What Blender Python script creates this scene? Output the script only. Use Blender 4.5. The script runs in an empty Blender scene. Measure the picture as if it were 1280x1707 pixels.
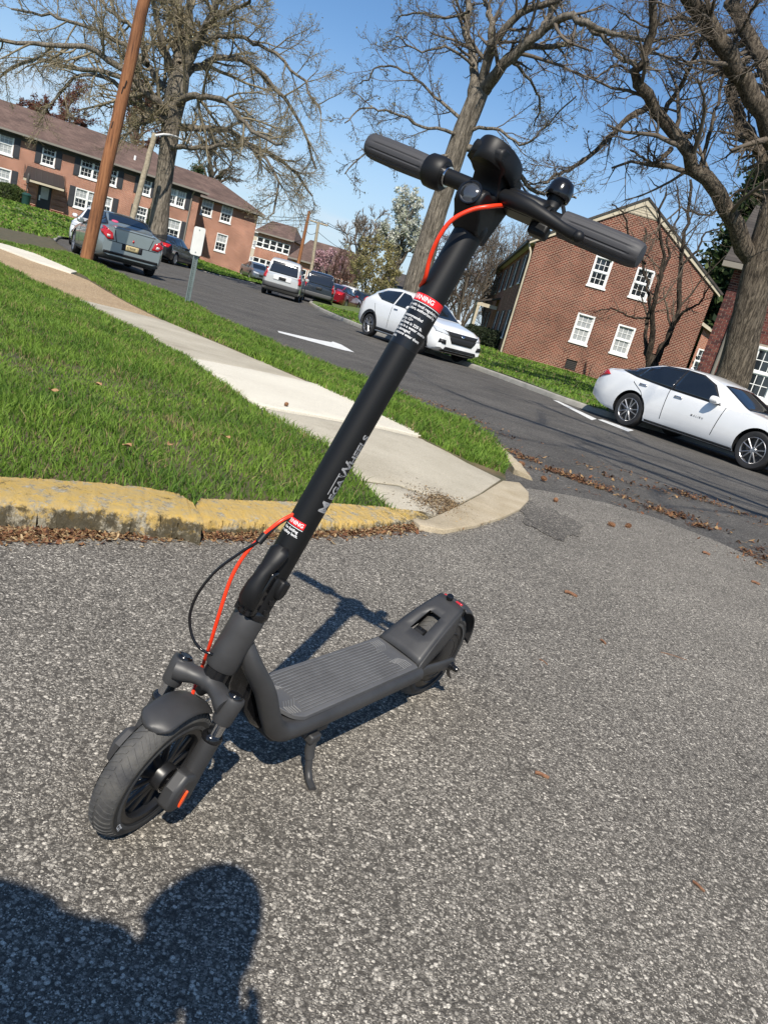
import bpy, bmesh, math, random
import numpy as np
from mathutils import Vector, Matrix
from mathutils.bvhtree import BVHTree

random.seed(7)
RNG = np.random.default_rng(7)
scene = bpy.context.scene
COL = scene.collection
R = math.radians

# ------------------------------------------------------------------ camera
CAM_H, CAM_TILT, CAM_ROLL, CAM_F = 0.95, 14.6, 15.8, 1283.0      # metres, degrees, degrees, focal length in photo pixels
_th, _ro = R(CAM_TILT), R(CAM_ROLL)
_fw = Vector((0, math.cos(_th), -math.sin(_th)))
_up0 = Vector((0, math.sin(_th), math.cos(_th)))
_rt0 = Vector((1, 0, 0))
_ix = _rt0 * math.cos(_ro) + _up0 * math.sin(_ro)
_iu = -_rt0 * math.sin(_ro) + _up0 * math.cos(_ro)
cam_data = bpy.data.cameras.new('camera')
cam = bpy.data.objects.new('camera', cam_data)
COL.objects.link(cam)
cam.matrix_world = Matrix(((_ix.x, _iu.x, -_fw.x, 0), (_ix.y, _iu.y, -_fw.y, 0), (_ix.z, _iu.z, -_fw.z, CAM_H), (0, 0, 0, 1)))
cam_data.sensor_fit = 'VERTICAL'
cam_data.sensor_height = 36
cam_data.sensor_width = 27
cam_data.lens = 36 * CAM_F / 1707
cam_data.clip_start = 0.02
cam_data.clip_end = 3000
scene.camera = cam
scene.render.resolution_x, scene.render.resolution_y = 767, 1024

# ------------------------------------------------------------------ sky, sun, exposure
SUN_EL, SUN_DX, SUN_DY = 48.5, 0.042, -1.0          # the sun stands almost straight behind the camera
world = bpy.data.worlds.new('World')
scene.world = world
world.use_nodes = True
_n, _l = world.node_tree.nodes, world.node_tree.links
_n.clear()
_sky = _n.new('ShaderNodeTexSky')
_sky.sky_type = 'NISHITA'
_sky.sun_disc = False
_sky.sun_elevation = R(SUN_EL)
_sky.sun_rotation = math.atan2(SUN_DX, SUN_DY)
_sky.air_density = 1.0
_sky.dust_density = 0.15
_sky.ozone_density = 4.0
_bg = _n.new('ShaderNodeBackground')
_bg.inputs['Strength'].default_value = 0.108
_out = _n.new('ShaderNodeOutputWorld')
# thin high cloud streaks low in the sky
_tc = _n.new('ShaderNodeTexCoord')
_mp = _n.new('ShaderNodeMapping'); _mp.inputs['Scale'].default_value = (1.2, 1.2, 9.0)
_nz = _n.new('ShaderNodeTexNoise'); _nz.inputs['Scale'].default_value = 2.2; _nz.inputs['Detail'].default_value = 7; _nz.inputs['Roughness'].default_value = 0.58
_cr = _n.new('ShaderNodeValToRGB'); _cr.color_ramp.elements[0].position = 0.5; _cr.color_ramp.elements[1].position = 0.8
_sx = _n.new('ShaderNodeSeparateXYZ')
_low = _n.new('ShaderNodeMapRange'); _low.inputs['From Min'].default_value = 0.24; _low.inputs['From Max'].default_value = 0.02
_mul = _n.new('ShaderNodeMath'); _mul.operation = 'MULTIPLY'
_mx = _n.new('ShaderNodeMix'); _mx.data_type = 'RGBA'
_mx.inputs[7].default_value = (6.0, 6.3, 6.8, 1)
_l.new(_tc.outputs['Generated'], _mp.inputs['Vector']); _l.new(_mp.outputs['Vector'], _nz.inputs['Vector'])
_l.new(_nz.outputs['Fac'], _cr.inputs['Fac']); _l.new(_tc.outputs['Generated'], _sx.inputs[0]); _l.new(_sx.outputs['Z'], _low.inputs['Value'])
_l.new(_cr.outputs['Color'], _mul.inputs[0]); _l.new(_low.outputs['Result'], _mul.inputs[1]); _l.new(_mul.outputs[0], _mx.inputs[0])
_hz = _n.new('ShaderNodeMapRange'); _hz.interpolation_type = 'SMOOTHSTEP'; _hz.inputs['From Min'].default_value = 0.30; _hz.inputs['From Max'].default_value = -0.05; _hz.inputs['To Max'].default_value = 0.88
_hm = _n.new('ShaderNodeMix'); _hm.data_type = 'RGBA'; _hm.inputs[7].default_value = (3.9, 5.0, 6.3, 1)      # pale air low over the roofs
_l.new(_sx.outputs['Z'], _hz.inputs['Value']); _l.new(_hz.outputs['Result'], _hm.inputs[0]); _hs = _n.new('ShaderNodeHueSaturation'); _hs.inputs['Saturation'].default_value = 1.12; _l.new(_sky.outputs['Color'], _hs.inputs['Color']); _l.new(_hs.outputs[0], _hm.inputs[6]); _l.new(_hm.outputs[2], _mx.inputs[6]); _l.new(_mx.outputs[2], _bg.inputs['Color']); _l.new(_bg.outputs[0], _out.inputs['Surface'])

sun_d = bpy.data.lights.new('sun', 'SUN')
sun_d.energy = 5.0
sun_d.angle = R(0.53)
sun_d.color = (1.0, 0.935, 0.83)
sun = bpy.data.objects.new('sun', sun_d)
COL.objects.link(sun)
_sd = Vector((SUN_DX, SUN_DY, 0)).normalized() * math.cos(R(SUN_EL)) + Vector((0, 0, math.sin(R(SUN_EL))))
sun.rotation_euler = _sd.to_track_quat('Z', 'Y').to_euler()
sun.location = (0, -20, 30)
scene.view_settings.view_transform = 'Standard'
scene.view_settings.look = 'None'
scene.view_settings.gamma = 1
scene.view_settings.exposure = 0.34
scene.view_settings.use_curve_mapping = False

# ------------------------------------------------------------------ where a photo pixel meets a height or a depth
def pray(x, y):
    return _fw * CAM_F + _ix * (x - 640) + _iu * (853.5 - y)
def gp(x, y, z=0.0):
    d = pray(x, y)
    return Vector((0, 0, CAM_H)) + d * ((z - CAM_H) / d.z)
def dp(x, y, D):
    d = pray(x, y)
    return Vector((0, 0, CAM_H)) + d * (D / d.y)

# ------------------------------------------------------------------ mesh helpers
class MB:
    def __init__(s):
        s.v = []; s.f = []
    def add(s, vs, fs):
        o = len(s.v)
        s.v += [tuple(v) for v in vs]
        s.f += [tuple(i + o for i in f) for f in fs]
        return s
    def box(s, c, size, m=None):
        x, y, z = (q / 2 for q in size)
        vs = [Vector((sx * x, sy * y, sz * z)) for sx in (-1, 1) for sy in (-1, 1) for sz in (-1, 1)]
        if m is not None: vs = [m @ v for v in vs]
        vs = [v + Vector(c) for v in vs]
        return s.add(vs, [(0, 1, 3, 2), (4, 6, 7, 5), (0, 4, 5, 1), (2, 3, 7, 6), (0, 2, 6, 4), (1, 5, 7, 3)])
    def ring(s, c, t, r, n, up=None, ry=None, ph=0.0):
        t = Vector(t).normalized()
        a = Vector(up) if up is not None else (Vector((0, 0, 1)) if abs(t.z) < 0.95 else Vector((1, 0, 0)))
        x = a.cross(t).normalized(); y = t.cross(x)
        ry = r if ry is None else ry
        return [Vector(c) + x * (r * math.cos(2 * math.pi * i / n + ph)) + y * (ry * math.sin(2 * math.pi * i / n + ph)) for i in range(n)]
    def loft(s, rings, caps=True, closed=True):
        n = len(rings[0]); vs = [p for r in rings for p in r]; fs = []
        for k in range(len(rings) - 1):
            for i in range(n if closed else n - 1):
                j = (i + 1) % n
                fs.append((k * n + i, k * n + j, (k + 1) * n + j, (k + 1) * n + i))
        if caps:
            fs.append(tuple(range(n - 1, -1, -1)))
            fs.append(tuple((len(rings) - 1) * n + i for i in range(n)))
        return s.add(vs, fs)
    def cyl(s, p0, p1, r0, r1=None, n=20, caps=True):
        r1 = r0 if r1 is None else r1
        t = Vector(p1) - Vector(p0)
        return s.loft([s.ring(p0, t, r0, n), s.ring(p1, t, r1, n)], caps)
    def tube(s, path, r, n=10, caps=True, up=None):
        P = [Vector(p) for p in path]; K = len(P)
        rr = r if isinstance(r, (list, tuple)) else [r] * K
        rings = []; x = None
        for k in range(K):
            t = (P[min(k + 1, K - 1)] - P[max(k - 1, 0)]).normalized()
            if x is None:
                a = Vector(up) if up is not None else (Vector((0, 0, 1)) if abs(t.z) < 0.9 else Vector((1, 0, 0)))
                x = a.cross(t).normalized()
            else:
                x = (x - t * x.dot(t)).normalized()
            y = t.cross(x)
            if isinstance(rr[k], (tuple, list)): ra, rb = rr[k]
            else: ra = rb = rr[k]
            rings.append([P[k] + x * (ra * math.cos(2 * math.pi * i / n)) + y * (rb * math.sin(2 * math.pi * i / n)) for i in range(n)])
        return s.loft(rings, caps)
    def lathe(s, prof, o, ax, n=32, caps=False):
        ax = Vector(ax).normalized(); o = Vector(o)
        rings = [s.ring(o + ax * h, ax, max(r, 1e-5), n) for r, h in prof]
        return s.loft(rings, caps)
    def prism(s, poly, h0, h1, m):
        n = len(poly)
        vs = [m @ Vector((a, b, h0)) for a, b in poly] + [m @ Vector((a, b, h1)) for a, b in poly]
        return s.add(vs, [tuple(range(n - 1, -1, -1)), tuple(range(n, 2 * n))] + [(i, (i + 1) % n, n + (i + 1) % n, n + i) for i in range(n)])
    def grid(s, fn, nu, nv):
        vs = [fn(i / (nu - 1), j / (nv - 1)) for i in range(nu) for j in range(nv)]
        return s.add(vs, [(i * nv + j, (i + 1) * nv + j, (i + 1) * nv + j + 1, i * nv + j + 1) for i in range(nu - 1) for j in range(nv - 1)])
    def mesh(s, name, mat=None, smooth=35):
        me = bpy.data.meshes.new(name)
        me.from_pydata(s.v, [], s.f)
        bm = bmesh.new(); bm.from_mesh(me)
        bmesh.ops.recalc_face_normals(bm, faces=bm.faces)
        bm.to_mesh(me); bm.free()
        if smooth:
            me.polygons.foreach_set('use_smooth', [True] * len(me.polygons))
            me.set_sharp_from_angle(angle=R(smooth))
        if mat: me.materials.append(mat)
        return me
    def build(s, name, mat, parent=None, smooth=35, bevel=0.0, seg=2, solid=0.0, sub=0):
        o = bpy.data.objects.new(name, s.mesh(name, mat, smooth))
        COL.objects.link(o)
        if parent is not None: o.parent = parent
        if solid:
            md = o.modifiers.new('solid', 'SOLIDIFY'); md.thickness = solid; md.offset = 0
        if bevel:
            md = o.modifiers.new('bevel', 'BEVEL'); md.width = bevel; md.segments = seg; md.limit_method = 'ANGLE'; md.angle_limit = R(40)
            md.harden_normals = False
        if sub:
            md = o.modifiers.new('sub', 'SUBSURF'); md.levels = sub; md.render_levels = sub
        return o

def np_mesh(name, v, f, mat=None, smooth=False):
    """fast mesh from arrays: v (N,3), f (M,3) or (M,4)"""
    me = bpy.data.meshes.new(name)
    v = np.ascontiguousarray(v, dtype=np.float32); f = np.ascontiguousarray(f, dtype=np.int32)
    k = f.shape[1]
    me.vertices.add(len(v)); me.vertices.foreach_set('co', v.ravel())
    me.loops.add(f.size); me.loops.foreach_set('vertex_index', f.ravel())
    me.polygons.add(len(f)); me.polygons.foreach_set('loop_start', np.arange(0, f.size, k, dtype=np.int32))
    me.polygons.foreach_set('loop_total', np.full(len(f), k, dtype=np.int32))
    if smooth: me.polygons.foreach_set('use_smooth', np.ones(len(f), dtype=bool))
    me.update(calc_edges=True); me.validate()
    if mat: me.materials.append(mat)
    return me

def link(name, me, parent=None):
    o = bpy.data.objects.new(name, me); COL.objects.link(o)
    if parent is not None: o.parent = parent
    return o
def empty(name, loc=(0, 0, 0), rz=0.0, mw=None):
    o = bpy.data.objects.new(name, None); COL.objects.link(o); o.empty_display_size = 0.2
    if mw is not None: o.matrix_world = mw
    else: o.location = loc; o.rotation_euler = (0, 0, rz)
    return o
def tag(o, label=None, cat=None, group=None, kind=None):
    if label: o['label'] = label
    if cat: o['category'] = cat
    if group: o['group'] = group
    if kind: o['kind'] = kind
    return o

# ------------------------------------------------------------------ materials
def mat(name, col, rough=0.6, metal=0.0, var=0.0, vscale=8.0, bump=0.0, bscale=60.0, col2=None, coat=0.0, spec=0.5, detail=6):
    m = bpy.data.materials.new(name); m.use_nodes = True
    n, l = m.node_tree.nodes, m.node_tree.links
    b = n['Principled BSDF']
    b.inputs['Base Color'].default_value = (*col, 1)
    b.inputs['Roughness'].default_value = rough
    b.inputs['Metallic'].default_value = metal
    b.inputs['Coat Weight'].default_value = coat
    b.inputs['Specular IOR Level'].default_value = spec
    if var or col2:
        tc = n.new('ShaderNodeTexCoord'); nz = n.new('ShaderNodeTexNoise')
        nz.inputs['Scale'].default_value = vscale; nz.inputs['Detail'].default_value = detail; nz.inputs['Roughness'].default_value = 0.6
        mx = n.new('ShaderNodeMix'); mx.data_type = 'RGBA'
        c2 = col2 if col2 else tuple(min(1, c * (1 + var)) for c in col)
        c1 = col if col2 else tuple(c * (1 - var) for c in col)
        mx.inputs[6].default_value = (*c1, 1); mx.inputs[7].default_value = (*c2, 1)
        rp = n.new('ShaderNodeMapRange'); rp.inputs['From Min'].default_value = 0.32; rp.inputs['From Max'].default_value = 0.68
        l.new(tc.outputs['Object'], nz.inputs['Vector']); l.new(nz.outputs['Fac'], rp.inputs['Value']); l.new(rp.outputs[0], mx.inputs[0]); l.new(mx.outputs[2], b.inputs['Base Color'])
    if bump:
        tc = n.new('ShaderNodeTexCoord'); nz = n.new('ShaderNodeTexNoise')
        nz.inputs['Scale'].default_value = bscale; nz.inputs['Detail'].default_value = 4
        bp = n.new('ShaderNodeBump'); bp.inputs['Strength'].default_value = bump; bp.inputs['Distance'].default_value = 0.3 / bscale
        l.new(tc.outputs['Object'], nz.inputs['Vector']); l.new(nz.outputs['Fac'], bp.inputs['Height']); l.new(bp.outputs['Normal'], b.inputs['Normal'])
    return m
def nodes_of(m):
    return m.node_tree.nodes, m.node_tree.links, m.node_tree.nodes['Principled BSDF']

def text_mesh(body, size, bold=0.0, space=1.0):
    """flat lettering in the built-in font as a mesh in the xy plane, left edge at x = 0"""
    cu = bpy.data.curves.new('lettering', 'FONT'); cu.body = body; cu.size = size; cu.offset = bold; cu.space_character = space; cu.resolution_u = 3
    ob = bpy.data.objects.new('lettering', cu); COL.objects.link(ob)
    dg = bpy.context.evaluated_depsgraph_get()
    me = bpy.data.meshes.new_from_object(ob.evaluated_get(dg))
    bpy.data.objects.remove(ob); bpy.data.curves.remove(cu)
    return me
# ================================================================== the electric scooter
def rotm(ax, deg):
    return Matrix.Rotation(R(deg), 3, Vector(ax))
def build_scooter():
    M3 = rotm((0, 0, 1), math.degrees(math.atan2(-.83, -.55)) + 1.5207) @ rotm((1, 0, 0), -7.4839)
    mw = M3.to_4x4(); mw.translation = Vector((.2036, 1.8972, 0.0))
    root = empty('electric_scooter', mw=mw)
    tag(root, 'black and charcoal folding electric scooter with red cables parked on its kickstand', 'scooter')
    m_black = mat('stem_black', (.0050, .0050, .0052), .48, spec=.35, bump=.05, bscale=900)
    m_plast = mat('black_plastic', (.0065, .0065, .007), .5, spec=.35, bump=.12, bscale=700)
    m_gloss = mat('gloss_black', (.008, .008, .009), .16)
    m_char = mat('charcoal_paint', (.037, .0365, .037), .48, bump=.06, bscale=900, var=.20, vscale=11)
    m_mat = mat('deck_rubber', (.088, .088, .090), .62, var=.22, vscale=9, bump=.25, bscale=500)
    m_ridge = mat('deck_ridge_rubber', (.135, .135, .135), .6, var=.25, vscale=20)
    m_grip = mat('grip_rubber', (.048, .047, .05), .6, bump=.15, bscale=600)
    m_red = mat('red_cable', (.85, .045, .012), .35)
    m_orange = mat('orange_reflector', (.9, .08, .015), .3)
    m_chrome = mat('chrome', (.55, .55, .56), .12, 1.0)
    m_rim = mat('rim_black', (.013, .013, .014), .36)
    m_tread = mat('tyre_tread', (.042, .042, .044), .75, col2=(.10, .095, .085), vscale=26, bump=.5, bscale=220)
    m_side = mat('tyre_sidewall', (.022, .022, .022), .6, var=.3, vscale=30)
    m_lens = mat('lamp_lens', (.045, .05, .06), .12, coat=.6)
    m_label = mat('warning_red', (.78, .015, .02), .4)
    m_ink = mat('label_white', (.75, .75, .75), .5)
    m_grey = mat('logo_grey', (.34, .34, .345), .5)
    m_lblk = mat('label_black', (.006, .006, .007), .3)
    m_tail = mat('tail_lens', (.5, .02, .03), .15, coat=.8)

    rk = R(15.3852)
    U = Vector((-math.sin(rk), 0, math.cos(rk))); FP = Vector((math.cos(rk), 0, math.sin(rk))); Y = Vector((0, 1, 0))
    B = Vector((.8154, 0, .3079))
    def axes(steer):
        r = rotm(U, steer); return r @ FP, r @ Y
    Fs, Ys = axes(7.2175)         # bar
    Ff, Yf = axes(10.5)           # fork and wheel
    def S(f, y, u): return B + Fs * f + Ys * y + U * u
    def SF(f, y, u): return B + Ff * f + Yf * y + U * u
    def fr(o, f, y, u):
        m = Matrix((f, y, u)).transposed().to_4x4(); m.translation = o; return m

    # ---- stem tube with collar, head tube
    stem = MB().cyl(S(0, 0, .165), S(0, 0, .835), .0245, n=40).build('stem_tube', m_black, root)
    MB().lathe([(.0, .10), (.0285, .102), (.030, .106), (.030, .112), (.0285, .116), (.0275, .118)], B, U, 40).build('collar_ring', m_gloss, root)
    MB().lathe([(.0268, .116), (.0272, .14), (.0285, .158), (.0285, .176), (.0262, .181), (.0245, .183)], B, U, 40).build('fold_collar', m_plast, root)
    head = MB().lathe([(.0, -.004), (.0268, -.003), (.0292, .004), (.0285, .03), (.0278, .07), (.0282, .098), (.027, .1015), (0, .1018)], B, U, 44)
    head.build('head_tube', m_char, root)
    # warning labels and lettering wrapped round the stem
    def wrap(phi, u, r):
        a = R(phi); return B + U * u + Fs * (r * math.cos(a)) + Ys * (r * math.sin(a))
    def band(name, p0, p1, u0, u1, m, r=.02465):
        g = MB().grid(lambda a, b: wrap(p0 + (p1 - p0) * a, u0 + (u1 - u0) * b, r), 40, 2)
        return g.build(name, m, stem)
    def curved_text(name, body, size, phi0, u0, m, along, bold=0.0, space=1.0, r=.0248):
        me = text_mesh(body, size, bold, space)
        rr = .0245
        bm = bmesh.new(); bm.from_mesh(me)
        bmesh.ops.triangulate(bm, faces=bm.faces)
        bmesh.ops.subdivide_edges(bm, edges=[e for e in bm.edges if e.calc_length() > .003], cuts=2)
        for v in bm.verts:
            x, y = v.co.x, v.co.y
            if along: v.co = wrap(phi0 - math.degrees(y / rr), u0 + x, r)
            else: v.co = wrap(phi0 + math.degrees(x / rr), u0 + y, r)
        bm.to_mesh(me); bm.free()
        me.materials.clear(); me.materials.append(m)
        o = bpy.data.objects.new(name, me); COL.objects.link(o); o.parent = stem
        return o
    pc = 30
    band('label_band', pc - 170, pc + 84, .612, .688, m_lblk)
    band('warning_strip', pc - 170, pc + 80, .6880, .7005, m_label, .02475)
    band('label_rule', pc - 170, pc + 80, .6858, .6868, m_ink, .02475)
    curved_text('warning_lettering', 'WARNING', .0106, pc - 104, .6907, m_ink, False, .0002)
    for i, (s, ph) in enumerate([('Comply with local regulations', -118), ('for the riders, authorized by', -118), ('', 0), ('Age recommended', -104), ('Speed to 12+', -104), ('Max load limit is 220 lb.', -116), ('Do not use in a water source', -122), ('when damaged.', -100), ('Do not remove wear them', -122), ('covers.', -96)]):
        if s: curved_text('label_lettering', s, .0064, pc + ph, .6785 - i * .0063, m_ink, False, .0001)
    band('warning_strip', pc - 130, pc + 12, .2735, .2845, m_label, .0247)
    band('label_rule', pc - 130, pc + 12, .2710, .2720, m_ink, .0247)
    curved_text('warning_lettering', 'WARNING', .0092, pc - 98, .2760, m_ink, False, .0002)
    for i, s in enumerate(('Lock the folding', 'lever safety lock.')):
        curved_text('label_lettering', s, .0066, pc - 102 + i * 4, .2640 - i * .0068, m_ink, False, .00015)
    # the maker's lettering runs up the left side; the first letters of each word are taller
    for s, sz, u0, ph in (('M', .0285, .312, 0), ('EGA', .0205, .3385, 0), ('W', .0285, .3785, 0), ('HEELS', .0205, .406, 0)):
        curved_text('logo_lettering', s, sz, 101, u0, m_grey, True, .0006, .98)
    g = MB().grid(lambda a, b: wrap(54 + 3.5 * b, .345 + .040 * a, .0248), 12, 2); g.build('logo_bar', m_grey, stem)

    # ---- cockpit head: gooseneck, display pod, headlamp
    C = S(-.0137, 0, .8961)
    def H(f, y, u): return C + Fs * f + Ys * y + U * u
    prof = [(-.012, -.079), (-.0175, -.03), (-.0165, .012), (-.004, .033), (.02, .0365), (.075, .038), (.096, .036), (.101, .027), (.096, .0145), (.08, .011), (.058, .004), (.047, -.006), (.045, -.016), (.053, -.022), (.068, -.021), (.077, -.028), (.0785, -.044), (.072, -.054), (.052, -.064), (.0385, -.079)]
    def hw(f, u):
        if u > .009: return .0335 - .008 * max(0, (f - .06) / .04) ** 2
        if u < -.062: return .0235
        return .0265 - .004 * max(0, (f - .05) / .03)
    g = MB()
    L = [H(f, -hw(f, u), u) for f, u in prof]; Rr = [H(f, hw(f, u), u) for f, u in prof]
    n = len(prof)
    g.add(L + Rr, [tuple(range(n)), tuple(range(2 * n - 1, n - 1, -1))] + [(i, (i + 1) % n, n + (i + 1) % n, n + i) for i in range(n)])
    neck = g.build('gooseneck', m_plast, root, smooth=50, bevel=.004, seg=3)
    # round display housing over the gooseneck, its rim hanging a little below
    def oval(s, u, tilt=0.0):
        out = []
        for i in range(40):
            a = 2 * math.pi * i / 40
            out.append(H(.045 + .059 * s * math.cos(a), .0365 * s * math.sin(a), u + tilt * math.cos(a)))
        return out
    pod = MB().loft([oval(.90, .010), oval(.97, .014), oval(1.0, .022), oval(1.0, .040), oval(.96, .0445), oval(.9, .0455)]).build('display_pod', m_plast, root, smooth=40)
    MB().loft([oval(.86, .0455), oval(.86, .0465)]).build('display_screen', m_gloss, pod)
    MB().lathe([(.0, .004), (.008, .0035), (.0125, .001), (.0145, 0), (.0165, 0.002), (.0165, -.006)], H(.0765, 0, -.036), Fs, 28).build('headlamp', m_lens, root, smooth=40)
    MB().lathe([(.0165, -.004), (.0165, .003), (.0185, .003), (.0185, -.004)], H(.0765, 0, -.036), Fs, 28).build('headlamp_bezel', m_gloss, root, smooth=40)
    MB().lathe([(.0245, .818), (.0255, .82), (.0258, .838), (.0245, .842)], B, U, 40).build('stem_clamp', m_plast, root)
    for k in (0, 1):
        p = wrap(pc + 84, .79 + .022 * k - .02, .0245); t = (p - (B + U * ((p - B).dot(U)))).normalized()
        MB().lathe([(.0, .0025), (.0026, .0022), (.0036, .001), (.0036, -.002)], p, t, 12).build('screw', m_chrome, root)

    # ---- handlebar
    bar = MB().cyl(H(0, -.25, 0), H(0, .25, 0), .0135, n=28).build('handlebar', m_black, root)
    def grip(sgn, y0, y1):
        g = MB(); rings = []
        N = 60
        for k in range(15):
            t = k / 14; y = y0 + (y1 - y0) * t
            rr = .0205 + .0012 * math.sin(math.pi * t)
            if t > .96: rr *= .93
            ring = []
            for i in range(N):
                a = 2 * math.pi * i / N
                groove = .0012 if (i % 5 == 0 and .07 < t < .93) else 0
                ring.append(H((rr - groove) * math.cos(a), sgn * y, (rr - groove) * math.sin(a)))
            rings.append(ring)
        e = sgn * y1
        rings.append([H(.017 * math.cos(2 * math.pi * i / N), e + sgn * .004, .017 * math.sin(2 * math.pi * i / N)) for i in range(N)])
        rings.append([H(.008 * math.cos(2 * math.pi * i / N), e + sgn * .0055, .008 * math.sin(2 * math.pi * i / N)) for i in range(N)])
        return g.loft(rings).build('grip', m_grip, root, smooth=28)
    grip(-1, .128, .252); grip(1, .127, .256)
    MB().lathe([(.0135, -.018), (.0235, -.0185), (.0268, -.014), (.0275, 0), (.0265, .013), (.023, .017), (.0135, .017)], H(0, -.113, 0), Ys, 36).build('throttle_ring', m_plast, root, smooth=40)
    MB().lathe([(.0138, -.003), (.0165, -.003), (.0165, .003), (.0138, .003)], H(0, -.093, 0), Ys, 30).build('throttle_rim', m_chrome, root)
    # brake lever in front of the bar, its perch round the bar
    per = MB().loft([[H(f, y, u) for f, u in ((-.017, -.017), (.03 * s + .004, -.021 * s), (.032 * s + .006, .008 * s), (.016, .019), (-.014, .018))] for y, s in ((.028, .8), (.04, 1), (.075, 1.0), (.098, .8))])
    per.build('lever_perch', m_plast, root, bevel=.005, seg=3)
    path = [H(.034, .03, -.008), H(.042, .055, -.010), H(.045, .085, -.012), H(.041, .115, -.015), H(.037, .145, -.019), H(.039, .165, -.022), H(.041, .172, -.023)]
    MB().tube(path, [(.010, .012), (.012, .013), (.011, .012), (.009, .0098), (.008, .0085), (.0085, .009), (.0075, .008)], 16).build('brake_lever', m_plast, root)
    MB().lathe([(0, .0095), (.005, .008), (.0085, .0045), (.0095, 0), (.0085, -.0045), (.005, -.008), (0, -.0095)], H(.041, .173, -.023), Ys, 18).build('lever_tip', m_plast, root)
    MB().loft([[H(f, y, u) for f, u in ((-.012, -.013), (.014, -.013), (.012, -.034), (-.010, -.034))] for y in (.082, .114)]).build('bar_switch', m_plast, root, bevel=.005, seg=3)
    # bell
    bell = empty('bell'); bell.parent = root
    bb = H(-.004, .094, .014)
    MB().lathe([(.0, .052), (.008, .0515), (.0155, .0475), (.0195, .039), (.0205, .028), (.0202, .021), (.0185, .019), (.017, .0195)], bb, U, 32).build('bell_dome', m_gloss, bell, smooth=50)
    MB().loft([[bb + Fs * (w * math.cos(2 * math.pi * i / 16)) + Ys * (v * math.sin(2 * math.pi * i / 16)) + U * h for i in range(16)] for w, v, h in ((.012, .016, -.008), (.009, .011, .004), (.010, .013, .014), (.012, .015, .022))]).build('bell_mount', m_plast, bell)
    MB().tube([bb + Ys * .016 + U * .014, bb + Ys * .024 + U * .004, bb + Ys * .026 - U * .006], [.003, .0035, .003], 8).build('bell_striker', m_plast, bell)
    MB().lathe([(.0142, -.009), (.018, -.009), (.018, .009), (.0142, .009)], H(0, .094, 0), Ys, 26).build('bell_clamp', m_plast, bell)

    # ---- cables
    mwi = mw.inverted()
    def PX(x, y, f):                 # a point a distance f in front of the stem axis
        o = mwi @ Vector((0, 0, CAM_H)); d = mwi.to_3x3() @ pray(x, y)
        return o + d * ((B + Fs * f - o).dot(Fs) / d.dot(Fs))
    def spline(P, n=8):
        P = [Vector(p) for p in P]; out = []
        for i in range(len(P) - 1):
            a, b, c, d = P[max(i - 1, 0)], P[i], P[i + 1], P[min(i + 2, len(P) - 1)]
            for k in range(n):
                t = k / n
                out.append(.5 * ((2 * b) + (c - a) * t + (2 * a - 5 * b + 4 * c - d) * t * t + (3 * b - a - 3 * c + d) * t ** 3))
        out.append(P[-1]); return out
    MB().tube(spline([H(.032, .036, -.020), PX(818, 344, .05), PX(785, 350, .062), PX(752, 368, .066), PX(730, 398, .060), PX(716, 432, .045), PX(709, 462, .03), S(.010, -.0225, .712)]), .0034, 12).build('brake_cable', m_red, root)
    ex = wrap(-36, .287, .0235)
    clip = PX(438, 896, .0455)
    MB().tube(spline([ex, PX(466, 870, .036), PX(437, 894, .045), PX(408, 925, .050), PX(385, 965, .050), PX(366, 1022, .04), PX(350, 1075, .015), PX(336, 1115, -.022), PX(326, 1142, -.012), PX(318, 1168, .02)]), .0032, 12).build('brake_hose', m_red, root)
    MB().tube(spline([ex - U * .006, PX(466, 873, .034), PX(438, 898, .046), PX(400, 922, .055), PX(360, 952, .06), PX(330, 990, .06), PX(317, 1025, .055), PX(320, 1058, .045), PX(333, 1080, .035), PX(352, 1090, .028), PX(372, 1092, .01)]), .0026, 12).build('power_cable', m_gloss, root)
    g = MB().tube([clip + U * .006 - Fs * .003, clip - U * .010 + Fs * .004], .0062, 14); g.build('cable_clip', m_plast, root)

    # ---- folding latch on the front of the stem
    def LT(f, y, u): return S(f, y, u)
    secs = [(.235, .026, .010, .008), (.226, .030, .0185, .011), (.205, .034, .0165, .012), (.185, .040, .012, .012), (.16, .046, .0155, .013), (.135, .044, .018, .013), (.122, .039, .017, .010)]
    rings = []
    for u, f, w, d in secs:
        rings.append([LT(f + d * math.sin(2 * math.pi * i / 20) ** 1, .004 + w * math.cos(2 * math.pi * i / 20), u) for i in range(20)])
    MB().loft(rings).build('fold_lever', m_plast, root, smooth=50)
    MB().loft([[LT(f, y, u) for f, u in ((.018, .196), (.036, .19), (.040, .125), (.036, .108), (.018, .108))] for y in (-.016, .020)]).build('latch_block', m_gloss, root, bevel=.004)
    for y in (-.012, .0, .012):
        MB().cyl(LT(.034, y, .108), LT(.036, y, .124), .0045, n=12).build('latch_pin', m_plast, root)
    MB().loft([[LT(f, y, u) for f, u in ((-.012, .182), (.014, .185), (.016, .165), (.010, .150), (-.002, .147), (-.012, .158))] for y in (.018, .0345)]).build('fold_hook', m_plast, root, bevel=.005, seg=3)
    for u in (.141, .122):
        p = wrap(pc + 42, u, .0272); t = (p - (B + U * u)).normalized()
        MB().lathe([(0, .004), (.003, .0038), (.0052, .003), (.0052, -.001)], p, t, 14).build('bolt', m_gloss, root)

    # ---- fork: crown, legs, stanchions, lowers, axle covers
    wf = .0576
    crown = []
    for k in range(13):
        t = -1 + 2 * k / 12
        a = abs(t)
        cen = SF(.006 + .018 * a, wf * t, -.033 - .018 * max(0, a - .15) ** 1.3 + .006 * a * a)
        crown.append((cen, (.0205 - .006 * math.sin(math.pi * min(a * 1.3, 1)), .0225 - .0045 * math.sin(math.pi * min(a * 1.2, 1)))))
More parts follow.
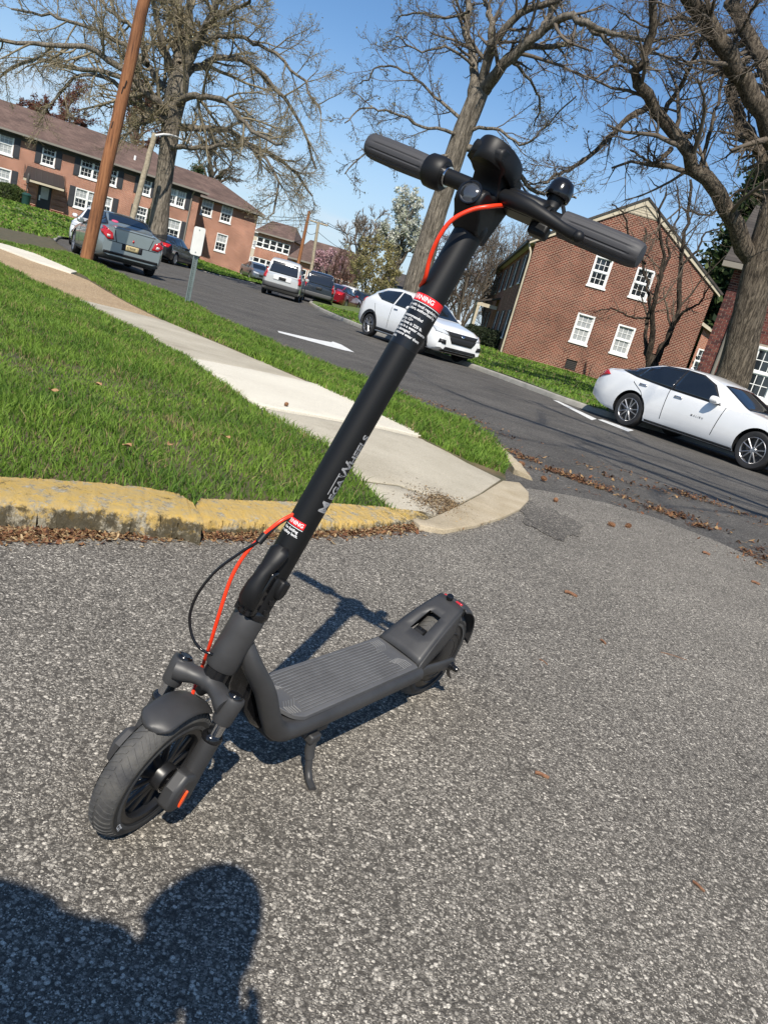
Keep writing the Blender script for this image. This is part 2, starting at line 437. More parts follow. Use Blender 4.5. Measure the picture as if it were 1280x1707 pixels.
    MB().tube([c for c, r in crown], [(r[1], r[0]) for c, r in crown], 20, up=U).build('fork_crown', m_char, root, smooth=60)
    MB().cyl(SF(0, 0, -.030), SF(0, 0, .0), .0235, n=32).build('lower_bearing', m_gloss, root)
    for s in (-1, 1):
        o = SF(.0184, wf * s, -.013)
        MB().lathe([(.0, -.008), (.0175, -.009), (.0195, -.014), (.0185, -.03), (.0172, -.055), (.016, -.0585), (.014, -.059)], o, U, 32).build('fork_leg', m_char, root)
        MB().lathe([(0, -.0035), (.008, -.0035), (.009, -.005), (.012, -.004), (.0135, -.006), (.0138, -.010)], o, U, 28).build('fork_cap', m_gloss, root)
        MB().cyl(o - U * .05, o - U * .095, .0125, n=28).build('stanchion', m_chrome, root)
        MB().lathe([(.0125, -.083), (.0165, -.083), (.0185, -.086), (.0185, -.091), (.0165, -.0935), (.0165, -.096)], o, U, 28).build('dust_seal', m_gloss, root)
        low = MB().lathe([(.0165, -.0945), (.0168, -.10), (.0165, -.15), (.0175, -.185), (.018, -.20)], o, U, 28).build('fork_lower', m_char, root)
        # covers over the axle ends
        A0 = SF(.0343, 0, -.1971)
        pr = [(-.025, .030), (.016, .033), (.033, .006), (.029, -.028), (.008, -.043), (-.022, -.037), (-.031, -.006)]
        def cov(h, k): return [A0 + Ff * ((f + .004) * k) + U * ((u + .002) * k) + Yf * (s * (h + .004 * math.cos(u * 30))) for f, u in pr]
        ax = MB().loft([cov(.044, 1), cov(.066, 1), cov(.0715, .8)]).build('axle_cover', m_char, root, bevel=.004, seg=3)
        pts = [A0 + Ff * (.004 + .0035 * math.cos(2 * math.pi * i / 16)) + U * (-.010 + .0165 * math.sin(2 * math.pi * i / 16)) for i in range(16)]
        MB().loft([[p + Yf * (s * .070) for p in pts], [p + Yf * (s * .0768) for p in pts]]).build('side_reflector', m_orange, ax)

    # ---- wheels
    def tyre(name_parent, o, ax, Rw, w):
        prof = []
        for k in range(25):
            a = -math.pi * .98 / 2 + math.pi * .98 * k / 24
            prof.append((Rw - .0335 + .0335 * (max(0, math.cos(a)) ** .75), w * math.sin(a)))
        t = MB().lathe(prof, o, ax, 96).build('tyre', m_tread, name_parent, smooth=60)
        for s in (-1, 1):
            MB().lathe([(Rw - .0165, s * w * .985), (Rw - .022, s * w * 1.0), (Rw - .029, s * w * .95), (Rw - .034, s * w * .82)], o, ax, 72).build('sidewall', m_side, t, smooth=60)
        # tread: slanted blocks standing a little proud of the casing
        g = MB(); axv = Vector(ax).normalized(); e1 = axv.orthogonal().normalized(); e2 = axv.cross(e1); ov = Vector(o)
        for i in range(54):
            for s in (-1, 1):
                vs = []
                rings = []
                for k in range(6):
                    tt = k / 5; q = .07 + .80 * tt; da = .13 * tt ** 1.2; wd = .062 - .012 * tt
                    hh = w * q
                    r0 = Rw - .0335 + .0335 * (max(0, math.cos(math.asin(q))) ** .75)
                    ring = []
                    for dr, ww in ((-.003, 0), (.0014, .008), (.0014, wd - .008), (-.003, wd)):
                        a = 2 * math.pi * (i + (.5 if s > 0 else 0)) / 54 + da + ww
                        ring.append(ov + axv * (s * hh) + (e1 * math.cos(a) + e2 * math.sin(a)) * (r0 + dr))
                    rings.append(ring)
                g.loft(rings)
        g.build('tread_blocks', m_tread, t, smooth=0)
        return t
    A0 = SF(.0343, 0, -.2005)
    fw_ = empty('front_wheel'); fw_.parent = root
    tyre(fw_, A0, Yf, .1245, .0262)
    MB().lathe([(.090, -.0235), (.094, -.0225), (.094, .0225), (.090, .0235), (.081, .022), (.077, .016), (.076, 0), (.077, -.016), (.081, -.022), (.090, -.0235)], A0, Yf, 72).build('rim', m_rim, fw_, smooth=45)
    MB().lathe([(.0, -.035), (.02, -.035), (.024, -.03), (.024, .03), (.02, .035), (0, .036)], A0, Yf, 36).build('hub', m_rim, fw_, smooth=40)
    for r in (.0135, .0175, .0215):
        MB().lathe([(r, .0352), (r + .0012, .0362), (r + .0022, .0352)], A0, Yf, 32).build('bearing_ring', m_chrome if r > .02 else m_gloss, fw_)
    e2 = Yf.orthogonal().normalized(); e1 = Yf.cross(e2)
    for i in range(12):
        a = 2 * math.pi * (i // 2) / 6 + (.17 if i % 2 else -.17)
        d = e1 * math.cos(a) + e2 * math.sin(a)
        a2 = 2 * math.pi * (i // 2) / 6 + (.30 if i % 2 else -.30) * .75
        d2 = e1 * math.cos(a2) + e2 * math.sin(a2)
        MB().tube([A0 + d * .020 + Yf * .014, A0 + d2 * .05 + Yf * .011, A0 + d2 * .081 + Yf * .008], [(.0045, .008), (.004, .007), (.0045, .008)], 8).build('spoke', m_rim, fw_)
    MB().cyl(A0 - Yf * .07, A0 + Yf * .07, .008, n=16).build('axle', m_gloss, fw_)
    me = text_mesh('CST', .011, .0003)
    for v in me.vertices:
        a = 2.62 + .0 + v.co.x / .108
        # on the lower near sidewall, read from outside
        x, y = v.co.x, v.co.y
        ang = R(205) + x / .103
        Xf = Vector((Ff.x, Ff.y, 0)).normalized(); Zf = Vector((0, 0, 1))
        v.co = A0 + Yf * .0270 + (Xf * (-math.cos(ang)) + Zf * math.sin(ang)) * (.1060 - y)
    me.materials.clear(); me.materials.append(m_ink)
    link('tyre_lettering', me, fw_)

    # front mudguard
    Xf = Vector((Ff.x, Ff.y, 0)).normalized(); Zf = Vector((0, 0, 1))
    def guard(a, b):
        th = R(-42 + 69 * a); s = -1 + 2 * b
        end = min(1, max(0, (1 - a) / .16)); w = .0315 * (math.sin(end * math.pi / 2) ** .55 if end < 1 else 1)
        st = min(1, a / .1); w *= .8 + .2 * st
        w = max(w, .0015)
        rr = .1335 - .008 * abs(s) ** 2.4 - .004 * max(0, (a - .8) / .2) ** 2
        return A0 + (Xf * math.sin(th) + Zf * math.cos(th)) * rr + Yf * (s * w)
    gd = MB().grid(guard, 34, 15).build('front_mudguard', m_char, root, smooth=60, solid=.0035)
    MB().tube([A0 + (Xf * math.sin(R(-25)) + Zf * math.cos(R(-25))) * .146, SF(.012, 0, -.04)], [.009, .012], 12).build('mudguard_stay', m_plast, root)

    # ---- frame: two rails from the head tube down to the deck, deck tray and rubber mat
    hz = .174
    for s in (-1, 1):
        P = spline([S(-.018, .010 * s, .045), Vector((.772, .030 * s, .315)), Vector((.735, .048 * s, .262)), Vector((.704, .057 * s, .205)), Vector((.672, .060 * s, .163)), Vector((.625, .061 * s, .146)), Vector((.5, .062 * s, .145)), Vector((.25, .062 * s, .148)), Vector((.17, .062 * s, .150))], 6)
        K = len(P)
        MB().tube(P, [(.016 + .004 * min(1, k / 14), .022 - .003 * min(1, k / 20)) for k in range(K)], 18, up=(0, 1, 0)).build('frame_rail', m_char, root, smooth=60)
    def tray(x, w, z): return [Vector((x, -w, z)), Vector((x, w, z))]
    tr = [(.665, .060, .172, .122), (.62, .066, .165, .118), (.40, .068, .163, .115), (.2, .068, .163, .118), (.13, .060, .163, .128)]
    MB().loft([[Vector((x, -w, z1)), Vector((x, w, z1)), Vector((x, w * .92, z0)), Vector((x, -w * .92, z0))] for x, w, z1, z0 in tr]).build('deck_tray', m_char, root, bevel=.006, seg=3)
    MB().loft([[Vector((x, -w, z)), Vector((x, w, z)), Vector((x, w, z - h)), Vector((x, -w, z - h))] for x, w, z, h in ((.60, .05, .1195, .01), (.36, .055, .116, .02), (.2, .05, .118, .012))]).build('battery_pan', m_gloss, root, bevel=.004)
    MB().loft([[Vector((x, y, z)) for y, z in ((-.026, z0), (.026, z0), (.026, z1), (-.026, z1))] for x, z0, z1 in ((.66, .125, .172), (.70, .155, .235), (.735, .195, .285), (.748, .235, .30))]).build('controller_box', m_gloss, root, bevel=.008, seg=3)
    def matpoly(k=1.0, gx=0.0):
        P = [(.176, -.050), (.186, -.0655), (.60, -.068), (.628, -.058), (.648, -.036), (.654, 0), (.648, .036), (.628, .058), (.60, .068), (.186, .0655), (.176, .050)]
        cx = .415
        return [((x - cx) * k + cx, y * k) for x, y in P]
    def mz(x): return hz + .016 * max(0, (x - .60) / .055) ** 1.7
    mp = matpoly(); xs = [.176, .180, .186, .20] + [.22 + .02 * k for k in range(20)] + [.612, .622, .632, .641, .648, .652, .6535]
    side = [(x, y) for x, y in mp if y >= 0]; side.sort()
    def mw_(x): return float(np.interp(x, [q[0] for q in side], [q[1] for q in side]))
    g = MB()
    g.loft([[Vector((x, t * max(mw_(x), .004), mz(x) - (.0 if abs(t) < .99 else .0012))) for t in (-1, -.97, -.6, -.2, .2, .6, .97, 1)] + [Vector((x, max(mw_(x), .004), mz(x) - .010)), Vector((x, -max(mw_(x), .004), mz(x) - .010))] for x in xs])
    g.build('deck_mat', m_mat, root, bevel=.0015, smooth=30)
    g = MB()
    for i in range(15):
        y = -.056 + .112 * i / 14
        x0, x1 = .235 + .022 * abs(math.sin(i * 2.1)) * .0, .585
        if abs(y) > .044: x0, x1 = .225, .595
        g.box(((x0 + x1) / 2, y, hz + .0006), (x1 - x0, .0018, .0036))
    for sx, xb in ((1, .20), (-1, .632)):
        for sy in (-1, 1):
            for j in range(5):
                a = Vector((xb + sx * (.008 * j), sy * .055, hz + .0008)); b = Vector((xb + sx * (.008 * j), sy * .034, hz + .0008)); c = Vector((xb + sx * (.008 * j + .016), sy * .018, hz + .0008))
                if sx < 0: a.z = mz(a.x) + .0006; b.z = mz(b.x) + .0006; c.z = mz(c.x) + .0006
                g.tube([a, b, c], .0016, 5)
    o = g.build('deck_ridges', m_ridge, root, smooth=0); o['kind'] = 'stuff'

    # ---- rear housing over the back wheel, with a hand hole
    def sec(t):
        x = .182 - .170 * t; z = .178 + .112 * t ** 1.0 + .010 * math.sin(math.pi * t); w = .064 - .026 * t
        return x, z, w
    def P2(t, s, dz=0.0):
        x, z, w = sec(t); return Vector((x, s * w, z + dz - .005 * s ** 4))
    g = MB()
    ts = [0, .09, .18, .30, .42, .54, .65, .78, .9, 1.0]; ss = [-1, -.8, -.38, -.19, 0, .19, .38, .8, 1]
    idx = {}
    for i, t in enumerate(ts):
        for j, s in enumerate(ss): idx[i, j] = len(g.v); g.v.append(tuple(P2(t, s)))
    for i in range(len(ts) - 1):
        for j in range(len(ss) - 1):
            if 3 <= i <= 5 and 2 <= j <= 5: continue
            g.f.append((idx[i, j], idx[i + 1, j], idx[i + 1, j + 1], idx[i, j + 1]))
    hous = g.build('rear_housing', m_char, root, smooth=60, solid=.005)
    # side walls and back of the housing
    for s in (-1, 1):
        g = MB()
        def sw(a, b):
            x, z, w = sec(a); p = P2(a, s)
            bot = .150 + .045 * a + .02 * max(0, a - .6) / .4
            return Vector((p.x - .004 * b * a, p.y + s * .004 * math.sin(b * math.pi / 2), p.z + (bot - p.z) * b))
        g.grid(sw, 14, 6).build('housing_side', m_char, hous, smooth=60, solid=.004)
    MB().loft([[P2(1, s, d) + Vector((dx, 0, 0)) for s in (-1, -.6, 0, .6, 1)] for dx, d in ((.0, .001), (-.010, .0), (-.016, -.006), (-.017, -.024))], caps=False, closed=False).build('housing_back', m_char, hous, smooth=60, solid=.004)
    MB().loft([[Vector((x, y, z)) for y, z in ((-.017, z0), (.017, z0), (.015, z1), (-.015, z1))] for x, z0, z1 in ((.152, .165, .194), (.122, .175, .224), (.104, .19, .226))]).build('latch_catch', m_plast, root, bevel=.004)
    MB().cyl(Vector((.116, .0, .222)), Vector((.114, 0, .2275)), .0035, n=12).build('catch_screw', m_gloss, root)
    tp = P2(1, 0, .004)
    MB().lathe([(.0, .012), (.008, .0115), (.0095, .009), (.0085, 0), (.0085, -.004)], tp + Vector((.004, -.006, -.003)), (.2, 0, 1), 20).build('hook_button', m_gloss, root)
    MB().box(tp + Vector((-.004, .020, -.002)), (.008, .020, .005)).build('tail_lens', m_tail, root, bevel=.0018)
    MB().box(tp + Vector((-.004, -.024, -.003)), (.007, .007, .005)).build('tail_lens', m_tail, root, bevel=.0018)
    # rear mudguard
    RA = Vector((0, 0, .129))
    def rguard(a, b):
        th = R(8 + 78 * a); s = -1 + 2 * b
        rr = .152 + .002 * a - .012 * abs(s) ** 2.2
        return RA + Vector((-math.sin(th), 0, math.cos(th))) * rr + Vector((0, s * (.040 - .008 * a), 0))
    MB().grid(rguard, 20, 11).build('rear_mudguard', m_char, root, smooth=60, solid=.003)
    # rear wheel with hub motor
    rw = empty('rear_wheel'); rw.parent = root
    tyre(rw, RA, Y, .129, .0305)
    MB().lathe([(.0, -.038), (.03, -.038), (.06, -.034), (.078, -.03), (.096, -.027), (.098, 0), (.096, .027), (.078, .030), (.06, .034), (.03, .038), (0, .038)], RA, Y, 64).build('hub_motor', m_rim, rw, smooth=30)
    for r in (.055, .074):
        MB().lathe([(r, .0335), (r + .0015, .0355), (r + .003, .0335)], RA, Y, 48).build('motor_ring', m_rim, rw)
    for s in (-1, 1):
        pr = [Vector((.165, 0, .148)), Vector((.10, 0, .140)), Vector((.045, 0, .136)), Vector((0, 0, .131)), Vector((-.018, 0, .129))]
        MB().tube([p + Vector((0, s * y, 0)) for p, y in zip(pr, (.060, .060, .062, .062, .062))], [(.008, .017), (.0075, .016), (.007, .017), (.007, .020), (.006, .013)], 14, up=(0, 0, 1)).build('swing_arm', m_char, root, smooth=60)
        MB().lathe([(.0, .028), (.006, .027), (.008, .022), (.008, .012), (.011, .011), (.012, .004), (.012, 0)], RA + Vector((0, s * .064, 0)), Vector((0, s, 0)), 18).build('axle_nut', m_gloss, root)
    MB().tube([Vector((-.01, .058, .12)), Vector((-.035, .06, .085)), Vector((-.055, .062, .07))], [.004, .005, .003], 8).build('motor_lead', m_gloss, root)

    # ---- kickstand on the left
    MB().loft([[Vector((x, y, z)) for x, z in ((.50, .123), (.575, .123), (.575, .108), (.50, .108))] for y in (.035, .070)]).build('kickstand_bracket', m_char, root, bevel=.003)
    # foot on the ground: solve for the local point below which the ground lies
    ground = lambda x, y: -(M3[2][0] * x + M3[2][1] * y) / M3[2][2]
    foot = Vector((.558, .118, 0)); foot.z = ground(foot.x, foot.y) + .008
    MB().loft([[Vector((x, y, z)) for x, y in ((.535, .060), (.566, .060), (.566, .084), (.535, .084))] for z in (.118, .098)] ).build('kickstand_hinge', m_char, root, bevel=.004)
    MB().tube([Vector((.55, .072, .110)), Vector((.55, .079, .076)), Vector((.551, .0865, .062))], [(.011, .013), (.0105, .012), (.009, .010)], 14).build('kickstand_socket', m_char, root)
    MB().tube(spline([Vector((.551, .083, .070)), Vector((.551, .0885, .054)), Vector((.5515, .093, .042)), Vector((.553, .099, foot.z + .010)), Vector((.558, .110, foot.z + .002)), foot + Vector((.010, .012, .0005))], 6), .0078, 14).build('kickstand_leg', m_char, root)
    return root
scooter = build_scooter()
# ================================================================== ground: street, lot, lawns, kerbs, pavement
from mathutils import geometry as _geo
def sstep(a, b, x):
    t = np.clip((x - a) / (b - a), 0, 1); return t * t * (3 - 2 * t)
def RZ(x, y):                       # the street falls a hand's breadth away from the camera
    return -0.1 * sstep(4.5, 13, y)
def hnoise(x, y, s=1.0, seed=0.0):
    return (np.sin(x * 1.7 * s + seed) * np.cos(y * 2.3 * s - seed * 1.3) + .5 * np.sin(x * 4.1 * s + 1.3 + seed) * np.sin(y * 3.7 * s + .4) + .25 * np.sin(x * 9.3 * s + y * 7.1 * s + seed)) / 1.75
def LZ(x, y):                       # lawns lie a kerb's height above the street
    return RZ(x, y) + .115 + .012 * hnoise(x, y, 1.0)

def poly_area_mesh(name, pts, zf, step, m, smooth=True):
    P = [Vector((p[0], p[1])) for p in pts]
    # refine the outline, then fill with points
    Q = []
    for i, p in enumerate(P):
        q = P[(i + 1) % len(P)]; k = max(1, int((q - p).length / step))
        Q += [p + (q - p) * (j / k) for j in range(k)]
    n = len(Q)
    xs = [p.x for p in Q]; ys = [p.y for p in Q]
    inner = []
    nx = int((max(xs) - min(xs)) / step); ny = int((max(ys) - min(ys)) / step)
    for i in range(1, nx + 1):
        for j in range(1, ny + 1):
            inner.append(Vector((min(xs) + i * step + random.uniform(-.2, .2) * step, min(ys) + j * step + random.uniform(-.2, .2) * step)))
    r = _geo.delaunay_2d_cdt(Q + inner, [], [list(range(n))], 2, 1e-6)
    V = np.array([(v.x, v.y) for v in r[0]]); F = [f for f in r[2]]
    z = zf(V[:, 0], V[:, 1])
    me = bpy.data.meshes.new(name)
    me.from_pydata([(a, b, float(c)) for (a, b), c in zip(V, z)], [], F)
    bm = bmesh.new(); bm.from_mesh(me); bmesh.ops.recalc_face_normals(bm, faces=bm.faces)
    if sum(f.normal.z for f in bm.faces) < 0: bmesh.ops.reverse_faces(bm, faces=bm.faces)
    bm.to_mesh(me); bm.free()
    if smooth: me.polygons.foreach_set('use_smooth', [True] * len(me.polygons))
    me.materials.append(m)
    o = link(name, me); return o

def ramp(n, stops):
    r = n.new('ShaderNodeValToRGB'); e = r.color_ramp.elements
    while len(e) < len(stops): e.new(0.5)
    for k, (p, c) in enumerate(stops):
        e[k].position = p; e[k].color = (*c, 1) if len(c) == 3 else c
    return r
def asphalt(name, scale, dark, mid, light, tint=None, bump=.5, patch=.25, p_light=.80, grit=.55):
    m = mat(name, mid, .9); n, l, b = nodes_of(m)
    b.inputs['Specular IOR Level'].default_value = .3
    tc = n.new('ShaderNodeTexCoord')
    dn = n.new('ShaderNodeTexNoise'); dn.inputs['Scale'].default_value = scale * .8; dn.inputs['Detail'].default_value = 2
    ad = n.new('ShaderNodeMix'); ad.data_type = 'VECTOR'; ad.inputs[0].default_value = .0095 * 60 / scale
    l.new(tc.outputs['Object'], dn.inputs['Vector']); l.new(tc.outputs['Object'], ad.inputs[4]); l.new(dn.outputs['Color'], ad.inputs[5])
    v1 = n.new('ShaderNodeTexVoronoi'); v1.inputs['Scale'].default_value = scale
    v2 = n.new('ShaderNodeTexVoronoi'); v2.inputs['Scale'].default_value = scale * 2.4
    for v in (v1, v2): l.new(ad.outputs[1], v.inputs['Vector'])
    def stones(v, a, bb, c, pl):
        s = n.new('ShaderNodeSeparateColor'); l.new(v.outputs['Color'], s.inputs[0])
        r = ramp(n, [(0, a), (.36, tuple(.6 * q + .4 * w for q, w in zip(a, bb))), (.62, bb), (pl, tuple((q + w) / 2 for q, w in zip(bb, c))), (1, c)])
        l.new(s.outputs[0], r.inputs['Fac'])
        e = n.new('ShaderNodeMapRange'); e.inputs['From Min'].default_value = .42; e.inputs['From Max'].default_value = .78
        l.new(v.outputs['Distance'], e.inputs['Value'])
        mx = n.new('ShaderNodeMix'); mx.data_type = 'RGBA'; mx.inputs[7].default_value = (*a, 1)
        l.new(e.outputs[0], mx.inputs[0]); l.new(r.outputs['Color'], mx.inputs[6]); return mx
    a1 = stones(v1, dark, mid, light, p_light); a2 = stones(v2, dark, mid, light, p_light + .05)
    sel = n.new('ShaderNodeTexNoise'); sel.inputs['Scale'].default_value = scale * .6; sel.inputs['Detail'].default_value = 1
    l.new(tc.outputs['Object'], sel.inputs['Vector'])
    sr = n.new('ShaderNodeMapRange'); sr.inputs['From Min'].default_value = .45; sr.inputs['From Max'].default_value = .55; l.new(sel.outputs['Fac'], sr.inputs['Value'])
    mx = n.new('ShaderNodeMix'); mx.data_type = 'RGBA'; l.new(sr.outputs[0], mx.inputs[0]); l.new(a1.outputs[2], mx.inputs[6]); l.new(a2.outputs[2], mx.inputs[7])
    # worn patches, oil and tyre-darkened areas
    pn = n.new('ShaderNodeTexNoise'); pn.inputs['Scale'].default_value = .9; pn.inputs['Detail'].default_value = 7; pn.inputs['Roughness'].default_value = .65
    l.new(tc.outputs['Object'], pn.inputs['Vector'])
    pr = n.new('ShaderNodeMapRange'); pr.inputs['From Min'].default_value = .3; pr.inputs['From Max'].default_value = .7; pr.inputs['To Min'].default_value = 1 - patch; pr.inputs['To Max'].default_value = 1 + patch
    l.new(pn.outputs['Fac'], pr.inputs['Value'])
    gr = n.new('ShaderNodeTexNoise'); gr.inputs['Scale'].default_value = scale * 4.2; gr.inputs['Detail'].default_value = 3; gr.inputs['Roughness'].default_value = .7; l.new(tc.outputs['Object'], gr.inputs['Vector'])
    gm = n.new('ShaderNodeMapRange'); gm.inputs['From Min'].default_value = .36; gm.inputs['From Max'].default_value = .62; gm.inputs['To Min'].default_value = grit; gm.inputs['To Max'].default_value = 1.22; l.new(gr.outputs['Fac'], gm.inputs['Value'])
    gs = n.new('ShaderNodeVectorMath'); gs.operation = 'SCALE'; l.new(mx.outputs[2], gs.inputs[0]); l.new(gm.outputs[0], gs.inputs['Scale'])
    sc = n.new('ShaderNodeVectorMath'); sc.operation = 'SCALE'; l.new(gs.outputs[0], sc.inputs[0]); l.new(pr.outputs[0], sc.inputs['Scale'])
    outc = sc.outputs[0]
    # a few dark spots
    sn = n.new('ShaderNodeTexNoise'); sn.inputs['Scale'].default_value = 3.1; sn.inputs['Detail'].default_value = 3; l.new(tc.outputs['Object'], sn.inputs['Vector'])
    sp = n.new('ShaderNodeMapRange'); sp.inputs['From Min'].default_value = .70; sp.inputs['From Max'].default_value = .76; sp.inputs['To Min'].default_value = 0; sp.inputs['To Max'].default_value = .55
    l.new(sn.outputs['Fac'], sp.inputs['Value'])
    dk = n.new('ShaderNodeMix'); dk.data_type = 'RGBA'; dk.inputs[7].default_value = (*dark, 1); l.new(sp.outputs[0], dk.inputs[0]); l.new(outc, dk.inputs[6])
    l.new(dk.outputs[2], b.inputs['Base Color'])
    bp = n.new('ShaderNodeBump'); bp.inputs['Strength'].default_value = bump; bp.inputs['Distance'].default_value = .004; bp.invert = True
    av = n.new('ShaderNodeMath'); av.operation = 'ADD'; l.new(v1.outputs['Distance'], av.inputs[0]); l.new(v2.outputs['Distance'], av.inputs[1])
    l.new(av.outputs[0], bp.inputs['Height']); l.new(bp.outputs['Normal'], b.inputs['Normal'])
    return m
M_LOT = asphalt('lot_asphalt', 150, (.078, .070, .059), (.262, .238, .202), (.72, .66, .56), p_light=.84, patch=.20, grit=.46)
M_STREET = asphalt('street_asphalt', 70, (.058, .053, .047), (.112, .103, .091), (.22, .205, .18), bump=.35, patch=.30)
M_PATCH = asphalt('patched_asphalt', 110, (.060, .054, .047), (.155, .14, .12), (.46, .42, .35), patch=.25)
M_LAWN = mat('lawn_soil', (.045, .050, .022), .95, col2=(.12, .09, .05), vscale=5, bump=.6, bscale=40)
M_FARGRASS = mat('far_grass', (.075, .12, .022), .95, col2=(.12, .15, .045), vscale=1.3, bump=.5, bscale=30)

def concrete(name, c, c2, scale=3.0, stain=.0, sc=(.05, .045, .03)):
    m = mat(name, c, .9, col2=c2, vscale=scale, detail=9); n, l, b = nodes_of(m)
    b.inputs['Specular IOR Level'].default_value = .25
    old = b.inputs['Base Color'].links[0].from_socket
    tc = n.new('ShaderNodeTexCoord'); v = n.new('ShaderNodeTexNoise'); v.inputs['Scale'].default_value = 160; v.inputs['Detail'].default_value = 3
    l.new(tc.outputs['Object'], v.inputs['Vector'])
    mr = n.new('ShaderNodeMapRange'); mr.inputs['From Min'].default_value = .3; mr.inputs['From Max'].default_value = .7; mr.inputs['To Min'].default_value = .78; mr.inputs['To Max'].default_value = 1.18
    l.new(v.outputs['Fac'], mr.inputs['Value'])
    s = n.new('ShaderNodeVectorMath'); s.operation = 'SCALE'; l.new(old, s.inputs[0]); l.new(mr.outputs[0], s.inputs['Scale'])
    cur = s.outputs[0]
    if stain:
        q = n.new('ShaderNodeTexNoise'); q.inputs['Scale'].default_value = 2.2; q.inputs['Detail'].default_value = 8; q.inputs['Roughness'].default_value = .7
        l.new(tc.outputs['Object'], q.inputs['Vector'])
        w = n.new('ShaderNodeMapRange'); w.inputs['From Min'].default_value = .55; w.inputs['From Max'].default_value = .72; w.inputs['To Max'].default_value = stain
        l.new(q.outputs['Fac'], w.inputs['Value'])
        k = n.new('ShaderNodeMix'); k.data_type = 'RGBA'; k.inputs[7].default_value = (*sc, 1); l.new(w.outputs[0], k.inputs[0]); l.new(cur, k.inputs[6]); cur = k.outputs[2]
    l.new(cur, b.inputs['Base Color'])
    bp = n.new('ShaderNodeBump'); bp.inputs['Strength'].default_value = .35; bp.inputs['Distance'].default_value = .003
    l.new(v.outputs['Fac'], bp.inputs['Height']); l.new(bp.outputs['Normal'], b.inputs['Normal'])
    return m
M_SLAB_OLD = concrete('old_concrete', (.36, .32, .245), (.47, .425, .335), 2.0, .4, (.16, .13, .09))
M_SLAB_NEW = concrete('new_concrete', (.58, .535, .44), (.66, .615, .51), 1.5, .15, (.3, .27, .2))
M_APRON = concrete('tan_concrete', (.34, .275, .18), (.46, .39, .28), 4.0, .3, (.16, .12, .08))
M_KERB = concrete('kerb_concrete', (.25, .24, .21), (.36, .34, .30), 4.0, .4, (.12, .11, .09))
M_GRAVEL = asphalt('tan_gravel', 60, (.30, .205, .115), (.50, .365, .215), (.66, .53, .36), bump=.6, patch=.12)

# ---- the ground under everything, the street and the near lot
g = MB(); g.add([(-1500, -300, -.5), (1500, -300, -.5), (1500, 2500, -.5), (-1500, 2500, -.5)], [(0, 1, 2, 3)])
tag(g.build('ground', M_FARGRASS), kind='structure')
ys_ = np.concatenate([np.linspace(-12, 4, 9), np.linspace(5, 14, 19), np.linspace(16, 150, 30)])
xs_ = np.linspace(-90, 60, 61)
V = np.array([(x, y, RZ(x, y)) for y in ys_ for x in xs_]); nx = len(xs_)
F = np.array([(j * nx + i, j * nx + i + 1, (j + 1) * nx + i + 1, (j + 1) * nx + i) for j in range(len(ys_) - 1) for i in range(nx - 1)])
tag(link('street', np_mesh('street', V, F, M_STREET, True)), kind='structure')
seam = [gp(*p) for p in ((905, 818), (950, 826), (1010, 838), (1089, 862), (1180, 897), (1280, 941))]
ext = seam[-1] + (seam[-1] - seam[-2]) * 10
lot = [(p.x, p.y) for p in seam] + [(ext.x, ext.y), (14, -8), (-9, -8), (-9, 1.2), (-2.5, 1.9), (-1.2, 2.6), (-.3, 3.2), (.3, 4.1), (.72, 4.9), (.9, 5.35)]
tag(poly_area_mesh('parking_lot', lot, lambda x, y: RZ(x, y) + .005, .5, M_LOT), kind='structure')
_c = gp(910, 866); pt = [_c + Vector((math.cos(a) * .20, math.sin(a) * .40, 0)) * (1 + .16 * math.sin(3 * a + 1) + .10 * math.sin(7 * a) + random.uniform(-.09, .09)) for a in np.linspace(0, 2 * math.pi, 71)[:-1]]
tag(poly_area_mesh('asphalt_patch', [(p.x, p.y) for p in pt], lambda x, y: RZ(x, y) + .0085, .2, M_PATCH), kind='structure')

def resample(P, n):
    P = [Vector(p) for p in P]; L = [0]
    for a, b in zip(P, P[1:]): L.append(L[-1] + (b - a).length)
    out = []
    for k in range(n):
        d = L[-1] * k / (n - 1); i = 0
        while i < len(L) - 2 and L[i + 1] < d: i += 1
        t = (d - L[i]) / max(1e-9, L[i + 1] - L[i]); out.append(P[i].lerp(P[i + 1], t))
    return out
def kerb_piece(parent, front, back, m, n=60, rough=.006, z0=-.06, name='kerb_stone', rnd=.03, batter=.02):
    Fp, Bp = resample(front, n), resample(back, n)
    g = MB(); rings = []
    for k in range(n):
        f, b = Fp[k], Bp[k]; w = (b - f); w.z = 0; w.normalize()
        def j(s): return Vector((random.gauss(0, s), random.gauss(0, s), random.gauss(0, s)))
        h = f.z - z0
        ring = [f - w * batter + Vector((0, 0, -h)), f - w * (batter * .6) + Vector((0, 0, -h * .5)) + j(rough), f + Vector((0, 0, -rnd)) + j(rough * .8), f + w * (rnd * .3) + Vector((0, 0, -rnd * .28)) + j(rough * .6), f + w * rnd + Vector((0, 0, .0)) + j(rough * .4), f.lerp(b, .5) + Vector((0, 0, .003)) + j(rough * .4), f.lerp(b, .8) + j(rough * .4), b + j(rough * .3), b + Vector((0, 0, -h))]
        rings.append(ring)
    return g.loft(rings).build(name, m, parent, smooth=70)

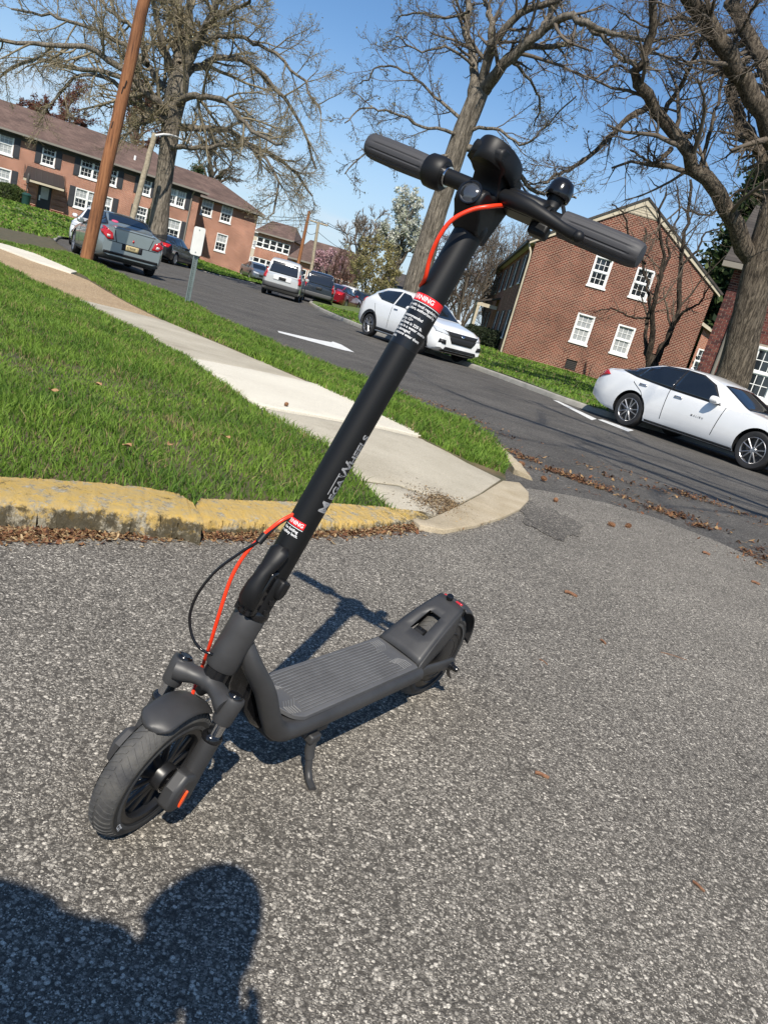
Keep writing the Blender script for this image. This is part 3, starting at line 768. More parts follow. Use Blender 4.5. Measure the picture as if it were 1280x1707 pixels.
# yellow painted kerb, paint worn through and the face stained
def yellow_kerb(name, dz):
    m = mat(name, (.62, .38, .065), .85); n, l, b = nodes_of(m)
    b.inputs['Specular IOR Level'].default_value = .2
    tc = n.new('ShaderNodeTexCoord'); geo = n.new('ShaderNodeNewGeometry')
    def noise(sc, det=8, ro=.65):
        q = n.new('ShaderNodeTexNoise'); q.inputs['Scale'].default_value = sc; q.inputs['Detail'].default_value = det; q.inputs['Roughness'].default_value = ro
        l.new(tc.outputs['Object'], q.inputs['Vector']); return q.outputs['Fac']
    def mrange(s, a, bb, c=0.0, d=1.0):
        q = n.new('ShaderNodeMapRange'); q.inputs['From Min'].default_value = a; q.inputs['From Max'].default_value = bb; q.inputs['To Min'].default_value = c; q.inputs['To Max'].default_value = d
        l.new(s, q.inputs['Value']); return q.outputs[0]
    def mixc(f, a, bb):
        q = n.new('ShaderNodeMix'); q.data_type = 'RGBA'; l.new(f, q.inputs[0])
        for s, v in ((6, a), (7, bb)):
            if isinstance(v, tuple): q.inputs[s].default_value = (*v, 1)
            else: l.new(v, q.inputs[s])
        return q.outputs[2]
    def fmath(op, a, bb):
        q = n.new('ShaderNodeMath'); q.operation = op; q.use_clamp = True
        for i, v in enumerate((a, bb)):
            if isinstance(v, (int, float)): q.inputs[i].default_value = v
            else: l.new(v, q.inputs[i])
        return q.outputs[0]
    paint = mixc(mrange(noise(26, 10, .75), .38, .62), (.60, .40, .11), (.50, .37, .17))
    conc = mixc(mrange(noise(60, 10, .75), .35, .65), (.22, .18, .11), (.52, .48, .38))
    sxyz = n.new('ShaderNodeSeparateXYZ'); l.new(geo.outputs['Position'], sxyz.inputs[0])
    lowz = mrange(sxyz.outputs['Z'], .08 - dz, .03 - dz * .6)
    wear = mrange(fmath('ADD', fmath('ADD', noise(16, 10, .8), fmath('MULTIPLY', lowz, .14)), fmath('MULTIPLY', mrange(noise(3.1, 3, .5), .45, .6), .05)), .55, .61)
    c1 = mixc(wear, paint, conc)
    mossy = mrange(fmath('ADD', noise(11, 10, .8), fmath('MULTIPLY', mrange(sxyz.outputs['Z'], .084 - dz, .066 - dz), .13)), .565, .64, 0, .88)
    c2 = mixc(mossy, c1, (.060, .048, .026))
    l.new(c2, b.inputs['Base Color'])
    bp = n.new('ShaderNodeBump'); bp.inputs['Strength'].default_value = 1.0; bp.inputs['Distance'].default_value = .014; l.new(noise(38, 10, .78), bp.inputs['Height']); l.new(bp.outputs['Normal'], b.inputs['Normal'])
    return m
M_YEL = yellow_kerb('yellow_kerb_paint', 0.0); M_YEL2 = yellow_kerb('low_yellow_kerb_paint', .045)

kerb = tag(empty('kerb'), kind='structure')
zl = .085
fl = [Vector((-3.4, .25, zl))] + [gp(x, y, zl) for x, y in ((-70, 822), (0, 834), (80, 842), (160, 848), (250, 856), (320, 864), (341, 872))]
bl = [Vector((-3.6, .45, zl))] + [gp(x, y, zl) for x, y in ((-70, 782), (0, 794), (80, 799), (160, 804), (240, 812), (300, 823), (322, 838))]
k1 = kerb_piece(kerb, fl, bl, M_YEL, 420, .0045, -.05, rnd=.022)
fr_ = [gp(x, y, z) for x, y, z in ((340, 870, .05), (354, 866, .06), (420, 867, .06), (500, 868, .055), (600, 870, .045), (690, 868, .025), (738, 866, .010))]
br_ = [gp(x, y, z) for x, y, z in ((322, 834, .06), (335, 831, .07), (420, 834, .07), (480, 836, .07), (560, 839, .06), (640, 845, .045), (700, 852, .02))]
kerb_piece(kerb, fr_, br_, M_YEL2, 320, .004, -.05, rnd=.016)
sf = [gp(x, y, z) for x, y, z in ((889, 796, .02), (872, 775, .05), (850, 754, .07), (836, 741, .07))] + [Vector((.72, 7.3, .05))]
sb = [gp(x, y, z) for x, y, z in ((858, 783, .03), (846, 764, .06), (834, 746, .08))] + [Vector((.66, 7.25, .05))]
kerb_piece(kerb, sf, sb, M_APRON, 40, .005, -.12)

# the corner dips to the street along this edge
_ramp = np.array([(p.x, p.y) for p in (gp(x, y, .01) for x, y in ((712, 862), (745, 866), (800, 857), (845, 844), (872, 832), (886, 815), (886, 800)))])
def ramp_d(x, y):
    x, y = np.asarray(x, float), np.asarray(y, float); best = np.full(x.shape, 9.0)
    for (ax, ay), (bx, by) in zip(_ramp[:-1], _ramp[1:]):
        dx, dy = bx - ax, by - ay; t = np.clip(((x - ax) * dx + (y - ay) * dy) / (dx * dx + dy * dy), 0, 1)
        best = np.minimum(best, np.hypot(x - ax - t * dx, y - ay - t * dy))
    return best
def slab_z(x, y): return RZ(x, y) + .012 + .093 * sstep(0, 1.15, ramp_d(x, y))
# ---- outlines of the raised corner block
walk_near = [gp(x, y, .10) for x, y in ((0, 430), (65, 467), (125, 494), (235, 552), (310, 596), (420, 680), (540, 746), (590, 783), (616, 798), (650, 820), (690, 842))]
walk_far = [gp(x, y, z) for x, y, z in ((0, 401, .06), (60, 420, .06), (135, 452, .06), (215, 500, .06), (275, 531, .07), (390, 581, .08), (525, 641, .09), (595, 673, .1), (638, 695, .1), (710, 734, .09), (779, 764, .07), (841, 787, .04))]
verge_far = [Vector((.70, 7.0, 0)), Vector((.50, 7.5, 0)), Vector((.02, 8.1, 0))] + [gp(x, y, 0.0) for x, y in ((614, 645), (540, 614), (470, 586), (415, 556), (360, 530), (318, 506), (260, 484), (205, 464), (160, 440))]
tail = [gp(120, 424, -.05), gp(98, 412, -.08), gp(88, 402, -.08), gp(100, 393, -.06)]
# lawn in front of the pavement
near_lawn = [(p.x, p.y) for p in bl[1:]] + [(p.x, p.y) for p in br_[1:-1]] + [(p.x, p.y) for p in walk_near[::-1]] + [(-14, 18), (-14, -1), (-3.7, .5)]
def nearZ(x, y):
    d = -.69 * (x + .62) + .72 * (y - 2.60)
    return RZ(x, y) + .055 + .065 * sstep(.0, .9, d) + .014 * hnoise(x, y, 1.6, 2.0) * sstep(0, .4, d) - .05 * sstep(.9, .1, ramp_d(x, y))
block = [(-3.5, .35)] + [(p.x, p.y) for p in resample([f.lerp(b, .5) for f, b in zip(resample(fl, 30), resample(bl, 30))], 20)[2:]] + [(p.x, p.y) for p in resample([f.lerp(b, .5) for f, b in zip(resample(fr_, 30), resample(br_, 30))], 12)] + [(.75, 5.1), (.80, 5.8), (.72, 6.6), (.64, 7.2)] + [(p.x, p.y) for p in verge_far[1:]] + [(-14, 22), (-14, -1)]
tag(poly_area_mesh('soil', block, lambda x, y: slab_z(x, y) - .010 - .045 * sstep(.6, .0, -.69 * (x + .62) + .72 * (y - 2.60)) * sstep(.2, 1.0, ramp_d(x, y)), .3, M_LAWN), kind='structure')
def skirt(o, t=.12):
    md = o.modifiers.new('solid', 'SOLIDIFY'); md.thickness = t; md.offset = -1; return o
lawn1 = skirt(tag(poly_area_mesh('lawn', near_lawn, nearZ, .16, M_LAWN), kind='structure'))
verge_poly = [(p.x, p.y) for p in walk_far[1:]] + [(.66, 6.2)] + [(p.x, p.y) for p in verge_far] + [(p.x, p.y) for p in tail]
verge_poly = [(p.x, p.y) for p in walk_far] + [(gp(846, 764, .06).x, gp(846, 764, .06).y), (gp(834, 746, .08).x, gp(834, 746, .08).y)] + [(p.x, p.y) for p in verge_far] + [(p.x, p.y) for p in tail] + [(-14, 22.5), (-13.5, 19)]
def vergeZ(x, y):
    return slab_z(x, y) + .006 + .010 * hnoise(x, y, 1.0)
lawn2 = skirt(tag(poly_area_mesh('verge_lawn', verge_poly, vergeZ, .2, M_LAWN), kind='structure'))

# ---- pavement: slabs with open joints
pave = tag(empty('pavement'), kind='structure')
def slab(px, m, name='slab', lift=0.0, thick=.09):
    pts = [gp(x, y, .08) for x, y in px]
    o = poly_area_mesh(name, [(p.x, p.y) for p in pts], lambda x, y: slab_z(x, y) + lift, .18, m)
    o.parent = pave
    md = o.modifiers.new('solid', 'SOLIDIFY'); md.thickness = thick; md.offset = -1
    md = o.modifiers.new('bevel', 'BEVEL'); md.width = .006; md.segments = 2; md.limit_method = 'ANGLE'; md.angle_limit = R(50)
    return o
slab([(118, 491), (235, 551), (308, 596), (316, 599), (410, 615), (530, 640), (524, 638), (390, 579), (274, 529), (190, 508)], M_SLAB_OLD, lift=.003)
slab([(312, 600), (365, 640), (424, 682), (520, 698), (640, 719), (709, 732), (638, 693), (595, 671), (529, 642), (415, 618)], M_SLAB_NEW, lift=.012)
slab([(426, 684), (540, 747), (588, 782), (600, 789), (668, 796), (768, 823), (806, 806), (839, 785), (779, 763), (711, 734), (640, 721.5), (520, 700.5)], M_SLAB_OLD)
slab([(602, 791.5), (617, 799), (650, 821), (688, 841), (712, 846), (768, 825.5), (668, 798.5)], M_SLAB_OLD)
slab([(772, 825), (808, 808), (842, 788), (870, 790), (886, 806), (886, 818), (872, 832), (845, 844), (800, 857), (745, 866), (705, 859), (690, 845), (714, 848)], M_APRON, 'apron', lift=.007)
# tan gravel path where the pavement has been taken up
gv = [(p.x, p.y) for p in (gp(-40, 408, .08), gp(0, 430, .08), gp(65, 466, .08), gp(122, 492, .08), gp(190, 507, .08), gp(272, 528, .08), gp(215, 499, .07), gp(150, 462, .06), gp(85, 436, .06), gp(0, 407, .05), gp(-40, 392, .05))]
tag(poly_area_mesh('gravel_path', gv, lambda x, y: RZ(x, y) + .101, .3, M_GRAVEL), kind='structure')
slab([(-20, 393), (0, 400), (60, 416), (135, 447), (120, 449), (55, 428), (0, 407)], M_SLAB_NEW, lift=.02, thick=.05)

# ---- far side of the street: kerb, lawns round the houses
_cr, _cf = gp(1040, 710, -.1), gp(1247, 783, -.1); _fd = (_cf - _cr).normalized(); _lf = Vector((-_fd.y, _fd.x, 0)); _z = Vector((0, 0, .12))
far_kerb = [_cf + _lf * 2.2 + _fd * 9 + _z, _cf + _lf * 2.15 + _fd * 2 + _z, _cr + _lf * 2.1 + _fd * .6 + _z, _cr + _lf * 1.7 - _fd * .35 + _z, _cr + _lf * .9 - _fd * .85 + _z] + [gp(x, y, .02) for x, y in ((985, 678), (920, 655), (850, 629), (780, 604))] + [gp(700, 577, .02), gp(640, 556, .02), gp(600, 541, .02), gp(565, 527, .02), gp(535, 514, .02), gp(515, 503, .02)]
far_kerb += [gp(526, 497, .02), gp(545, 494, .02), gp(600, 503, .02)]
def off(P, d):
    out = []
    for k in range(len(P)):
        t = (P[min(k + 1, len(P) - 1)] - P[max(k - 1, 0)]); t.z = 0; t.normalize()
        out.append(P[k] + Vector((t.y, -t.x, 0)) * d)
    return out
kf = [p + Vector((0, 0, 0)) for p in far_kerb]
kb = off(kf, .17)
kerb_piece(kerb, kf, kb, M_KERB, 120, .004, -.16)
fl2 = [(p.x, p.y) for p in kb] + [(6, 62), (60, 62), (60, kb[0].y)]
def farZ(x, y): return RZ(x, y) + .12 + .22 * sstep(0, 12, (x - 1.4) + (y - 21) * .6 - 3) + .03 * hnoise(x, y, .3, 1)
tag(poly_area_mesh('house_lawn', fl2, farZ, .9, M_FARGRASS), kind='structure')
sw = [gp(x, y, .06) for x, y in ((610, 530), (585, 522), (560, 513), (545, 506), (560, 506), (590, 515), (620, 525))]
# strip in front of the left apartments, kerb of the court
lk = [gp(x, y, -.06) for x, y in ((240, 424), (297, 440), (334, 450), (371, 460), (407, 468), (425, 472))]
lkb = off(lk, -.2)
kerb_piece(kerb, lk, lkb, M_KERB, 50, .004, -.2, batter=-.02)
ll = [(p.x, p.y) for p in lkb] + [(-8, 110), (-70, 110), (-70, 30)]
tail2 = [gp(88, 402, -.06), gp(98, 396, -.06), gp(120, 399, -.06), gp(170, 408, -.06)]
ll2 = [(p.x, p.y) for p in lkb] + [(-10, 120), (-95, 120), (-95, 20), (-14.2, 22.6)] + [(p.x, p.y) for p in tail2]
def leftZ(x, y): return RZ(x, y) + .1 + .75 * sstep(26, 55, y) * sstep(-16, -30, x)
tag(poly_area_mesh('apartment_lawn', ll2, leftZ, 1.6, M_FARGRASS), kind='structure')
bk = [gp(x, y, .0) for x, y in ((165, 441), (140, 434), (118, 424), (100, 414), (90, 404), (98, 395), (118, 392))]
kerb_piece(kerb, bk, off(bk, -.22), M_KERB, 40, .004, -.16, batter=-.02)

# ---- painted markings
M_PAINT = mat('road_paint', (.72, .72, .70), .8, col2=(.5, .5, .48), vscale=9)
mark = tag(empty('road_marking'), kind='structure')
def paint_poly(px, name='painted_line'):
    pts = [gp(x, y, -.09) for x, y in px]
    o = poly_area_mesh(name, [(p.x, p.y) for p in pts], lambda x, y: RZ(x, y) + .006, .5, M_PAINT); o.parent = mark
paint_poly([(463, 551), (530, 566), (552, 570), (555, 569), (569, 574), (591, 587), (570, 582.5), (549, 577), (527, 571), (465, 554)], 'painted_arrow')
paint_poly([(921, 666), (930, 668), (994, 698), (986, 700)])
paint_poly([(996, 699), (1004, 699), (1056, 717), (1046, 719)])

# ================================================================== grass, litter
def leafmat(name, trans=.35, rough=.65):
    m = bpy.data.materials.new(name); m.use_nodes = True
    n, l = m.node_tree.nodes, m.node_tree.links; b = n['Principled BSDF']; out = n['Material Output']
    a = n.new('ShaderNodeAttribute'); a.attribute_name = 'tone'
    b.inputs['Roughness'].default_value = rough; b.inputs['Specular IOR Level'].default_value = .3
    l.new(a.outputs['Color'], b.inputs['Base Color'])
    t = n.new('ShaderNodeBsdfTranslucent'); l.new(a.outputs['Color'], t.inputs['Color'])
    mx = n.new('ShaderNodeMixShader'); mx.inputs[0].default_value = trans
    l.new(b.outputs[0], mx.inputs[1]); l.new(t.outputs[0], mx.inputs[2]); l.new(mx.outputs[0], out.inputs['Surface'])
    return m
M_BLADE = leafmat('grass_blade', .35); M_LITTER = leafmat('litter', .1, .9)
def set_tone(me, cols):
    a = me.color_attributes.new('tone', 'FLOAT_COLOR', 'POINT')
    c = np.ones((len(cols), 4), np.float32); c[:, :3] = cols; a.data.foreach_set('color', c.ravel())
def inside(poly, x, y):
    P = np.array(poly); r = np.zeros(len(x), bool); j = len(P) - 1
    for i in range(len(P)):
        xi, yi = P[i]; xj, yj = P[j]
        r ^= ((yi > y) != (yj > y)) & (x < (xj - xi) * (y - yi) / (yj - yi + 1e-12) + xi); j = i
    return r
def grass(name, poly, zf, count, hmin, hmax, width, box, label, bare=.0, dens=None):
    x0, x1, y0, y1 = box
    x = RNG.uniform(x0, x1, count * 6); y = y0 + (y1 - y0) * RNG.uniform(0, 1, count * 6) ** 1.5
    k = inside(poly, x, y)
    pn = hnoise(x, y, 1.9, 5.0) + .6 * hnoise(x, y, 6.3, 1.0)
    k &= (pn > -1.05 + bare) | (RNG.uniform(0, 1, len(x)) < .25)
    x, y, pn = x[k][:count], y[k][:count], pn[k][:count]; N = len(x)
    z = zf(x, y) - .004
    d = np.hypot(x, y)
    big = .5 + .5 * np.clip(hnoise(x, y, 1.1, 8.0) + .5 * hnoise(x, y, 3.1, 3.0), -1, 1)
    h = (hmin + (hmax - hmin) * RNG.beta(2, 3, N)) * (.5 + 1.0 * big)
    w = width * RNG.uniform(.6, 1.3, N) * (1 + .12 * d)
    a = RNG.uniform(0, 2 * np.pi, N); lean = RNG.uniform(.15, 1.15, N) * h; la = RNG.uniform(0, 2 * np.pi, N)
    bx, by = np.cos(a) * w, np.sin(a) * w; lx, ly = np.cos(la) * lean, np.sin(la) * lean
    P = np.empty((N, 5, 3))
    P[:, 0] = np.stack([x - bx, y - by, z], 1); P[:, 1] = np.stack([x + bx, y + by, z], 1)
    mx, my, mz_ = x + lx * .35, y + ly * .35, z + h * .62
    P[:, 2] = np.stack([mx - bx * .75, my - by * .75, mz_], 1); P[:, 3] = np.stack([mx + bx * .75, my + by * .75, mz_], 1)
    P[:, 4] = np.stack([x + lx, y + ly, z + h], 1)
    o = np.arange(N)[:, None] * 5
    F = np.concatenate([o + np.array([0, 1, 3]), o + np.array([0, 3, 2]), o + np.array([2, 3, 4])])
    me = np_mesh(name, P.reshape(-1, 3), F, M_BLADE)
    t = RNG.uniform(0, 1, N) * .5 + .5 * np.clip(.5 + .6 * hnoise(x, y, 2.2, 1.5) + .35 * hnoise(x, y, 7.2, 3.5), 0, 1)
    c = np.array([.046, .120, .016])[None] * (1 - t[:, None]) + np.array([.25, .375, .050])[None] * t[:, None]
    dry = RNG.uniform(0, 1, N) < (.05 + .25 * (pn < -.45))
    c[dry] = np.array([.36, .28, .13]) * RNG.uniform(.6, 1.1, (dry.sum(), 1))
    set_tone(me, np.repeat(c, 5, 0))
    o = link(name, me)
    return tag(o, label, 'grass', kind='stuff')
grass('grass', near_lawn, nearZ, 260000, .016, .068, .0018, (-6.8, .35, 1.9, 13.5), 'short bright green grass on the corner lawn behind the yellow kerb', .1)
grass('verge_grass', verge_poly, vergeZ, 70000, .035, .10, .0026, (-9.5, 1.0, 5.2, 20), 'strip of green grass between the pavement and the street')
grass('house_grass', fl2, farZ, 45000, .04, .10, .006, (-6, 16, 9, 42), 'green lawn below the brick gable house')
grass('apartment_grass', ll2, leftZ, 60000, .05, .12, .010, (-50, -8, 22, 78), 'green lawn in front of the long brick apartments')

def litter(name, pts, spread, count, size, label, cols, zf=RZ, lift=.004, curl=.5, clump=0):
    pts = np.array([(p[0], p[1]) for p in pts]); seg = RNG.integers(0, len(pts) - 1, count); t = RNG.uniform(0, 1, count)
    c = pts[seg] * (1 - t[:, None]) + pts[seg + 1] * t[:, None] + RNG.normal(0, 1, (count, 2)) * spread * RNG.uniform(.2, 1.2, (count, 1))
    if clump:
        q = hnoise(c[:, 0], c[:, 1], 2.6, 4.0) + .5 * hnoise(c[:, 0], c[:, 1], 7.0, 2.0); c = c[q > np.quantile(q, clump)]; count = len(c)
    N = count; s = size * RNG.uniform(.35, 1.3, N) ; a = RNG.uniform(0, 2 * np.pi, N); asp = RNG.uniform(.15, .8, N)
    z = zf(c[:, 0], c[:, 1]) + lift + RNG.uniform(0, size * .7, N)
    ux, uy = np.cos(a) * s, np.sin(a) * s; vx, vy = -np.sin(a) * s * asp, np.cos(a) * s * asp
    tz = RNG.normal(0, .35, N) * s; cz = curl * s * RNG.uniform(-.3, 1, N)
    P = np.empty((N, 6, 3))
    for k, (p, q, e) in enumerate(((-1, -.6, 1), (0, -1, 0), (1, -.3, 1), (1, .3, 1), (0, 1, 0), (-1, .6, 1))):
        P[:, k] = np.stack([c[:, 0] + ux * p + vx * q, c[:, 1] + uy * p + vy * q, z + tz * p + cz * e], 1)
    o = np.arange(N)[:, None] * 6
    F = np.concatenate([o + np.array([0, 1, 4, 5]), o + np.array([1, 2, 3, 4])])
    me = np_mesh(name, P.reshape(-1, 3), F, M_LITTER)
    cc = np.array(cols)[RNG.integers(0, len(cols), N)] * RNG.uniform(.6, 1.25, (N, 1))
    set_tone(me, np.repeat(cc, 6, 0))
    return tag(link(name, me), label, 'leaf litter', kind='stuff')
BROWN = [(.16, .07, .035), (.22, .11, .05), (.10, .05, .03), (.30, .19, .09), (.40, .29, .16)]
g1 = [gp(x, y, 0) for x, y in ((-20, 893), (60, 893), (130, 891), (220, 889), (330, 893), (420, 893), (520, 890), (620, 886), (700, 878), (745, 871))]
litter('leaf_litter', g1, .034, 15000, .010, 'brown leaf litter heaped along the foot of the yellow kerb', BROWN)
litter('leaf_litter', g1, .05, 900, .010, 'loose brown leaf bits strewn on asphalt in front of the yellow kerb', BROWN)
g2 = [gp(x, y, .02) for x, y in ((700, 838), (740, 830), (760, 845), (735, 855), (775, 850))]
litter('dirt_litter', g2, .10, 3600, .006, 'dry brown grass clippings at the foot of the pavement ramp', [(.20, .12, .06), (.28, .19, .10), (.12, .08, .045), (.34, .26, .15)], lambda x, y: slab_z(x, y) - .002)
g3 = [gp(x, y, -.01) for x, y in ((846, 748), (880, 768), (920, 785), (980, 806), (1060, 838), (1130, 862), (1210, 900), (1290, 945))]
litter('pine_litter', g3, .24, 3200, .017, 'band of brown pine litter along the seam of lot and street', BROWN[:4], clump=.45)
g4 = [gp(x, y, -.05) for x, y in ((1000, 795), (1060, 805), (1130, 826), (1200, 850), (1285, 880))]
litter('pine_litter', g4, .34, 1500, .018, 'patchy brown pine litter on the street nearest the white sedan', BROWN[:4], clump=.55)
g5 = [gp(x, y, -.06) for x, y in ((560, 612), (610, 630), (640, 640), (720, 672), (800, 705), (850, 735))]
litter('pine_litter', g5, .25, 900, .018, 'thin brown litter in the gutter along the grass verge', BROWN[:4], clump=.4)
# ================================================================== trees
def bark(name, c, c2, scale=6.0, stretch=5.0, bump=.9):
    m = mat(name, c, .92); n, l, b = nodes_of(m)
    b.inputs['Specular IOR Level'].default_value = .2
    tc = n.new('ShaderNodeTexCoord'); mp = n.new('ShaderNodeMapping'); mp.inputs['Scale'].default_value = (scale, scale, scale / stretch)
    nz = n.new('ShaderNodeTexNoise'); nz.inputs['Scale'].default_value = 1.6; nz.inputs['Detail'].default_value = 8; nz.inputs['Roughness'].default_value = .7; nz.inputs['Distortion'].default_value = .8
    r = ramp(n, [(.36, tuple(q * .45 for q in c)), (.46, c), (.56, tuple((q + w) / 2 for q, w in zip(c, c2))), (.70, c2)])
    l.new(tc.outputs['Object'], mp.inputs['Vector']); l.new(mp.outputs['Vector'], nz.inputs['Vector']); l.new(nz.outputs['Fac'], r.inputs['Fac']); l.new(r.outputs['Color'], b.inputs['Base Color'])
    bp = n.new('ShaderNodeBump'); bp.inputs['Strength'].default_value = bump; bp.inputs['Distance'].default_value = .12; l.new(nz.outputs['Fac'], bp.inputs['Height']); l.new(bp.outputs['Normal'], b.inputs['Normal'])
    return m
M_BARK_G = bark('grey_bark', (.13, .112, .088), (.36, .31, .245), 9, 7)
M_BARK_B = bark('brown_bark', (.075, .06, .045), (.27, .22, .165), 13, 6)
M_BARK_D = bark('dark_bark', (.035, .029, .024), (.13, .10, .075), 9, 4)
M_TWIG = mat('twig', (.11, .088, .066), .9, var=.3, vscale=1.5)
M_TWIG_L = mat('budding_twig', (.20, .165, .105), .9, var=.3, vscale=1.5)
M_TWIG_R = mat('reddish_twig', (.12, .065, .05), .9, var=.3, vscale=1.0)
M_TWIG_P = mat('pale_twig', (.19, .155, .12), .9, var=.3, vscale=1.0)
M_LEAF = leafmat('leaf', .4)

def tube_arrays(P, Rr, S):
    N, K, _ = P.shape
    T = np.empty_like(P); T[:, 1:-1] = P[:, 2:] - P[:, :-2]; T[:, 0] = P[:, 1] - P[:, 0]; T[:, -1] = P[:, -1] - P[:, -2]
    T /= np.linalg.norm(T, axis=2, keepdims=True) + 1e-9
    a = np.where(np.abs(T[:, :1, 2:3]) < .9, np.array([[[0, 0, 1.]]]), np.array([[[1., 0, 0]]]))
    a = np.broadcast_to(a, T.shape)
    X = np.cross(a, T); X /= np.linalg.norm(X, axis=2, keepdims=True) + 1e-9
    Yv = np.cross(T, X)
    th = np.arange(S) * 2 * np.pi / S
    V = P[:, :, None] + Rr[:, :, None, None] * (X[:, :, None] * np.cos(th)[None, None, :, None] + Yv[:, :, None] * np.sin(th)[None, None, :, None])
    idx = np.arange(N * K * S).reshape(N, K, S); nx_ = np.roll(idx, -1, 2)
    F = np.stack([idx[:, :-1], nx_[:, :-1], nx_[:, 1:], idx[:, 1:]], -1).reshape(-1, 4)
    return V.reshape(-1, 3), F
def merge(parts):
    Vs, Fs, o = [], [], 0
    for v, f in parts:
        Vs.append(v); Fs.append(f + o); o += len(v)
    return np.concatenate(Vs), np.concatenate(Fs)
def grow(P, Rr, per, lenf, ang, K, rr=.6, t0=.25, up=.0, wig=.18, rmin=.006, lens=None, tpow=1.0):
    N, KP, _ = P.shape; M = N * per
    pi = np.repeat(np.arange(N), per)
    t = t0 + (1 - t0) * (np.tile((np.arange(per) + .5) / per, N) + RNG.uniform(-.5, .5, M) / per).clip(0, 1) ** tpow
    u = t * (KP - 1); i = np.minimum(u.astype(int), KP - 2); fr = (u - i)[:, None]
    pos = P[pi, i] * (1 - fr) + P[pi, i + 1] * fr
    tan = P[pi, i + 1] - P[pi, i]; tan /= np.linalg.norm(tan, axis=1, keepdims=True) + 1e-9
    r = Rr[pi, i] * (1 - fr[:, 0]) + Rr[pi, i + 1] * fr[:, 0]
    L0 = np.linalg.norm(np.diff(P, axis=1), axis=2).sum(1)[pi] if lens is None else np.full(M, lens)
    L = L0 * lenf * RNG.uniform(.55, 1.25, M) * (1.1 - .45 * t)
    rnd = RNG.normal(size=(M, 3)); rnd -= tan * (rnd * tan).sum(1, keepdims=True); rnd /= np.linalg.norm(rnd, axis=1, keepdims=True) + 1e-9
    a = np.radians(RNG.normal(ang, 12, M)); d = tan * np.cos(a)[:, None] + rnd * np.sin(a)[:, None]
    Q = np.empty((M, K, 3)); Q[:, 0] = pos
    for k in range(1, K):
        d = d + RNG.normal(size=(M, 3)) * wig + np.array([0, 0, up]); d /= np.linalg.norm(d, axis=1, keepdims=True)
        Q[:, k] = Q[:, k - 1] + d * (L / (K - 1))[:, None]
    r0 = np.maximum(r * rr * RNG.uniform(.7, 1.1, M), rmin)
    taper = np.linspace(1, .35, K)[None]
    return Q, np.maximum(r0[:, None] * taper, rmin * .5)
def smooth_path(P, n, wob=0.0):
    P = [Vector(p) for p in P]; out = []
    m = len(P)
    for k in range(n):
        u = k / (n - 1) * (m - 1); i = min(int(u), m - 2); t = u - i
        a, b, c, d = P[max(i - 1, 0)], P[i], P[i + 1], P[min(i + 2, m - 1)]
        q = .5 * ((2 * b) + (c - a) * t + (2 * a - 5 * b + 4 * c - d) * t * t + (3 * b - a - 3 * c + d) * t ** 3)
        if wob and 0 < k < n - 1: q = q + Vector((random.gauss(0, wob), random.gauss(0, wob), random.gauss(0, wob)))
        out.append(q)
    return out
def wpx(w, D): return w / 2 / CAM_F * D * 1.0
def buds(P, count, size, cols, jitter=.06):
    N, K, _ = P.shape
    i = RNG.integers(0, N, count); t = RNG.uniform(.3, 1, count) * (K - 1); k = np.minimum(t.astype(int), K - 2); f = (t - k)[:, None]
    c = P[i, k] * (1 - f) + P[i, k + 1] * f + RNG.normal(size=(count, 3)) * jitter
    s = size * RNG.uniform(.5, 1.4, (count, 1))
    a = RNG.normal(size=(count, 3)); a /= np.linalg.norm(a, axis=1, keepdims=True)
    b = np.cross(a, RNG.normal(size=(count, 3))); b /= np.linalg.norm(b, axis=1, keepdims=True)
    V = np.stack([c - a * s, c + b * s * .55, c + a * s, c - b * s * .55], 1).reshape(-1, 3)
    F = np.arange(count * 4).reshape(-1, 4)
    tone = np.array(cols)[RNG.integers(0, len(cols), count)] * RNG.uniform(.7, 1.2, (count, 1))
    return V, F, np.repeat(tone, 4, 0)
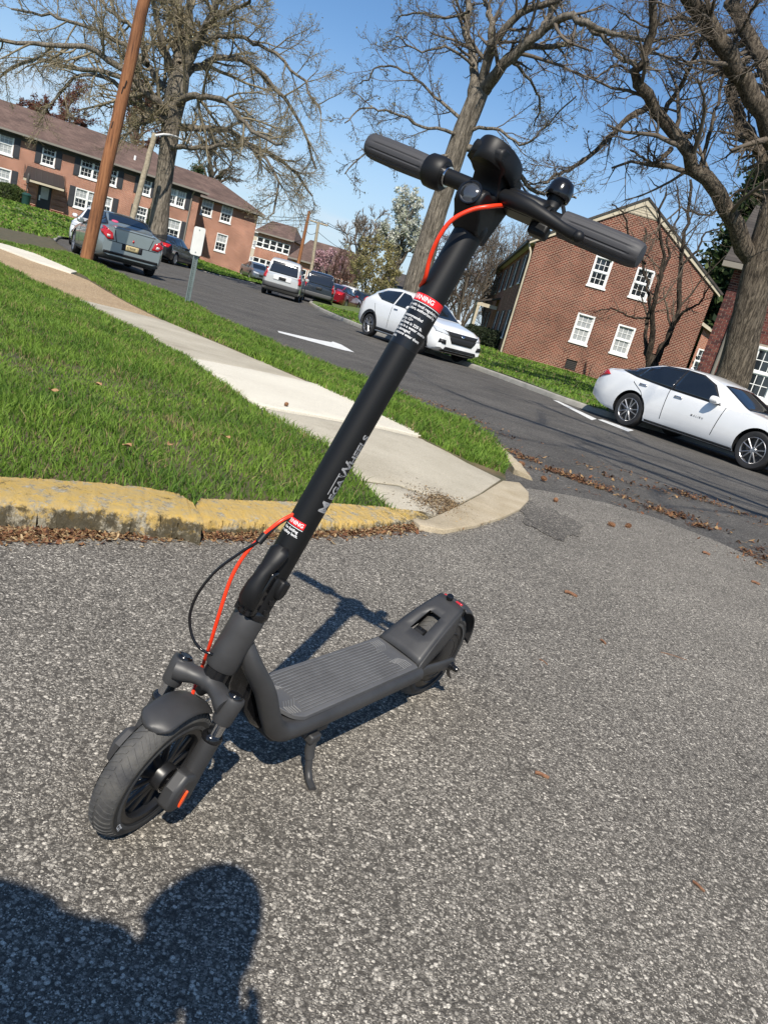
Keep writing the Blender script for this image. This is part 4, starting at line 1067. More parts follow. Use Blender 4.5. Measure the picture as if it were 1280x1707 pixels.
def tree(name, label, trunk, limbs, levels, m_bark, m_twig, bud=None, base=None, group=None, cat='tree', D0=40, flare=1.0):
    """trunk and limbs: lists of (x, y, D, width) read off the photograph at a chosen depth"""
    tp = [dp(x, y, D) for x, y, D, w in trunk]; tr = [wpx(w, D) for x, y, D, w in trunk]
    if base is not None: base = Vector((base[0], base[1], -.12))
    o0 = Vector(base) if base is not None else Vector((tp[0].x, tp[0].y, tp[0].z))
    root = empty(name, o0); tag(root, label, cat, group)
    def arr(pts, rad, n, wob):
        q = smooth_path(pts, n, wob); rr = np.interp(np.linspace(0, len(rad) - 1, n), np.arange(len(rad)), rad)
        return np.array([tuple(v - o0) for v in q]), rr
    if base is not None:
        d = (tp[1] - tp[0]); b = Vector(base)
        tp = [b, b.lerp(tp[0], .3), b.lerp(tp[0], .62)] + tp; tr = [tr[0] * 1.45 * flare, tr[0] * 1.2 * flare, tr[0] * 1.05] + tr
    A, rr = arr(tp, tr, 22, .012)
    v, f = tube_arrays(A[None], rr[None], 16)
    link('trunk', np_mesh('trunk', v, f, m_bark, True), root)
    LP, LR = [], []
    for lb in limbs:
        pts = [dp(x, y, D) for x, y, D, w in lb]; rad = [wpx(w, D) for x, y, D, w in lb]
        if len(pts) < 2: continue
        Lm = sum((pts[i + 1] - pts[i]).length for i in range(len(pts) - 1))
        a, r = arr(pts, rad, 20, .007 * Lm)
        v, f = tube_arrays(a[None], r[None], 9)
        link('limb', np_mesh('limb', v, f, m_bark, True), root)
        LP.append(a); LR.append(r)
    P, Rr = np.array(LP), np.array(LR); tw = []; allP = None
    for k, lv in enumerate(levels):
        P, Rr = grow(P, Rr, **lv)
        tw.append(tube_arrays(P, Rr, 5 if k == 0 else 3))
        last = P
    v, f = merge(tw)
    link('crown', np_mesh('crown', v, f, m_twig, True), root)
    if bud:
        v, f, c = buds(last, *bud)
        me = np_mesh('buds', v, f, M_LEAF); set_tone(me, c); o = link('buds', me, root); o['kind'] = 'stuff'
    return root
def off_d(l, d0, d1):
    """give a limb read off the picture its own run in depth"""
    n = len(l); return [(x, y, D + d0 + (d1 - d0) * (i / max(1, n - 1)), w) for i, (x, y, D, w) in enumerate(l)]
def lb(D, pts, w0, w1, d1=0.0):
    n = len(pts); return [(x, y, D + d1 * i / (n - 1), w0 + (w1 - w0) * (i / (n - 1)) ** .7) for i, (x, y) in enumerate(pts)]

# ---- great budding tree before the apartments
D1 = 43
t1_limbs = [lb(D1, [(289, 192), (272, 180), (249, 157), (203, 112), (141, 77), (66, 75), (0, 66), (-40, 80)], 17, 4, -5),
            lb(D1, [(290, 195), (268, 176), (243, 144), (154, 118), (85, 105), (43, 102), (0, 130)], 14, 3, 3),
            lb(D1, [(287, 206), (266, 194), (243, 184), (197, 141), (148, 125), (100, 150), (70, 190)], 13, 3, -3),
            lb(D1, [(294, 165), (272, 145), (246, 108), (232, 60), (190, 20), (150, -10)], 13, 4, 4),
            lb(D1, [(288, 130), (272, 70), (255, 0), (240, -60)], 14, 6, -2),
            lb(D1, [(293, 130), (297, 60), (299, -20), (300, -70)], 15, 8, 1),
            lb(D1, [(300, 110), (312, 50), (318, -10), (325, -60)], 15, 8, 4),
            lb(D1, [(305, 125), (330, 70), (362, 8), (390, -40)], 17, 6, -1),
            lb(D1, [(318, 95), (345, 40), (400, 12), (430, -15)], 10, 4, -5),
            lb(D1, [(298, 132), (312, 122), (340, 106), (373, 95), (417, 107), (468, 160), (506, 214), (527, 282)], 16, 3, 4),
            lb(D1, [(292, 170), (310, 166), (340, 165), (373, 169), (408, 205), (438, 232), (470, 240)], 14, 4, -6),
            lb(D1, [(286, 213), (305, 212), (340, 213), (385, 220), (426, 249), (468, 267), (497, 294), (521, 327)], 14, 3, 3),
            lb(D1, [(281, 250), (300, 247), (340, 246), (402, 243), (438, 261), (462, 303), (456, 356)], 10, 3, -4),
            lb(D1, [(286, 210), (266, 199), (240, 195), (222, 215), (195, 232)], 8, 3, -3),
            lb(D1, [(330, 70), (390, 60), (440, 80), (500, 130), (535, 190)], 8, 3, -2),
            lb(D1, [(246, 108), (180, 60), (100, 30), (20, 15)], 9, 3, 2)]
tree('budding_tree', 'great spreading budding tree with a thick grey trunk before the long brick apartments',
     [(262, 395, D1, 33), (270, 330, D1, 27), (279, 265, D1, 26), (287, 200, D1, 29), (296, 150, D1, 33), (301, 115, D1, 26)],
     t1_limbs, [dict(per=17, lenf=.30, ang=48, K=6, rr=.55, t0=.16, up=.03, wig=.16, rmin=.022), dict(per=11, lenf=.50, ang=42, K=5, rr=.6, t0=.2, up=.0, wig=.22, rmin=.013), dict(per=8, lenf=.50, ang=40, K=4, rr=.7, t0=.25, up=.02, wig=.25, rmin=.0085)],
     M_BARK_G, M_TWIG_L, (26000, .036, [(.30, .27, .13), (.36, .32, .17), (.22, .19, .10)], .12), base=dp(258, 425, D1))
# ---- tree behind the white crossover
D2 = 27.5
t2_limbs = [lb(D2, [(787, 160), (790, 103), (779, 62), (781, 0), (786, -60)], 16, 8, 1),
            lb(D2, [(803, 150), (816, 94), (826, 62), (872, 19), (919, 2), (960, -20)], 16, 8, -2),
            lb(D2, [(819, 72), (816, 22), (807, 0), (795, -50)], 11, 5, 2),
            lb(D2, [(808, 148), (822, 125), (851, 97), (897, 53), (935, 34), (960, 30), (1001, 50), (1025, 56), (1075, 68)], 22, 5, -4),
            lb(D2, [(965, 32), (985, 45), (1013, 71), (1037, 98), (1057, 104), (1100, 120)], 12, 3, -2),
            lb(D2, [(830, 112), (850, 92), (872, 81), (915, 78), (957, 72)], 12, 7, -1),
            lb(D2, [(905, 48), (918, 20), (925, -20)], 12, 7, 1),
            lb(D2, [(776, 205), (735, 170), (690, 130), (640, 110), (600, 140)], 6, 2, 2),
            lb(D2, [(770, 225), (720, 215), (660, 190), (610, 180), (575, 205)], 6, 2, -3),
            lb(D2, [(762, 255), (715, 262), (670, 255), (620, 250), (575, 290)], 6, 2, -2),
            lb(D2, [(790, 110), (745, 80), (700, 85), (660, 60)], 5, 2, -2),
            lb(D2, [(781, 20), (740, 30), (690, 20), (660, 35)], 5, 2, 3),
            lb(D2, [(782, 220), (830, 215), (870, 240), (910, 210), (960, 160)], 6, 2, -2),
            lb(D2, [(775, 245), (830, 262), (868, 296), (897, 322), (920, 320), (960, 330)], 12, 3, 1),
            lb(D2, [(786, -50), (800, -140), (840, -240), (850, -330)], 10, 4, 0),
            lb(D2, [(925, -15), (950, -90), (990, -170), (1000, -260)], 10, 4, 0),
            lb(D2, [(955, -18), (1010, -70), (1070, -140), (1100, -240)], 9, 3, 1),
            lb(D2, [(850, 98), (880, 130), (900, 170), (890, 210)], 6, 2, 2)]
tree('budding_tree', 'bare budding tree rising right behind the white crossover with a snapped side branch',
     [(694, 470, D2, 38), (716, 395, D2, 33), (738, 325, D2, 29), (757, 262, D2, 31), (777, 208, D2, 30), (797, 158, D2, 29), (806, 138, D2, 22)],
     t2_limbs, [dict(per=12, lenf=.30, ang=50, K=6, rr=.5, t0=.15, up=.03, wig=.17, rmin=.012), dict(per=9, lenf=.52, ang=45, K=5, rr=.6, t0=.2, up=.02, wig=.22, rmin=.008), dict(per=5, lenf=.5, ang=42, K=4, rr=.7, t0=.3, up=.04, wig=.24, rmin=.0055)],
     M_BARK_G, M_TWIG, (6500, .03, [(.20, .19, .08), (.26, .24, .12)], .05), base=dp(686, 505, D2))
# ---- leaning tree at the right edge
D3 = 21
t3_limbs = [lb(D3, [(1262, 440), (1222, 375), (1197, 326), (1161, 285), (1131, 237), (1084, 178), (1060, 133), (1069, 104), (1084, 44), (1093, 0), (1098, -40)], 31, 9, -2.5),
            lb(D3, [(1300, 330), (1292, 250), (1280, 208), (1235, 133), (1197, 68), (1167, 18), (1149, -10), (1120, -60)], 36, 20, -2),
            lb(D3, [(1310, 240), (1285, 135), (1256, 77), (1229, 27), (1218, -5), (1205, -60)], 26, 16, 1.5),
            lb(D3, [(1300, 300), (1274, 264), (1250, 231), (1229, 190), (1218, 142), (1235, 110)], 24, 12, 2),
            lb(D3, [(1084, 178), (1060, 188), (1034, 208), (989, 255), (950, 280), (927, 291), (905, 305)], 11, 4, -1),
            lb(D3, [(1103, 192), (1146, 119), (1173, 53), (1190, 0)], 8, 4, -2),
            lb(D3, [(1165, 282), (1185, 208), (1209, 116), (1225, 60)], 7, 3, 1),
            lb(D3, [(1118, 248), (1105, 262), (1088, 272), (1070, 262), (1050, 250)], 8, 3, -1),
            lb(D3, [(1072, 95), (1110, 70), (1150, 60), (1200, 70)], 5, 2, 2),
            lb(D3, [(1131, 232), (1148, 226), (1153, 219)], 10, 6, 0),
            lb(D3, [(1062, 128), (1030, 110), (990, 130), (960, 120)], 5, 2, -1),
            lb(D3, [(1180, 40), (1130, 30), (1080, 45), (1030, 20)], 7, 2, 2),
            lb(D3, [(1235, 130), (1215, 90), (1240, 40), (1262, 0)], 7, 3, -2),
            lb(D3, [(1270, 330), (1230, 320), (1180, 360), (1130, 350), (1090, 390)], 5, 2, -1)]
tree('leaning_tree', 'large rough-barked tree leaning in over the white sedan from the right edge',
     [(1230, 600, D3, 52), (1243, 540, D3, 49), (1257, 480, D3, 47), (1275, 410, D3, 46), (1295, 340, D3, 44), (1310, 260, D3, 36), (1320, 180, D3, 26)],
     t3_limbs, [dict(per=15, lenf=.30, ang=52, K=6, rr=.42, t0=.12, up=.0, wig=.22, rmin=.010), dict(per=10, lenf=.55, ang=46, K=5, rr=.6, t0=.2, up=.0, wig=.26, rmin=.007), dict(per=5, lenf=.55, ang=44, K=4, rr=.7, t0=.3, up=.0, wig=.28, rmin=.0045)],
     M_BARK_B, M_TWIG, (500, .035, [(.05, .035, .025), (.10, .06, .03)], .05), base=dp(1208, 668, D3))
# ---- small multi-stem tree against the gable
D4 = 31
t4_limbs = [lb(D4, [(1080, 600), (1086, 540), (1090, 496), (1104, 438), (1096, 371), (1110, 320)], 11, 3, -1),
            lb(D4, [(1090, 600), (1105, 575), (1122, 543), (1133, 473), (1135, 410), (1147, 360), (1150, 300)], 13, 4, 1),
            lb(D4, [(1082, 605), (1076, 560), (1082, 500), (1070, 440), (1075, 380)], 8, 3, 1.5),
            lb(D4, [(1123, 540), (1140, 520), (1165, 505), (1180, 480)], 6, 2, -1),
            lb(D4, [(1097, 460), (1115, 430), (1110, 400), (1130, 360), (1128, 310)], 6, 2, .5),
            lb(D4, [(1084, 530), (1050, 528), (1020, 515), (990, 520)], 4, 1.5, -1),
            lb(D4, [(1134, 440), (1160, 420), (1175, 390), (1200, 380)], 5, 2, 1),
            lb(D4, [(1075, 440), (1050, 400), (1040, 360), (1020, 340)], 4, 2, -1)]
tree('small_tree', 'small bare tree with several dark stems against the brick gable wall', [(1086, 622, D4, 22), (1086, 605, D4, 20), (1087, 590, D4, 12)],
     t4_limbs, [dict(per=9, lenf=.32, ang=42, K=5, rr=.5, t0=.2, up=.05, wig=.2, rmin=.009), dict(per=5, lenf=.5, ang=42, K=4, rr=.6, t0=.25, up=.03, wig=.24, rmin=.006), dict(per=3, lenf=.5, ang=40, K=4, rr=.7, t0=.3, wig=.25, rmin=.0045)],
     M_BARK_D, M_TWIG, base=dp(1086, 634, D4))

# ---- trees and bushes farther off, each grown from its own foot
def free_tree(name, label, x, y, D, hpx, wpx_, m_bark, m_twig, lv=(9, 7, 5), bud=None, spread=34, trunk_frac=.3, group=None, rmin=.02, stems=7, cat='tree', multi=False):
    b = dp(x, y, D); k = D / CAM_F; H = hpx * k; W = wpx_ * k
    if b.z > .3: trunk_frac = (b.z + H * trunk_frac) / (H + b.z); H += b.z
    b.z = 0.0
    root = empty(name, b); tag(root, label, cat, group)
    r0 = H * .022
    top = Vector((random.gauss(0, .03) * H, random.gauss(0, .03) * H, H * trunk_frac))
    if multi:
        P0 = None
    else:
        a = np.array([tuple(Vector((0, 0, -.4)).lerp(top, t)) for t in np.linspace(0, 1, 6)]); rr = np.linspace(r0 * 1.3, r0 * .8, 6)
        v, f = tube_arrays(a[None], rr[None], 9); link('trunk', np_mesh('trunk', v, f, m_bark, True), root)
    P = []; Rr = []
    for i in range(stems):
        az = 2 * math.pi * (i + random.uniform(-.3, .3)) / stems; tilt = random.uniform(.15, 1.0)
        s = Vector((0, 0, 0)) if multi else Vector((0, 0, H * trunk_frac)).lerp(top, 1) * random.uniform(.7, 1.0)
        e = Vector((math.cos(az) * W * .42 * tilt, math.sin(az) * W * .42 * tilt, H * (.97 - .38 * tilt ** 2)))
        mid = s.lerp(e, .5) + Vector((math.cos(az), math.sin(az), 0)) * (W * .05) + Vector((0, 0, H * .05))
        q = smooth_path([s, mid, e], 10, H * .008); P.append([tuple(v) for v in q]); Rr.append(np.linspace(r0 * .62, r0 * .15, 10))
    P, Rr = np.array(P), np.array(Rr); tw = [tube_arrays(P, Rr, 6)]
    for i, n_ in enumerate(lv):
        P, Rr = grow(P, Rr, per=n_, lenf=(.42, .5, .5)[i], ang=spread, K=(5, 4, 3)[i], rr=.55, t0=.2, up=.05, wig=.18, rmin=rmin * (1, .7, .5)[i])
        tw.append(tube_arrays(P, Rr, 4 if i == 0 else 3))
    v, f = merge(tw); link('crown', np_mesh('crown', v, f, m_twig, True), root)
    if bud:
        v, f, c = buds(P, *bud); me = np_mesh('foliage', v, f, M_LEAF); set_tone(me, c); link('foliage', me, root)['kind'] = 'stuff'
    return root
free_tree('bare_tree', 'pale bare tree beyond the parked red sedan, left of the white blossom tree', 592, 462, 85, 108, 100, M_BARK_G, M_TWIG_P, (10, 8, 5), rmin=.045)
free_tree('blossom_tree', 'white flowering tree behind the parked cars left of the scooter stem', 648, 478, 72, 135, 80, M_BARK_B, M_TWIG, (9, 7, 5), (11000, .11, [(.62, .63, .55), (.72, .72, .66), (.50, .53, .38)], .10), rmin=.02)
free_tree('pink_blossom_tree', 'small pink flowering tree behind the silver minivan', 538, 478, 80, 56, 70, M_BARK_B, M_TWIG_P, (8, 6, 5), (3600, .10, [(.62, .38, .42), (.70, .48, .50), (.48, .30, .32)], .10), rmin=.02)
free_tree('green_shrub_tree', 'olive green leafing tree left of the white blossom tree', 612, 488, 66, 75, 90, M_BARK_B, M_TWIG_L, (9, 7, 5), (5000, .10, [(.32, .29, .12), (.38, .34, .16), (.24, .21, .09)], .10), rmin=.02, multi=True)
free_tree('bare_thicket', 'grey bare bush thicket left of the white blossom tree', 565, 490, 72, 60, 90, M_BARK_B, M_TWIG_R, (9, 7, 5), rmin=.03, multi=True)
free_tree('bare_thicket', 'tangled bare thicket behind the scooter stem left of the gable house', 768, 535, 58, 140, 130, M_BARK_B, M_TWIG, (10, 8, 6), rmin=.022, multi=True, stems=10)
free_tree('bare_thicket', 'brownish bare thicket touching the far end of the gable house', 812, 545, 66, 150, 110, M_BARK_B, M_TWIG_P, (10, 8, 6), rmin=.025, multi=True, stems=10)
free_tree('bare_thicket', 'bare thicket just right of the big trunk behind the white crossover', 735, 520, 62, 120, 100, M_BARK_B, M_TWIG_R, (10, 8, 5), rmin=.025, multi=True, stems=9)
free_tree('bare_tree', 'bare tree rising behind the hipped roof of the apartment wing', 338, 330, 95, 110, 130, M_BARK_B, M_TWIG, (9, 7, 5), rmin=.04, stems=8)
free_tree('red_budding_tree', 'reddish budding tree behind the long apartment roof, left of the pole', 92, 235, 88, 95, 130, M_BARK_B, M_TWIG_R, (9, 8, 6), (9000, .10, [(.16, .05, .035), (.20, .08, .05)], .1), rmin=.03)
free_tree('red_budding_tree', 'reddish brown budding tree behind the long apartment roof, right of the pole', 218, 270, 88, 110, 120, M_BARK_B, M_TWIG_R, (9, 8, 6), (9000, .10, [(.15, .06, .04), (.19, .10, .06)], .1), rmin=.03)
# the tree whose shadow streaks the street stands to the right of the camera
def shade_tree():
    root = empty('bare_tree', (8.0, -1.0, 0)); tag(root, 'tall bare tree standing right of the camera, its shadow streaking the street', 'tree')
    a = np.array([(0, 0, z) for z in np.linspace(-.2, 6, 7)]); rr = np.linspace(.36, .24, 7)
    v, f = tube_arrays(a[None], rr[None], 10); link('trunk', np_mesh('trunk', v, f, M_BARK_B, True), root)
    P, Q = [], []
    for i in range(9):
        az = 2 * math.pi * i / 9 + .3; e = Vector((math.cos(az) * 7.0, math.sin(az) * 4.0, 12.5 + 5 * random.random()))
        q = smooth_path([Vector((0, 0, 5.2)), Vector((math.cos(az) * 2, math.sin(az) * 1.6, 9)), e], 10, .15); P.append([tuple(v) for v in q]); Q.append(np.linspace(.17, .05, 10))
    P, Rr = np.array(P), np.array(Q); tw = [tube_arrays(P, Rr, 6)]
    for n_, lf in ((8, .4), (6, .5)):
        P, Rr = grow(P, Rr, per=n_, lenf=lf, ang=42, K=5, rr=.55, t0=.2, up=.03, wig=.18, rmin=.018); tw.append(tube_arrays(P, Rr, 4))
    v, f = merge(tw); link('crown', np_mesh('crown', v, f, M_TWIG, True), root)
shade_tree()

# ---- evergreens: needle clumps on drooping boughs
def evergreen(name, label, x, y, D, hpx, wpx_, cols, n=420, cat='tree', group=None):
    b = dp(x, y, D); k = D / CAM_F; H, W = hpx * k + max(0, b.z), wpx_ * k; b.z = 0.0
    root = empty(name, b); tag(root, label, cat, group)
    a = np.array([(0, 0, z) for z in np.linspace(-.5, H, 8)]); rr = np.linspace(H * .018, .03, 8)
    v, f = tube_arrays(a[None], rr[None], 8); link('trunk', np_mesh('trunk', v, f, M_BARK_D, True), root)
    Vs, Fs, Cs, o = [], [], [], 0; P = []
    for i in range(n):
        t = random.random() ** .8; z = H * (.10 + .9 * t); R_ = W * .5 * (1.05 - t) ** .75 * random.uniform(.55, 1.1); az = random.uniform(0, 2 * math.pi)
        P.append([(0, 0, z), (math.cos(az) * R_ * .5, math.sin(az) * R_ * .5, z + .02 * H), (math.cos(az) * R_, math.sin(az) * R_, z + random.uniform(-.03, .04) * H)])
    P = np.array(P); v, f = tube_arrays(P, np.full((n, 3), .03), 3); link('bough', np_mesh('bough', v, f, M_BARK_D), root)
    v, f, c = buds(P, n * 55, .16 * H / 12, cols, .035 * H)
    me = np_mesh('needles', v, f, M_LEAF); set_tone(me, c); link('needles', me, root)['kind'] = 'stuff'
PINE = [(.035, .065, .020), (.055, .090, .028), (.09, .12, .04), (.02, .04, .015)]
evergreen('pine_tree', 'dark green pine behind the leaning tree at the right edge', 1268, 640, 52, 470, 230, PINE, 520)
evergreen('pine_tree', 'dark green pine showing between the gable house and the dark brick house', 1158, 640, 58, 330, 150, PINE, 380)
evergreen('small_evergreen', 'small green conifer peeking over the joint of the apartment roofs', 322, 330, 90, 45, 22, PINE, 120)
evergreen('dark_evergreen', 'narrow dark evergreen by the apartment wall behind the great trunk', 247, 402, 58, 55, 22, PINE, 160)

# ---- clipped shrubs and hedges
def shrub(name, label, c, size, cols, n=5000, leaf=.05, cat='shrub', group=None):
    root = empty(name, c); tag(root, label, cat, group)
    core = MB().lathe([(.05, 0), (.8, .05), (.95, .35), (.9, .7), (.55, .93), (.02, 1.0)], (0, 0, 0), (0, 0, 1), 18)
    core.v = [(x * size[0] * .42, y * size[1] * .42, z * size[2] * .9) for x, y, z in core.v]
    core.build('branch_mass', mat('shrub_core', (.012, .016, .008), .95), root)
    d = RNG.normal(size=(n, 3)); d /= np.linalg.norm(d, axis=1, keepdims=True); d = np.sign(d) * np.abs(d) ** .75
    r = RNG.uniform(.82, 1.04, (n, 1)) * (1 + .08 * np.sin(d[:, :1] * 9) * np.cos(d[:, 1:2] * 7 + d[:, 2:] * 5))
    P = d * r * np.array(size) * .5 + np.array([0, 0, size[2] * .5]); P = P[P[:, 2] > 0]; n = len(P)
    a = RNG.normal(size=(n, 3)); a /= np.linalg.norm(a, axis=1, keepdims=True); b = np.cross(a, RNG.normal(size=(n, 3))); b /= np.linalg.norm(b, axis=1, keepdims=True)
    s = leaf * RNG.uniform(.6, 1.3, (n, 1))
    V = np.stack([P - a * s, P + b * s * .6, P + a * s, P - b * s * .6], 1).reshape(-1, 3)
    me = np_mesh('foliage', V, np.arange(n * 4).reshape(-1, 4), M_LEAF)
    set_tone(me, np.repeat(np.array(cols)[RNG.integers(0, len(cols), n)] * RNG.uniform(.6, 1.25, (n, 1)), 4, 0))
    link('foliage', me, root)['kind'] = 'stuff'
    return root
GREEN = [(.05, .085, .022), (.08, .115, .03), (.12, .15, .045)]
DGREEN = [(.022, .035, .016), (.035, .05, .022), (.05, .06, .03)]
# ================================================================== buildings
def brick(name, c1, c2, mortar, along='x', blotch=.25):
    m = mat(name, c1, .9); n, l, b = nodes_of(m)
    b.inputs['Specular IOR Level'].default_value = .2
    tc = n.new('ShaderNodeTexCoord'); s = n.new('ShaderNodeSeparateXYZ'); c = n.new('ShaderNodeCombineXYZ')
    l.new(tc.outputs['Object'], s.inputs[0]); l.new(s.outputs['X' if along == 'x' else 'Y'], c.inputs[0]); l.new(s.outputs['Z'], c.inputs[1])
    t = n.new('ShaderNodeTexBrick'); t.inputs['Scale'].default_value = 1.0
    t.inputs['Brick Width'].default_value = .215; t.inputs['Row Height'].default_value = .075; t.inputs['Mortar Size'].default_value = .0105
    t.inputs['Mortar Smooth'].default_value = .1; t.inputs['Bias'].default_value = -.1
    t.inputs['Color1'].default_value = (*c1, 1); t.inputs['Color2'].default_value = (*c2, 1); t.inputs['Mortar'].default_value = (*mortar, 1)
    l.new(c.outputs[0], t.inputs['Vector'])
    nz = n.new('ShaderNodeTexNoise'); nz.inputs['Scale'].default_value = .7; nz.inputs['Detail'].default_value = 6
    l.new(tc.outputs['Object'], nz.inputs['Vector'])
    mr = n.new('ShaderNodeMapRange'); mr.inputs['From Min'].default_value = .3; mr.inputs['From Max'].default_value = .7; mr.inputs['To Min'].default_value = 1 - blotch; mr.inputs['To Max'].default_value = 1 + blotch
    l.new(nz.outputs['Fac'], mr.inputs['Value'])
    v = n.new('ShaderNodeVectorMath'); v.operation = 'SCALE'; l.new(t.outputs['Color'], v.inputs[0]); l.new(mr.outputs[0], v.inputs['Scale']); l.new(v.outputs[0], b.inputs['Base Color'])
    bp = n.new('ShaderNodeBump'); bp.inputs['Strength'].default_value = .7; bp.inputs['Distance'].default_value = .012; bp.invert = True
    l.new(t.outputs['Fac'], bp.inputs['Height']); l.new(bp.outputs['Normal'], b.inputs['Normal'])
    return m
def shingle(name, c, c2):
    m = mat(name, c, .95); n, l, b = nodes_of(m)
    tc = n.new('ShaderNodeTexCoord'); t = n.new('ShaderNodeTexBrick'); t.inputs['Scale'].default_value = 1.0
    t.inputs['Brick Width'].default_value = .33; t.inputs['Row Height'].default_value = .11; t.inputs['Mortar Size'].default_value = .006
    t.inputs['Color1'].default_value = (*c, 1); t.inputs['Color2'].default_value = (*c2, 1); t.inputs['Mortar'].default_value = (*[q * .45 for q in c], 1)
    s = n.new('ShaderNodeSeparateXYZ'); cb = n.new('ShaderNodeCombineXYZ'); ad = n.new('ShaderNodeMath')
    l.new(tc.outputs['Object'], s.inputs[0]); l.new(s.outputs['X'], ad.inputs[0]); l.new(s.outputs['Y'], ad.inputs[1]); l.new(ad.outputs[0], cb.inputs[0]); l.new(s.outputs['Z'], cb.inputs[1]); l.new(cb.outputs[0], t.inputs['Vector'])
    nz = n.new('ShaderNodeTexNoise'); nz.inputs['Scale'].default_value = .9; nz.inputs['Detail'].default_value = 7; l.new(tc.outputs['Object'], nz.inputs['Vector'])
    mr = n.new('ShaderNodeMapRange'); mr.inputs['From Min'].default_value = .3; mr.inputs['From Max'].default_value = .7; mr.inputs['To Min'].default_value = .75; mr.inputs['To Max'].default_value = 1.3; l.new(nz.outputs['Fac'], mr.inputs['Value'])
    v = n.new('ShaderNodeVectorMath'); v.operation = 'SCALE'; l.new(t.outputs['Color'], v.inputs[0]); l.new(mr.outputs[0], v.inputs['Scale']); l.new(v.outputs[0], b.inputs['Base Color'])
    return m
BR = dict(c1=(.165, .044, .029), c2=(.075, .021, .017), mortar=(.40, .28, .20))
M_BRICK_X = brick('red_brick_front', **BR); M_BRICK_Y = brick('red_brick_side', **BR, along='y')
BA = dict(c1=(.34, .115, .064), c2=(.25, .075, .045), mortar=(.55, .40, .31))
M_APT_X = brick('orange_brick_front', **BA); M_APT_Y = brick('orange_brick_side', **BA, along='y')
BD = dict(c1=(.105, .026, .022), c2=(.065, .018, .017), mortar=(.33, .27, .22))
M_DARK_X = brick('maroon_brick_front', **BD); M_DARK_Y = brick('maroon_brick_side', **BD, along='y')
M_ROOF = shingle('brown_shingle', (.10, .062, .050), (.135, .088, .070)); M_ROOF_D = shingle('dark_shingle', (.05, .043, .038), (.07, .06, .052))
M_WHITE = mat('white_trim', (.78, .78, .76), .55, var=.06, vscale=4)
M_CREAM = mat('cream_trim', (.48, .42, .31), .7, var=.12, vscale=3)
M_SHUT = mat('dark_shutter', (.032, .034, .040), .55)
M_DARKTRIM = mat('dark_gutter', (.05, .045, .04), .6)
M_GUTTER = mat('grey_gutter', (.22, .20, .17), .5)
M_GLASS = mat('window_glass', (.018, .022, .026), .06, spec=.8)
M_BLIND = mat('window_blind', (.40, .41, .40), .25, spec=.8, col2=(.30, .32, .33), vscale=3)
M_DOOR = mat('dark_door', (.022, .024, .030), .5)
M_STEP = concrete('step_concrete', (.40, .30, .17), (.50, .40, .26), 3)

def wall(name, parent, m, W, z0, z1, holes, M, depth=.10, top=None):
    """brick wall in the local xz plane (facing -y) with real openings: holes = (x0, x1, z0, z1)"""
    xs = sorted({0.0, W, *[h[0] for h in holes], *[h[1] for h in holes]}); zs = sorted({z0, z1, *[h[2] for h in holes], *[h[3] for h in holes]})
    g = MB()
    for i in range(len(xs) - 1):
        for j in range(len(zs) - 1):
            cx, cz = (xs[i] + xs[i + 1]) / 2, (zs[j] + zs[j + 1]) / 2
            if any(h[0] < cx < h[1] and h[2] < cz < h[3] for h in holes): continue
            g.add([(xs[i], 0, zs[j]), (xs[i + 1], 0, zs[j]), (xs[i + 1], 0, zs[j + 1]), (xs[i], 0, zs[j + 1])], [(0, 1, 2, 3)])
    for a, b, c, d in holes:
        q = [(a, c), (b, c), (b, d), (a, d)]
        for k in range(4):
            (x0, y0), (x1, y1) = q[k], q[(k + 1) % 4]
            g.add([(x0, 0, y0), (x1, 0, y1), (x1, depth, y1), (x0, depth, y0)], [(0, 1, 2, 3)])
    if top: g.add(top, [tuple(range(len(top)))])
    g.v = [tuple(M @ Vector(v)) for v in g.v]
    return g.build(name, m, parent, smooth=0)
